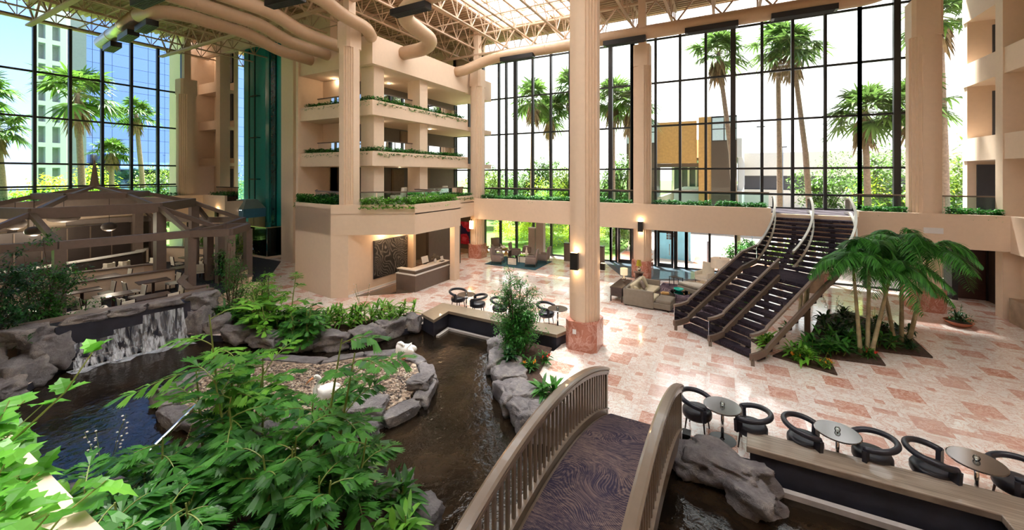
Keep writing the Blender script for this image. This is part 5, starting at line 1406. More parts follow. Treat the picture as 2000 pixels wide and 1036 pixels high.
# individual larger pebbles scattered
b=MB(); rr=random.Random(5)
def inside(p,poly):
    c=False;n=len(poly)
    for i in range(n):
        x0,y0=poly[i];x1,y1=poly[i-1]
        if (y0>p[1])!=(y1>p[1]) and p[0]<(x1-x0)*(p[1]-y0)/(y1-y0)+x0: c=not c
    return c
inn=inset_poly(IS,.45); cnt=0
while cnt<2600:
    x=rr.uniform(-13.6,-7);y=rr.uniform(4.7,9.7)
    if inside((x,y),inn):
        r=rr.uniform(.018,.042); b.ball((x,y,.03),r,6,4,(1.3,1,.7)); cnt+=1
def pebm():
    m,nt,bs,out=nodes('pebble_mix'); g=N(nt,'ShaderNodeNewGeometry')
    nt.links.new(ramp(nt,g.outputs['Random Per Island'],[(0,(.05,.04,.04)),(.4,(.22,.16,.12)),(.75,(.42,.32,.24)),(1,(.62,.55,.45))]),bs.inputs['Base Color']); bs.inputs['Roughness'].default_value=.55; MAT['pebble_mix']=m
pebm()
solo('loose_pebbles',b,M['pebble_mix'],'loose rounded pebbles in brown and tan strewn over the island','pebbles',kind='stuff',smooth=True)
# stone rim of the island, rocks of differing look
n=len(IS); rl=['at its back left','at the left tip','on its upper left curve','along the far left edge','along the far edge behind the white statue','behind the far white bird','where the far white bird stands','at the top right curve','on the right end','under the flat slab at right','at the lower right as a broad flat slab','at the front right edge','along the front edge under the leaves','at the front left edge']
for i,(x,y) in enumerate(IS):
    nx,ny=IS[(i+1)%n]; L=sqrt((nx-x)**2+(ny-y)**2); a=atan2(ny-y,nx-x)
    rock('long low rim stone of the island '+rl[i],(x+nx)/2,(y+ny)/2,-.12,(L*.66,.30,.26),60+i,a,'rim stones of the island',flat=.85,rough=.16)
rock('blue grey boulder standing on the right end of the island',-7.35,8.45,.08,(.42,.36,.28),80,.5); rock('flat topped pale slab rock at the lower right of the island',-7.75,7.0,.12,(.62,.5,.2),81,.5,flat=.6,rough=.15)
rock('grey knob rock at the left tip of the island',-12.9,5.1,.05,(.5,.42,.32),82,.2)
# ================================================================== BIRDS
def skin_mesh(name,verts,edges,radii,mat,parent=None,sub=2,root=0):
    me=bpy.data.meshes.new(name); me.from_pydata(verts,edges,[]); me.materials.append(mat)
    o=bpy.data.objects.new(name,me); COL.objects.link(o)
    m=o.modifiers.new('skin','SKIN'); m.use_smooth_shade=True
    for i,r in enumerate(radii): me.skin_vertices[0].data[i].radius=(r,r) if not isinstance(r,tuple) else r
    me.skin_vertices[0].data[root].use_root=True
    s=o.modifiers.new('sub','SUBSURF'); s.levels=sub; s.render_levels=sub
    if parent: o.parent=parent
    return o
def bird(label,loc,rz,pose,s=1):
    t=thing('white_bird',label,'bird',loc,rz); t.scale=(s,s,s)
    if pose=='preen':
        vs=[(-.26,0,.22),(-.12,0,.26),(.02,0,.27),(.14,0,.28),(.19,0,.36),(.15,.03,.46),(.07,.06,.49),(-.01,.08,.44),(-.04,.09,.38)]
        rd=[.05,.13,.16,.13,.06,.045,.05,.055,.03]
        bk=[V((-.04,.095,.37)),V((-.02,.12,.30)),V((.0,.13,.22))]
    else:
        vs=[(-.30,0,.20),(-.15,0,.23),(0,0,.24),(.13,0,.26),(.17,0,.36),(.10,0,.48),(.08,0,.58),(.14,0,.64),(.2,0,.62)]
        rd=[.04,.12,.16,.12,.055,.045,.045,.055,.03]
        bk=[V((.20,0,.62)),V((.27,0,.58)),V((.33,0,.52))]
    o=skin_mesh('body',vs,[(i,i+1) for i in range(len(vs)-1)],rd,M['swan_white'],t,2,2)
    b=MB(); b.tube(bk,[.022,.018,.006],8); part('bill',b,M['beak_orange'],t,smooth=True)
    for sy in(-1,1):
        b=MB(); b.lathe_s([(max(.001,sin(pi*i/8)),-cos(pi*i/8)) for i in range(9)],(-.09,sy*.10,.28),.2,(1.15,.35,.55),14); part('wing',b,M['swan_white'],t,smooth=True)
        b=MB(); b.tube([(.0,sy*.06,.14),(.02,sy*.07,.0)],[.015,.012],6); b.box(0,.1,sy*.07-.03,sy*.07+.03,0,.012); part('leg',b,M['beak_orange'],t)
        b=MB(); q=vs[7] if pose!='preen' else vs[7]; b.ball((q[0]+.02,q[1]+sy*.045,q[2]+.02),.008,8,6); part('eye',b,M['black_metal'],t,smooth=True)
bird('white long necked bird preening on the far rim of the island',(-8.75,9.35,.05),radians(200),'preen',1.15)
bird('white bird standing among the leaves on the near side of the island',(-8.75,6.55,.05),radians(240),'up',1.25)
# feeder post with hanging basket
t=thing('feeder_post','leaning grey arm on green post with a basket on chains by the pond','feeder post',(-9.15,3.15,0))
b=MB(); b.tube([(0,0,-.3),(0,0,.72)],.035,10); part('post',b,plain('green_paint',(.015,.08,.05),.4),t)
b=MB(); b.tube([(0,0,.72),(-.25,1.0,1.15)],.04,10); part('arm',b,M['silver'],t)
for k in range(3):
    b=MB(); a=k*2.1; p=V((-.25,1.0,1.13)); q=V((-.25+.2*cos(a),1.0+.2*sin(a),.42))
    for i in range(16):
        c=p.lerp(q,(i+.5)/16); b.ball(c,.016,6,4,(.7,.7,1.3))
    part('chain',b,M['gold_cushion'],t,smooth=True)
b=MB(); b.lathe([(.08,0),(.2,.1),(.22,.14)],(-.25,1.0,.3),18,cap=False); b.lathe([(.08,0),(.001,0)],(-.25,1,.3),18,cap=False); part('basket',b,M['cream_fabric'],t,smooth=True)
# ================================================================== PLANT TOOLS
def leaf(b,p,d,up,L,W,shape='lance',droop=.3,segs=5,fold=.25):
    """one leaf blade starting at p in direction d; two quads strips with a folded midrib"""
    p=V(p); d=V(d).normalized(); up=V(up); s=d.cross(up)
    s=s.normalized() if s.length>1e-4 else V((1,0,0)); nrm=s.cross(d).normalized()
    vs=[];fs=[]
    for i in range(segs+1):
        t=i/segs
        if shape=='lance': w=sin(pi*min(1,t*.93+.07))**.8*(1-t*.25)
        elif shape=='oval': w=sin(pi*(t*.94+.04))**.6
        elif shape=='strap': w=min(1,t*6+.3)*(1-t**3)
        elif shape=='wedge': w=.12+1.1*t**.9
        w=max(.02,w)*W/2
        c=p+d*(L*t)-UP*(droop*L*t*t)
        vs+=[c-s*w+nrm*(w*fold),c,c+s*w+nrm*(w*fold)]
    for i in range(segs):
        a=3*i; fs+=[(a,a+1,a+4,a+3),(a+1,a+2,a+5,a+4)]
    if shape=='wedge':
        # jagged fishtail end: five unequal teeth along the outer edge
        k=3*segs; l,m_,r_=V(vs[k]),V(vs[k+1]),V(vs[k+2]); dz=-UP*droop*L*.25; q=len(vs)
        vs+=[l.lerp(m_,.45)+d*L*.02, l+d*L*.22+dz, l.lerp(m_,.6)+d*L*.30+dz, m_+d*L*.06, m_+d*L*.42+dz*1.3, r_.lerp(m_,.6)+d*L*.28+dz, r_.lerp(m_,.45)+d*L*.02, r_+d*L*.18+dz]
        fs+=[(k,q,q+1),(q,k+1,q+3,q+2),(k+1,q+3,q+4),(k+1,q+6,q+5,q+3),(q+6,k+2,q+7)]
    b.add(vs,fs)
def lobed(b,p,d,up,L,rng,droop=.25):
    """broad leaf with five pointed lobes"""
    p=V(p); d=V(d).normalized(); s=d.cross(V(up)); s=s.normalized() if s.length>1e-4 else V((1,0,0)); nrm=s.cross(d).normalized()
    prof=[(0,.05),(.10,.34),(.02,.52),(.26,.40),(.40,.62),(.50,.36),(.66,.40),(.74,.22),(1.0,0)]
    def pt(t,w,sg):
        return p+d*(L*t)+s*(sg*w*L*.62)+nrm*(w*L*.16)-UP*(droop*L*(t*t+w*w*.5))
    mid=[pt(t,0,1) for t in (0,.25,.5,.75,1.0)]
    vs=list(mid);fs=[]
    mi=[0,0,0,1,1,2,3,3,4]
    for sg in (-1,1):
        base=len(vs)
        for t,w in prof[:-1]: vs.append(pt(t,w,sg))
        idx=[base+i for i in range(len(prof)-1)]+[4]
        for i in range(len(prof)-1):
            a,c=mi[i],mi[i+1]; q=[a,idx[i],idx[i+1],c] if a!=c else [a,idx[i],idx[i+1]]
            q=[x for j,x in enumerate(q) if x not in q[:j]]
            if len(q)>=3: fs.append(tuple(q) if sg>0 else tuple(reversed(q)))
    b.add(vs,fs)
def rdir(rg,el0,el1,az=None):
    a=rg.uniform(0,2*pi) if az is None else az; e=radians(rg.uniform(el0,el1)); return V((cos(a)*cos(e),sin(a)*cos(e),sin(e)))
def rosette(label,loc,R,H,n,W,seed,mat='leaf_mid',shape='lance',name='leafy_plant',group=None,stems=5,cat='plant',spread=.25,flowers=None):
    rg=random.Random(seed); t=thing(name,label,cat,loc,0,group)
    st=MB(); b=MB()
    for k in range(stems):
        a=rg.uniform(0,6.28); r=spread*R*sqrt(rg.random()); h=H*rg.uniform(.35,.75); x,y=r*cos(a),r*sin(a)
        tip=V((x*1.5,y*1.5,h)); st.tube([(x,y,0),tip],[.016,.012],6)
        for i in range(n//stems):
            f=rg.uniform(.25,1); c=V((x,y,0)).lerp(tip,f); d=rdir(rg,5,75-40*(1-f)); leaf(b,c,d,UP,R*rg.uniform(.65,1.05),W*rg.uniform(.8,1.2),shape,rg.uniform(.2,.6))
    part('stems',st,M['cane_green'],t); part('foliage',b,M[mat],t,smooth=True)
    if flowers:
        f=MB()
        for k in range(5):
            a=rg.uniform(0,6.28); c=V((cos(a)*R*.5,sin(a)*R*.5,H*.6))
            for q in range(5): leaf(f,c,rdir(rg,30,85),UP,.1,.03,'lance',.1,3)
        part('flowers',f,M[flowers],t,smooth=True)
    return t
def fishtail_shrub(label,loc,canes,H,seed,name='shrub',lean=None,leafL=.30,mat='leaf_fish',spread=.8,fr=(6,8)):
    rg=random.Random(seed); t=thing(name,label,'plant',loc); st=MB(); b=MB()
    for k in range(canes):
        a=rg.uniform(0,6.28); r=spread*sqrt(rg.random()); p=V((r*cos(a),r*sin(a),0)); h=H*rg.uniform(.45,1)
        ln=V((cos(a),sin(a),0))*rg.uniform(.1,.35)*h*.5
        if lean: ln=ln+V(lean)*h*rg.uniform(.1,.3)
        tip=p+ln+UP*h
        st.tube([p,p.lerp(tip,.5)+UP*.1,tip],[.028,.022,.012],6)
        nf=rg.randint(*fr)
        for i in range(nf):
            f=.25+.75*(i+rg.random())/nf; c=p.lerp(tip,f); az=rg.uniform(0,6.28); d=rdir(rg,15,50,az); L=rg.uniform(.75,1.25)*H*.28
            # arching frond axis
            pts=[c+d*(L*q/6)-UP*(.35*L*(q/6)**2) for q in range(7)]
            st.tube(pts,[.010]*6+[.004],4)
            sd=d.cross(UP).normalized()
            for q in range(2,7):
                for sg in (-1,1):
                    dd=(d*.75+sd*sg*.9+UP*rg.uniform(-.25,.25)); leaf(b,pts[q],dd,UP,leafL*rg.uniform(.7,1.15),leafL*.42,'wedge',rg.uniform(.2,.7),2,.15)
            leaf(b,pts[-1],d-UP*.2,UP,leafL*1.2,leafL*.55,'wedge',.4,2,.15)
    part('canes',st,M['cane_green'],t); part('foliage',b,M[mat],t,smooth=False); return t
def small_tree(label,loc,H,seed,spread=1.0,nb=60,nl=40,leafL=.09,mat='leaf_mid',lean=(0,0,0),low=.1,name='small_tree'):
    rg=random.Random(seed); t=thing(name,label,'tree',loc); st=MB(); b=MB()
    for k in range(6):
        a=rg.uniform(0,6.28); p=V((.15*cos(a),.15*sin(a),0)); tip=V((cos(a)*spread*.35,sin(a)*spread*.35,H*rg.uniform(.6,.95)))+V(lean)*H
        st.tube([p,p.lerp(tip,.5)+V((rg.gauss(0,.08),rg.gauss(0,.08),0)),tip],[.03,.022,.01],6)
        for i in range(nb//6):
            f=rg.uniform(low,1); c=p.lerp(tip,f); w=spread*(1.15-f*.75)
            d=rdir(rg,-5,60); e=c+d*w*rg.uniform(.4,1.0); e.z=max(e.z,.1)
            st.tube([c,c.lerp(e,.5)+UP*.06,e],[.008,.006,.003],4)
            for q in range(nl):
                g=rg.uniform(.25,1.05); x=c.lerp(e,g)+V((rg.gauss(0,.09),rg.gauss(0,.09),rg.gauss(0,.07)))
                leaf(b,x,rdir(rg,-35,45),UP,leafL*rg.uniform(.7,1.3),leafL*.42,'oval',.3,2)
    part('branches',st,M['bark'],t); part('foliage',b,M[mat],t,smooth=True); return t
def ivy(label,p0,p1,width,seed,dens=620,leafL=.11,hang=.34,mat='leaf_ivy',front=(0,-1),h=.34,flowers=False):
    rg=random.Random(seed); a=V((*p0[:2],0)); c=V((*p1[:2],0)); L=(c-a).length; u=(c-a).normalized(); f=V((front[0],front[1],0)); z=p0[2]
    t=thing('ivy_planting',label,'plant',(*p0[:2],z),0,'trailing ivy along the planter ledges'); b=MB()
    nl=int(dens*L)
    for i in range(nl):
        s=rg.random()*L; hump=.55+.45*noise.noise(V((s*.9,seed,0)))+.3*noise.noise(V((s*3,seed,3)))
        w=rg.uniform(0,1)**.8; x=u*s+f*(w*width-.02)
        zz=rg.random()*h*(hump+.35)
        if w>.93: zz=-rg.random()*hang*max(0,hump-.15)+.03; x=x+f*.06
        leaf(b,x+UP*zz,rdir(rg,-25,60),UP,leafL*rg.uniform(.7,1.3),leafL*.75,'oval',.3,2)
    part('foliage',b,M[mat],t,smooth=True)
    if flowers:
        b=MB()
        for i in range(int(L*5)):
            s=rg.random()*L; b.ball(u*s+f*rg.uniform(.1,width)+UP*h*.9,.022,6,4)
        part('blossoms',b,M['flower_white'],t,smooth=True)
    return t
# ================================================================== IVY PLANTERS
iv=[('dense ivy along the slab right of the corner pillar',(-14.8,23.75,4.06),(-10.2,23.75,4.06)),('ivy along the slab just left of the huge middle pillar',(-10.0,23.75,4.06),(-7.2,23.75,4.06)),
('ivy hanging over the slab left of the entrance pillar',(-7.0,23.75,4.06),(-4.7,23.75,4.06)),('ivy right of the entrance pillar above the doors',(-3.5,23.75,4.06),(-.6,23.75,4.06)),('ivy ending at the staircase head on its left',(-.4,23.75,4.06),(1.85,23.75,4.06)),
('ivy right of the staircase head behind the palms',(5.5,23.75,4.06),(7.0,23.75,4.06)),('dark ivy on the slab at the far right end',(8.25,23.75,4.06),(9.85,23.75,4.06))]
for i,(l,a,c) in enumerate(iv): ivy(l,a,c,.62,i+1)
ivy('bright flowering ivy on the angled ledge over reception',(-15.3,13.55,4.22),(-13.2,14.95,4.22),.55,21,650,hang=.1,front=(.55,-.84),h=.5,flowers=True,mat='leaf_bright')
ivy('bright flowering ivy on the ledge over the reception desk',(-13.65,14.9,4.22),(-13.65,18.2,4.22),.6,22,750,hang=.1,front=(1,0),h=.5,flowers=True,mat='leaf_bright')
ivy('ivy at the back of the reception ledge near the corner pillar',(-15.8,18.6,4.22),(-15.8,23,4.22),.6,23,450,front=(1,0))
ivy('thick ivy on the left part of the reception ledge',(-20.6,14.2,4.22),(-19.2,13.4,4.22),.5,24,700,h=.5,front=(-.5,-.8)); ivy('thick ivy on the ledge left of the pillar on the reception block',(-19.3,13.45,4.22),(-16.6,13.2,4.22),.45,25,750,h=.5,front=(0,-1))
ivy('ivy trailing along the right side of the middle balcony',(-16.3,14.8,6.9),(-16.3,22.9,6.9),.58,26,420,front=(1,0)); ivy('ivy trailing along the right side of the top balcony',(-16.3,14.8,9.5),(-16.3,22.9,9.5),.58,27,420,front=(1,0))
ivy('ivy along the left front of the middle balcony',(-21.3,15.1,6.9),(-15.9,15.1,6.9),.55,28,420); ivy('ivy along the left front of the top balcony',(-21.3,15.1,9.5),(-15.9,15.1,9.5),.55,29,420)
ivy('dark ivy along the ledge under the left glass wall',(-34.7,-2,4.2),(-34.7,13.9,4.2),.6,30,230,front=(1,0),leafL=.11); ivy('ivy on the ledge between the left pillar and the elevator',(-33.5,16.0,4.2),(-31.2,16.0,4.2),.6,31,300,leafL=.1)
# ================================================================== PLANTING BEDS
def bed(label,poly,z=.05,mat='soil'):
    b=MB(); b.prism(poly,-.3,z); return solo('planting_bed',b,M[mat],label,'soil bed')
bed('brown soil bed between the far shore rocks and the marble',[(-17.2,8.2),(-15.4,8.1),(-13.6,8.5),(-12.0,9.2),(-11.3,9.9),(-10.85,11.0),(-10.7,12.2),(-11.6,12.4),(-12.4,11.2),(-13.4,9.9),(-15.8,9.3),(-18,9.2)])
bed('triangular soil bed under the pond tree by the right shore',[(-6.7,12.4),(-6.2,11.6),(-5.9,10.8),(-5.0,9.7),(-4.0,9.0),(-3.5,9.2),(-4.75,10.6),(-5.05,12.3)])
bed('soil bed with stepped edges under the indoor palms',[(1.35,15.1),(2.87,14.55),(2.9,15.75),(4.3,15.95),(4.35,17.15),(5.8,17.35),(5.85,19.0),(4.6,21.5),(3.4,20.2),(2.6,17.2)])
bed('soil bed of the near shore under the big shrub',[(-10.0,2.4),(-9.4,3.7),(-8.5,4.9),(-7.4,5.4),(-6.0,5.4),(-4.6,5.1),(-4.0,4.5),(-3.7,1.2),(-10,.75)],.08)
bed('soil bed on the shady left bank',[(-21,.8),(-21,4.5),(-19.4,4.6),(-18.6,4.1),(-16.9,3.2),(-16.0,2.2),(-10.0,2.5),(-10,.75)],.1)
# near big shrub
fishtail_shrub('big glossy shrub with jagged fishtail leaves filling the lower left foreground',(-7.3,4.2,.08),7,2.1,101,leafL=.30,spread=1.1,fr=(5,7))
fishtail_shrub('tall bright fishtail shrub rising at the left of the foreground clump',(-8.6,4.3,.08),4,3.3,102,leafL=.27,spread=.45,mat='leaf_bright',fr=(5,7))
fishtail_shrub('arching fishtail canes reaching right over the pebble island',(-6.3,4.5,.08),3,2.7,108,leafL=.27,spread=.3,lean=(.25,.3,0),fr=(5,6))
fishtail_shrub('lower fishtail shrub spreading toward the bridge in the foreground',(-5.9,4.0,.08),8,1.5,103,leafL=.27,spread=1.0,mat='leaf_mid',fr=(5,7))
fishtail_shrub('dark leafy clump at the bottom centre of the picture',(-5.6,3.1,.08),10,1.5,104,leafL=.26,spread=1.1,mat='leaf_mid')
fishtail_shrub('shady leafy clump at the bottom behind the cream parapet',(-7.6,2.8,.08),11,1.7,105,leafL=.28,spread=1.2,mat='leaf_mid')
nr=[(-9.5,2.3,'strap leaved plant beside the feeder post'),(-8.6,3.2,'strap leaved plant right of the feeder post'),(-4.4,4.6,'bright dracaena nearest the bridge at the bottom edge'),(-4.9,5.0,'bright dracaena at the water beside the small bottom rocks'),(-5.8,5.1,'dracaena rosette at the waterline under the shrub'),(-4.2,3.7,'dracaena rosette cut by the bottom edge near the bridge'),(-10.3,2.0,'dark broad plant below the cream parapet')]
for i,(x,y,l) in enumerate(nr): rosette(l,(x,y,.08),.55,.8,60,.10,200+i,'leaf_mid' if i%2 else 'leaf_bright',group='strap leaved plants of the near shore')
# north row
nrw=[(-17.6,8.8),(-16.9,8.75),(-16.2,8.9),(-15.5,8.8),(-14.8,9.2),(-14.1,9.3),(-13.5,9.4),(-13.0,9.85),(-12.55,10.4),(-12.1,10.9),(-11.75,11.5),(-11.35,12.0)]
ws=['first from the waterfall','second from the waterfall','third from the waterfall','fourth from the waterfall','below the reception block corner','just right of the block corner','in the middle of the row','right of the middle of the row','before the reception desk','third from the tan bench','second from the tan bench','last before the tan bench']
for i,((x,y),w_) in enumerate(zip(nrw,ws)): rosette('leafy green plant of the far shore row, '+w_,(x,y,.05),.55,.95,130,.085,220+i,'leaf_bright' if i>6 else 'leaf_mid',group='leafy plants along the far shore',stems=7,spread=.8)
fishtail_shrub('palm-like shrub with grassy fronds beside the far shore rocks',(-12.6,8.75,.05),9,1.3,106,leafL=.22,spread=.4,mat='leaf_mid')
fishtail_shrub('bright bushy shrub rising over the far shore at left',(-14.6,8.9,.05),9,1.9,107,leafL=.24,spread=.7,mat='leaf_bright')
small_tree('airy fine leaved tree at the right end of the waterfall',(-17.9,9.0,.05),3.1,110,1.2,70,34,.09,'leaf_mid')
small_tree('low leafy tree at the left end of the far planting bed',(-16.2,9.3,.05),1.9,111,.9,50,32,.09,'leaf_bright')
# dark shrubs on left bank
small_tree('dark fine leaved tree overhanging the left bank',(-19.3,3.0,.1),3.5,112,1.8,140,44,.12,'leaf_dark')
small_tree('dark bush in shade above the left bank boulders',(-18.6,2.0,.1),2.4,113,1.5,120,44,.12,'leaf_mid')
small_tree('dark tree at the left edge in front of the pavilion post',(-20.4,4.6,.1),3.7,114,1.5,110,40,.12,'leaf_mid')
fishtail_shrub('dark drooping shrub at the left edge of the picture',(-18.2,.9,.1),10,2.2,115,leafL=.3,spread=1.0,mat='leaf_dark')
# pond tree
small_tree('slender pond tree with small glossy leaves beside the huge pillar',(-5.95,11.6,.05),2.75,120,1.05,110,46,.085,'leaf_mid')
small_tree('dense lower foliage clump around the foot of the pond tree',(-5.75,11.3,.05),1.5,121,.85,90,46,.09,'leaf_ivy')
rosette('spotted leaf plant below the pond tree at the rocks',(-5.7,10.55,.05),.4,.6,70,.09,240,'leaf_dark'); rosette('plant with yellow blooms below the pond tree',(-5.05,10.6,.05),.35,.4,60,.06,241,'leaf_mid',flowers='flower_orange')
rosette('plant with red blooms at the soil edge below the pond tree',(-4.85,11.2,.05),.3,.35,50,.06,242,'leaf_mid',flowers='flower_red')
rosette('large glossy strap leaved dracaena beside the left bridge railing',(-3.95,9.35,.05),.62,.65,64,.12,243,'leaf_mid',stems=3); rosette('red bromeliad bloom beside the rocks near the bridge',(-4.35,9.6,.05),.18,.2,24,.04,244,'leaf_mid',flowers='flower_red',stems=2)
# palm bed
def areca(label,pos,seed,trunks,H,fr=8,FL=1.7,group=None):
    rg=random.Random(seed); t=thing('indoor_palm',label,'palm tree',(*pos,.05),0,group)
    for k,(dx,dy,lx,ly,h) in enumerate(trunks):
        p=V((dx,dy,0)); tip=V((dx+lx,dy+ly,h)); b=MB(); n=10
        b.tube([p.lerp(tip,i/n)+V((0,0,0)) for i in range(n+1)],[.065-.025*i/n+(.006 if i%2 else 0) for i in range(n+1)],10); part('trunk',b,M['trunk_ring'],t,smooth=True)
        c=MB(); c.tube([tip-UP*.02,tip+(tip-p).normalized()*.45],[.05,.025],8); part('crownshaft',c,M['cane_green'],t,smooth=True)
        top=tip+(tip-p).normalized()*.4
        for i in range(fr):
            az=2*pi*i/fr+rg.uniform(-.3,.3)+k; el=rg.uniform(22,80); d=rdir(rg,el,el,az); L=FL*rg.uniform(.8,1.15); dr=.95*rg.uniform(.75,1.2)
            pts=[top+d*(L*q/12)-UP*(dr*L*(q/12)**2) for q in range(13)]
            b=MB(); b.tube(pts,[.012]*10+[.008,.005,.003],5)
            for q in range(40):
                f=.14+.86*q/39; j=min(11,int(f*12)); pp=pts[j].lerp(pts[j+1],f*12-j); tg=(pts[j+1]-pts[j]).normalized(); sd=tg.cross(UP); sd=sd.normalized() if sd.length>.01 else V((1,0,0))
                LL=.46*sin(pi*min(1,f*.8+.18))**.6*FL/1.7
                for sg in(-1,1): leaf(b,pp,tg*.6+sd*sg+UP*.12,UP,LL*rg.uniform(.85,1.1),.042,'strap',rg.uniform(.35,.9),3,.2)
            part('frond',b,M['leaf_palm'],t,smooth=False)
areca('left indoor palm cluster of three ringed trunks by the staircase',(3.95,16.55),301,[(-.1,0,-.12,.15,2.3),(.1,.12,.12,.3,2.75),(.15,-.02,.5,.35,2.2)],2,12,1.85)
areca('right indoor palm cluster of three leaning trunks with wide crown',(5.2,17.95),302,[(-.12,0,-.3,.25,2.4),(.05,.05,.1,.3,3.0),(.2,0,.6,.4,2.8)],2,12,1.95)
gp='broad leaved plants in the palm bed'
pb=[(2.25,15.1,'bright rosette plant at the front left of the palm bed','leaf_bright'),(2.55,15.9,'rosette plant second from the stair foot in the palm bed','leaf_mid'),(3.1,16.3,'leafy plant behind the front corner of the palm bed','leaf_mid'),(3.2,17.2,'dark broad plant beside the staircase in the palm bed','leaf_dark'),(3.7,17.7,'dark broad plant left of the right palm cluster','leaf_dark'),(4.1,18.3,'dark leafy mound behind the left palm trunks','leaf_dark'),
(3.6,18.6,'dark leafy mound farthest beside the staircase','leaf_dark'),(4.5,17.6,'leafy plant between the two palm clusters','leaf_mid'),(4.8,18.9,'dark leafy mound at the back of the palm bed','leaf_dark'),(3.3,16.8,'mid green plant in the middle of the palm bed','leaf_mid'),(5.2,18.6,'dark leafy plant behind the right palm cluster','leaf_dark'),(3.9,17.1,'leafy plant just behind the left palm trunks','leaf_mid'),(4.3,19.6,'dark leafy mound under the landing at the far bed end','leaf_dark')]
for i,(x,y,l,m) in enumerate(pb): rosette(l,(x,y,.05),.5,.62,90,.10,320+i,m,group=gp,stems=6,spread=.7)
rosette('orange flowering bromeliad at the front tip of the palm bed',(2.65,14.85,.05),.3,.3,44,.04,340,'leaf_bright',flowers='flower_orange',stems=3); rosette('orange bromeliad at the left edge of the palm bed',(1.95,15.0,.05),.25,.28,36,.04,341,'leaf_bright',flowers='flower_orange',stems=3)
rosette('grassy plant with red bloom at the foot of the left palms',(4.0,16.35,.05),.36,.3,70,.04,342,'leaf_mid',flowers='flower_red'); rosette('grassy clump at the foot of the right palms',(5.35,17.75,.05),.4,.3,80,.04,343,'leaf_dark')
def orchid(label,x,y,seed,n=5,col='flower_white',h=1.1):
    rg=random.Random(seed); t=thing('orchid',label,'flowers',(x,y,.05),0,'slender stems with small pale blooms'); s=MB(); f=MB()
    for k in range(n):
        a=rg.uniform(0,6.28); tip=V((cos(a)*.3,sin(a)*.3,h*rg.uniform(.8,1.1))); s.tube([(0,0,0),tip*.6+UP*.12,tip],[.006,.005,.004],4)
        for q in range(6): c=tip*(1-q*.05)+V((rg.gauss(0,.04),rg.gauss(0,.04),-q*.03)); f.ball(c,.022,6,4,(1,1,.6))
    part('stem',s,M['cane_green'],t); part('blooms',f,M[col],t,smooth=True)
orchid('orchid spray between the staircase and the left palm trunks',3.6,18.9,1); orchid('orchid spray glimpsed between the palm trunks',4.6,18.2,2,7); orchid('thin orchid stems by the near bank above the far shore row',-12.3,10.9,3,4,h=1.5); orchid('pale blossoms on thin stalks at the lower left near the parapet',-9.9,2.9,4,4,h=1.2)
# bowl planter right
t=thing('potted_plant','terracotta bowl with a small leafy plant on the marble at right','potted plant',(7.9,21.5,0)); b=MB(); b.lathe([(.18,0),(.34,.10),(.42,.2),(.40,.2),(.3,.12)],(0,0,0),24,cap=False); b.lathe([(.18,0),(.001,0)],(0,0,0),24,cap=False); part('bowl',b,M['terracotta'],t,smooth=True)
b=MB(); b.lathe([(.37,.16),(.001,.18)],(0,0,0),20,cap=False); part('soil',b,M['soil'],t)
b=MB(); rg=random.Random(9)
for k in range(190):
    leaf(b,V((rg.gauss(0,.14),rg.gauss(0,.14),.2+rg.random()*.3)),rdir(rg,0,70),UP,.13,.05,'oval',.3,3)
for k in range(3):
    tip=V((rg.gauss(0,.15),rg.gauss(0,.15),.9)); b.tube([(0,0,.2),tip],[.008,.005],5)
    for q in range(9): leaf(b,V((0,0,.2)).lerp(tip,.5+.5*rg.random()),rdir(rg,-10,50),UP,.11,.05,'oval',.3,3)
part('foliage',b,M['leaf_dark'],t,smooth=True)
# potted foliage near the elevator and hanging foliage by terrace
for i,(x,y,l) in enumerate([(-26.3,13.6,'bushy plant in front of the elevator guard'),(-24.6,12.3,'yellowish bushy plant right of the pavilion bay'),(-29.5,15.3,'broad leafed plant at the back beside the elevator'),(-23.2,11.6,'trailing plant on the pale curb left of the walkway'),(-32.5,14.6,'green plant under the left slab behind the terrace')]): small_tree(l,(x,y,.05),1.9,400+i,.9,50,30,.13,['leaf_olive','leaf_olive','leaf_mid','leaf_dark','leaf_bright'][i],name='bushy_plant')
# vines on the camera side parapet
def vine(label,loc,n,seed,sx,sy,h,L=.15,mat='leaf_vine'):
    rg=random.Random(seed); t=thing('parapet_vine',label,'plant',loc,0,'bright vines on the near cream parapet'); b=MB(); s=MB()
    for k in range(n):
        p=V((rg.uniform(-sx,sx),rg.uniform(-sy,sy),0)); d=rdir(rg,10,80); q=p+d*rg.uniform(.1,h)
        s.tube([p,p.lerp(q,.5)+UP*.05,q],[.005,.004,.003],4)
        for j in range(3): lobed(b,p.lerp(q,rg.uniform(.5,1)),rdir(rg,-35,40),UP,L*rg.uniform(.6,1.2),rg,rg.uniform(.1,.5))
    part('tendrils',s,M['cane_green'],t); part('foliage',b,M[mat],t,smooth=False)
vine('bright lobed vine at the far left edge of the near parapet',(-3.35,.30,4.24),130,501,.42,.24,.5,.17); vine('bright lobed vine spilling over the near parapet beside the camera',(-2.75,.26,4.24),130,502,.38,.2,.36,.16); vine('bright vine leaves at the very bottom left corner',(-2.2,.16,4.24),90,503,.3,.18,.26,.15)
t=thing('vine_shoot','single bright vine shoot reaching out over the near parapet edge','plant',(-3.3,.5,4.3)); b=MB(); s=MB(); rg=random.Random(77); pts=[V((0,0,0)),V((.10,.10,.14)),V((.2,.26,.34)),V((.22,.36,.52))]; s.tube(pts,[.008,.006,.005,.003],5)
for k,p in enumerate(pts[1:]):
    for j in range(3): lobed(b,p,rdir(rg,-20,60),UP,.12,rg)
part('stem',s,M['cane_green'],t); part('foliage',b,M['leaf_vine'],t)
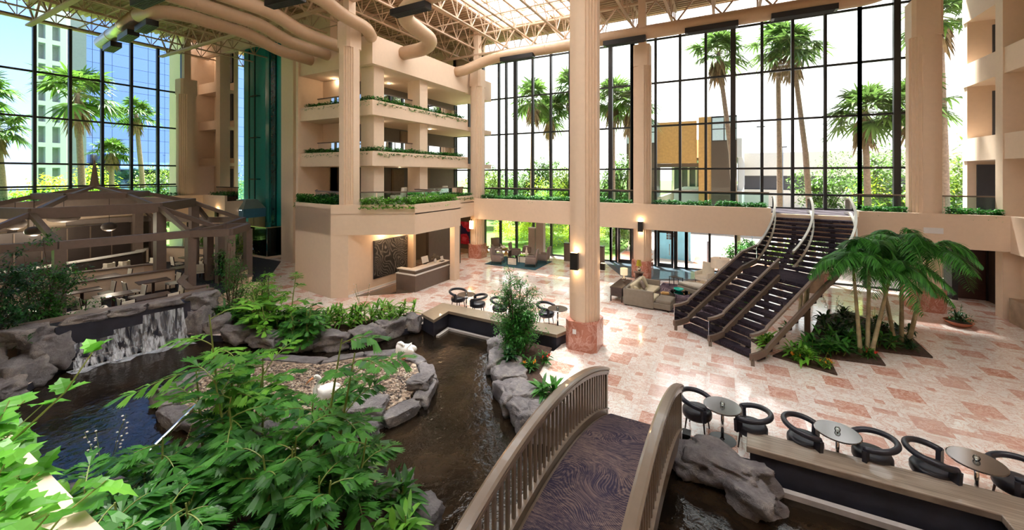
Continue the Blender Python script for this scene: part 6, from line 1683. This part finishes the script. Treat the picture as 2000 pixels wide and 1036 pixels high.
# ================================================================== OUTDOORS
def fan_palm(label,loc,H,seed,R=2.0,nf=34,lean=(0,0),skirt=True,tr=.22,group=None,mat='leaf_fan'):
    rg=random.Random(seed); t=thing('fan_palm',label,'palm tree',loc,0,group)
    top=V((lean[0]*H,lean[1]*H,H)); mid=V((lean[0]*H*.35,lean[1]*H*.35,H*.5))
    b=MB(); pts=[V((0,0,0)).lerp(mid,i/6) for i in range(6)]+[mid.lerp(top,i/6) for i in range(7)]
    b.tube(pts,[tr*(1.25-.45*i/12) for i in range(13)],10); part('trunk',b,M['bark_palm'],t,smooth=True)
    b=MB(); st=MB()
    for i in range(nf):
        el=rg.uniform(-35,80); az=rg.uniform(0,6.28); d=rdir(rg,el,el,az); sl=R*rg.uniform(.35,.55); c=top+d*sl-UP*.05*R
        st.tube([top,c],[.03,.02],4)
        sd=d.cross(UP); sd=sd.normalized() if sd.length>.05 else V((1,0,0)); nn=sd.cross(d)
        FR=R*rg.uniform(.45,.62); m=15
        for q in range(m):
            a=radians(-118+236*q/(m-1)); dd=(d*cos(a)+sd*sin(a)); leaf(b,c,dd+UP*.05,nn,FR*(.75+.25*cos(a)),FR*.12,'lance',rg.uniform(.25,.7),4,.1)
    part('crown',b,M[mat],t,smooth=False); part('petioles',st,M['cane_green'],t)
    if skirt:
        b=MB()
        for i in range(70):
            az=rg.uniform(0,6.28); z=rg.uniform(.1,1.1)*R*.55; p=top-UP*z+V((cos(az),sin(az),0))*.22; leaf(b,p,V((cos(az)*.45,sin(az)*.45,-1)),V((cos(az),sin(az),0)),R*.5*rg.uniform(.7,1.1),.22,'lance',.1,3)
        part('dead_skirt',b,M['dead_frond'],t)
    return t
G2='tall fan palms outside the right glass wall'
# (label, x, y, H, R, lean)
for i,(l,x,y,H,R,ln) in enumerate([
 ('tall fan palm seen left of the huge pillar, nearer of the pair',-16.0,34.0,13.0,2.9,(.01,0)),
 ('tall fan palm just right of the first palm in the left bay',-15.2,37.0,12.0,2.9,(-.02,0)),
 ('leaning fan palm close to the left edge of the huge pillar',-13.2,38.5,14.6,2.9,(-.03,0)),
 ('fan palm right behind the huge pillar',-8.6,35,12.6,2.7,(0,0)),
 ('bright fan palm left of the entrance pillar with full crown',-7.0,34.5,11.6,2.9,(.0,0)),
 ('tall leaning fan palm nearest the staircase on its left',.9,33.0,14.8,2.6,(-.09,0)),
 ('straight tall fan palm behind the staircase head',3.6,35.0,15.4,2.7,(-.01,0)),
 ('second tall fan palm close behind the straight one',5.3,33.5,14.6,2.6,(-.08,0)),
 ('fan palm with wide crown left of the two low ones by the right bay',7.6,31.0,9.6,2.5,(-.02,0)),
 ('lower fan palm with heavy skirt in the right bay',9.9,31.4,9.9,2.6,(-.02,0)),
 ('fan palm whose crown hangs in from the top right of the glass',11.0,31.2,14.8,2.3,(-.02,0))]):
    fan_palm(l,(x,y,-.06),H,600+i,R,34,ln,True,.17,G2)
G3='fan palms outside the left glass wall'
for i,(l,x,y,H,R,ln) in enumerate([('big fan palm in the middle of the left glass wall',-44.5,11.9,12.2,3.3,(-.0,-.03)),('fan palm cluster member at the far left edge',-50,7.6,12.2,2.7,(0,.02)),('second fan palm at the far left edge leaning right',-49.5,9.0,9.6,2.4,(0,-.05)),('smaller fan palm right of the big one on the left',-52,18.3,11.9,2.3,(0,-.06)),('low fan palm behind the big one on the left',-50,15.2,8.0,1.9,(0,0))]):
    fan_palm(l,(x,y,-.06),H,640+i,R,34,ln,True,.2,G3,'leaf_tree')
def canopy(label,loc,size,seed,n=2600,mat='leaf_tree',trunk=True,leafL=.32,cat='tree',name='broadleaf_tree',group=None):
    rg=random.Random(seed); t=thing(name,label,cat,loc,0,group); b=MB(); H=size[2]
    cl=[(V((rg.uniform(-1,1)*size[0]*.6,rg.uniform(-1,1)*size[1]*.6,H*rg.uniform(.35 if trunk else .15,.85))),rg.uniform(.28,.5)*min(size[0],H)) for _ in range(11)]
    for i in range(n):
        c,r=cl[rg.randrange(len(cl))]; d=rdir(rg,-60,90); p=c+d*r*(rg.random()**.35); p.z=max(.05,p.z)
        leaf(b,p,rdir(rg,-40,50),UP,leafL*rg.uniform(.6,1.3),leafL*.5,'oval',.3,2)
    if trunk:
        s=MB(); s.tube([(0,0,0),(.1,0,H*.4),(0,.1,H*.7)],[.22,.15,.06],8)
        for c,r in cl: s.tube([(.05,0,H*.3),c],[.09,.03],5)
        part('trunk',s,M['bark'],t)
    part('foliage',b,M[mat],t,smooth=True); return t
# right glass: trees and hedges
for i,(l,x,y,s,m) in enumerate([('leafy tree behind the first bay of the right glass',-22.5,44,(4,3,6.8),'leaf_tree'),('round leafy tree beside the leaning palm',-17.5,46,(3.4,3,7.4),'leaf_tree'),('leafy tree seen left of the entrance pillar',-11.8,44,(3,3,8.2),'leaf_tree'),
 ('leafy tree behind the two low palms in the right bay',10.5,36,(3.2,3,7.2),'leaf_tree'),('bright leafy tree beside the right pillar',13.8,36,(3.5,3,8.6),'leaf_olive'),('leafy tree far behind the beige wall',14,58,(6,4,9),'leaf_tree'),('leafy tree far left beyond the first bay',-27,48,(4,4,8),'leaf_tree')]):
    canopy(l,(x,y,-.06),s,700+i,3000,m,group='broadleaf trees behind the right glass wall')
more=[('dense green tree in the gap left of the leaning palm',-19.5,40,(3.6,3,7.6),'leaf_tree'),('sunlit green tree behind the huge pillar',-14.2,42,(3.4,3,7.2),'leaf_olive'),('green tree seen between huge pillar and entrance pillar',-9.8,40,(2.4,2,7.4),'leaf_tree'),('sunlit green tree at the left end of the right glass wall',-24,38,(3.5,3,6.4),'leaf_olive'),('green tree over the beige wall beside the staircase palms',7.8,44,(3,3,6.8),'leaf_tree'),('green tree at the right end behind the pillar',17,40,(4,3,8),'leaf_tree')]
for i,(l,x,y,s,m) in enumerate(more): canopy(l,(x,y,-.06),s,790+i,3200,m,group='broadleaf trees behind the right glass wall')
for i,(l,x,y) in enumerate([('clipped yellow hedge outside the lounge, leftmost of three',-15.6,29.4),('clipped yellow hedge outside behind the window armchairs',-12.6,29.6),('clipped yellow hedge outside left of the huge pillar',-9.7,29.4)]): canopy(l,(x,y,-.06),(2.3,1.0,1.75),780+i,2600,'leaf_lime',False,.13,'hedge','garden_hedge','clipped hedges outside the lounge glass')
for i,(l,x,y,s,m) in enumerate([('bright yellow green shrub mound behind the first bay mullions',-14.5,30.5,(2.0,1.2,2.6),'leaf_lime'),('bright yellow green shrub mound right of the palm trunk',-11.2,31.5,(2.4,1.2,2.4),'leaf_lime'),('yellow green shrub mound left of the huge pillar',-16.8,33,(2.2,1.5,3.6),'leaf_olive'),
 ('sunny shrub just left of the right glass door',-7.3,31.0,(1.5,1.2,1.8),'leaf_olive'),('tall sunny shrub behind the mezzanine rail at the left bay',-15.4,36,(3,1.5,5.4),'leaf_lime'),('tall sunny shrub behind the huge pillar',-12,36.5,(2.5,1.5,5.0),'leaf_lime'),
 ('yellow fan leaved shrub low in the right bay',9.0,33.4,(2.8,1.5,5.6),'leaf_lime'),('second yellow shrub under the right bay palms',12.0,33.6,(2.6,1.5,5.8),'leaf_lime'),('grassy bush behind the tripod lamp outside',.8,31.6,(1.5,.8,1.1),'leaf_mid'),('leafy bush outside left of the brick path',3.4,31.0,(1.6,1,1.4),'leaf_olive'),('green bush outside behind the staircase foot',6.2,30.8,(2.0,1,2.2),'leaf_tree'),('dark bush outside the right end bay',8.8,30.5,(1.6,1,2.6),'leaf_dark')]):
    canopy(l,(x,y,-.06),s,730+i,1500,m,False,.2,'shrub','garden_shrub','garden shrubs outside the right glass wall')
# left glass: trees
for i,(l,x,y,s,m) in enumerate([('bright tree low behind the left palms',-52,11,(4,3,5.0),'leaf_lime'),('yellow green tree right of the white tower',-58,21.5,(4,4,6.6),'leaf_olive'),('green tree beside the left glass pillar',-56,27,(5,4,7.6),'leaf_tree'),('dark palm-like bush at the far left bottom',-43,6.0,(2,2,5.2),'leaf_tree'),('low green hedge outside the left glass',-41,15,(2,3,4.8),'leaf_tree'),('green hedge left of the big palm',-41,10,(2,2.5,4.6),'leaf_olive'),('sunny tree between tower and mirrored block',-62,17,(4,4,6.4),'leaf_lime')]):
    canopy(l,(x,y,-.06),s,760+i,2600,m,True,.3,group='trees and hedges outside the left glass wall')
# white hotel tower with square recesses
def tower():
    t=thing('hotel_tower','white tower with two columns of square recessed windows beyond the left glass','building',(-75,15.9,-.06))
    b=MB(); y0,y1=15.8,18.5; zs=[2.0+2.6*k for k in range(9)]
    cols=[(16.1,16.7),(17.27,17.96)]
    # build wall as a grid with real recesses (front at x=-75, facing +x)
    ycuts=[y0,16.1,16.7,17.27,17.96,y1]; zc=[0]
    for z in zs: zc+=[z,z+2.05]
    zc+=[27.5]
    for i in range(5):
        for j in range(len(zc)-1):
            a,c=ycuts[i],ycuts[i+1]; lo,hi=zc[j],zc[j+1]
            if i in(1,3) and j%2==1: b.box(-76.2,-75.9,a,c,lo,hi)
            else: b.box(-76.2,-75,a,c,lo,hi)
    part('wall',b,M['tower_white'],t,local=False)
    for z in zs:
        for a,c in cols:
            b=MB(); b.box(-75.9,-75.85,a+.15,c-.05,z+.1,z+1.9); part('window',b,M['cab_roof'],t,local=False)
    b=MB(); b.box(-78,-75.6,18.5,19.0,0,27); part('side_wall',b,M['white_paint'],t,local=False)
tower()
b=MB(); b.box(-78.5,-76,19.05,20.6,0,28); solo('slab_tower',b,M['grey_conc'],'blue grey concrete slab tower beside the white tower','building')
t=thing('mirrored_building','large mirrored glass block reflecting blue sky behind the left palms','building',(-84,41,-.06))
b=MB(); b.box(-90,-84,21.6,58,0,42); part('mirror_facade',b,M['mirror_facade'],t,local=False)
# right exterior: brown wing built in place of a reflection in the glass, covered walkway, white finned wing, beige long wall
t=thing('reflected_wing','brown hotel wing reflected in the glass beside the entrance pillar, built as a block','building',(-7.5,47,-.06))
b=MB(); b.box(-9.8,-6.7,46,50,0,9.2); b.box(-1.2,1.1,46,50,0,9.2); b.box(-6.7,-1.2,47,50,6.6,7.0); part('wall',b,plain('brown_wall',(.075,.055,.04),.3,var=.05,coat=.3),t,local=False)
b=MB(); b.box(-6.6,-2.6,46.5,46.8,7.0,11.5); part('amber_panel',b,M['amber_wood'],t,local=False)
b=MB(); b.box(-2.4,-1.2,46.2,46.8,0,11.8); part('tan_column',b,M['amber_wood'],t,local=False)
for k in range(3):
    for j in range(2): b=MB(); b.box(-9.7+k*1.02,-8.78+k*1.02,46,46.1,9.3+j*1.2,10.4+j*1.2); part('upper_window',b,plain('pale_pane',(.55,.68,.7),.1) if 'pale_pane' not in M else M['pale_pane'],t,local=False)
for k in range(2):
    for j in range(2): b=MB(); b.box(-1.1+k*1.12,-.08+k*1.12,46,46.1,9.3+j*1.2,10.4+j*1.2); part('upper_window',b,M['pale_pane'],t,local=False)
b=MB(); b.box(-9.8,-6.7,46.1,50,9.2,11.8); b.box(-1.2,1.1,46.1,50,9.2,11.8); part('upper_wall',b,M['dark_mullion'],t,local=False)
t=thing('white_wing','white building wing with a row of vertical fins by the driveway','building',(1.5,60,-.06))
b=MB(); b.add([(1.6,48,0),(3.0,78,0),(-5,78,0),(-5,48,0),(1.6,48,4.1),(3.0,78,4.1),(-5,78,4.1),(-5,48,4.1)],[(0,1,5,4),(1,2,6,5),(2,3,7,6),(3,0,4,7),(4,5,6,7)])
b.add([(1.6,48,7.6),(3.0,78,7.6),(-5,78,7.6),(-5,48,7.6),(1.6,48,9.6),(3.0,78,9.6),(-5,78,9.6),(-5,48,9.6)],[(0,1,5,4),(1,2,6,5),(2,3,7,6),(3,0,4,7),(4,5,6,7),(3,2,1,0)]); part('wall',b,M['white_paint'],t,local=False)
b=MB(); b.add([(1.2,48,4.1),(2.6,78,4.1),(2.6,78,7.6),(1.2,48,7.6)],[(0,1,2,3)]); part('window_band',b,M['charcoal'],t,local=False)
for k in range(9):
    y=49+k*3.4; x=1.6+(y-48)*1.4/30; b=MB(); b.box(x-.35,x+.05,y-.12,y+.12,4.1,7.6); part('fin',b,M['white_paint'],t,local=False)
t=thing('beige_building','long low beige building with a dark window stripe across the driveway','building',(16,75,-.06))
b=MB(); b.box(2,46,74,80,0,3.4); b.box(2,46,74.6,80,3.4,5.6); b.box(2,46,74,80,5.6,9.2); part('wall',b,M['beige_conc'],t,local=False)
b=MB(); b.box(2,46,74.4,74.6,3.4,5.6); part('window_stripe',b,M['charcoal'],t,local=False)
t=thing('walkway_canopy','pale covered walkway with green glazed wall beyond the entrance','building',(-4,52,-.06))
b=MB(); b.box(-6.6,-1.2,50,66,7.4,7.9); b.box(-6.6,-1.2,66,66.3,3.9,7.4); part('canopy_roof',b,M['beige_conc'],t,local=False)
b=MB(); b.box(-6.8,-6.5,47,66,0,3.2); b.box(-6.8,-1.2,62,62.4,0,3.4); part('low_wall',b,M['cream'],t,local=False)
b=MB(); b.box(-6.7,-1.3,61.6,61.8,3.4,7.4); part('green_glazing',b,plain('green_glass',(.05,.10,.08),.15),t,local=False)
for k in range(6): b=MB(); b.box(-6.6+k*1.0,-6.35+k*1.0,61.3,61.6,3.4,7.4); part('mullion',b,M['beige_conc'],t,local=False)
for k,(x,y,h) in enumerate(((4.5,66,12.5),(7.5,70,9.8))):
    t=thing('street_lamp',['taller slim street lamp beyond the white wing','shorter slim street lamp above the beige building'][k],'street lamp',(x,y,-.06)); b=MB(); b.tube([(0,0,0),(0,0,h)],[.09,.05],6); part('pole',b,M['grey_conc'],t); b=MB(); b.box(-.5,.5,-.2,.2,h,h+.15); part('lamp_head',b,M['charcoal'],t)
b=MB(); b.box(1.55,2.0,33.9,34.0,1.6,2.0); o=solo('road_sign',b,M['flower_orange'],'small red-orange sign on a post outside behind the staircase','sign')
t=thing('sign_post','thin grey bollard post outside the glass by the brick path','post',(-.95,28.6,0)); b=MB(); b.tube([(0,0,0),(0,0,1.5)],.05,8); part('post_body',b,M['grey_conc'],t)
b=MB(); b.tube([(1.78,34,0),(1.78,34,1.6)],.03,6); solo('pole',b,M['grey_conc'],'grey pole carrying the small red-orange outdoor sign','pole')
# ================================================================== WORLD, SUN, CAMERA
sc=bpy.context.scene
w=bpy.data.worlds.new('World'); sc.world=w; w.use_nodes=True; nt=w.node_tree
bg=nt.nodes['Background']
tc=N(nt,'ShaderNodeTexCoord'); sp=N(nt,'ShaderNodeSeparateXYZ'); nt.links.new(tc.outputs['Generated'],sp.inputs[0])
mp=N(nt,'ShaderNodeMapping'); mp.inputs['Scale'].default_value=(1,1,2.2); nt.links.new(tc.outputs['Generated'],mp.inputs[0])
cl=noi(nt,mp.outputs[0],3.2,7,.6,.4)
blue=ramp(nt,sp.outputs[2],[(0,(.55,.72,.95)),(.35,(.16,.34,.80)),(1,(.08,.2,.6))])
white=(1,1,1)
# cloud cover: nearly complete toward +y, broken toward -x and +x
bias=math_(nt,'ADD',math_(nt,'ADD',cl,.08),math_(nt,'ADD',math_(nt,'MULTIPLY',sp.outputs[1],.28),math_(nt,'MULTIPLY',sp.outputs[0],.25)))
f=ramp(nt,bias,[(.46,(0,0,0)),(.60,(1,1,1))])
c=mixc(nt,f,blue,(1.0,1.0,1.0))
dim=math_(nt,'ADD',.62,math_(nt,'MULTIPLY',sp.outputs[1],.5)); dim=math_(nt,'MINIMUM',math_(nt,'MAXIMUM',dim,.45),1.0)
cm=N(nt,'ShaderNodeVectorMath',operation='SCALE'); nt.links.new(c,cm.inputs[0]); nt.links.new(dim,cm.inputs[3]); c=cm.outputs[0]
nt.links.new(c,bg.inputs['Color']); bg.inputs['Strength'].default_value=2.0
sd=bpy.data.lights.new('sun','SUN'); sd.energy=20; sd.angle=.10; sd.color=(1,.97,.92)
so=bpy.data.objects.new('sun',sd); COL.objects.link(so)
dirv=V((.26,-.38,-1.0)).normalized()   # light travels from over the glass wall down into the hall
so.rotation_euler=dirv.to_track_quat('-Z','Y').to_euler(); so.location=(-10,40,60)
cam=bpy.data.cameras.new('camera'); co=bpy.data.objects.new('camera',cam); COL.objects.link(co)
cam.sensor_width=36; cam.lens=14.04; cam.shift_y=-(518-341)/2000; cam.clip_start=.05; cam.clip_end=2000
co.location=(0,0,5.8)
fw=V((-.4697,.8828,0)); co.rotation_euler=fw.to_track_quat('-Z','Y').to_euler()
sc.camera=co
sc.view_settings.view_transform='Standard'; sc.view_settings.look='None'; sc.view_settings.gamma=1; sc.view_settings.exposure=0.7
try: sc.view_settings.use_curve_mapping=False
except Exception: pass
sc.cycles.max_bounces=10; sc.cycles.transparent_max_bounces=24; sc.cycles.diffuse_bounces=5
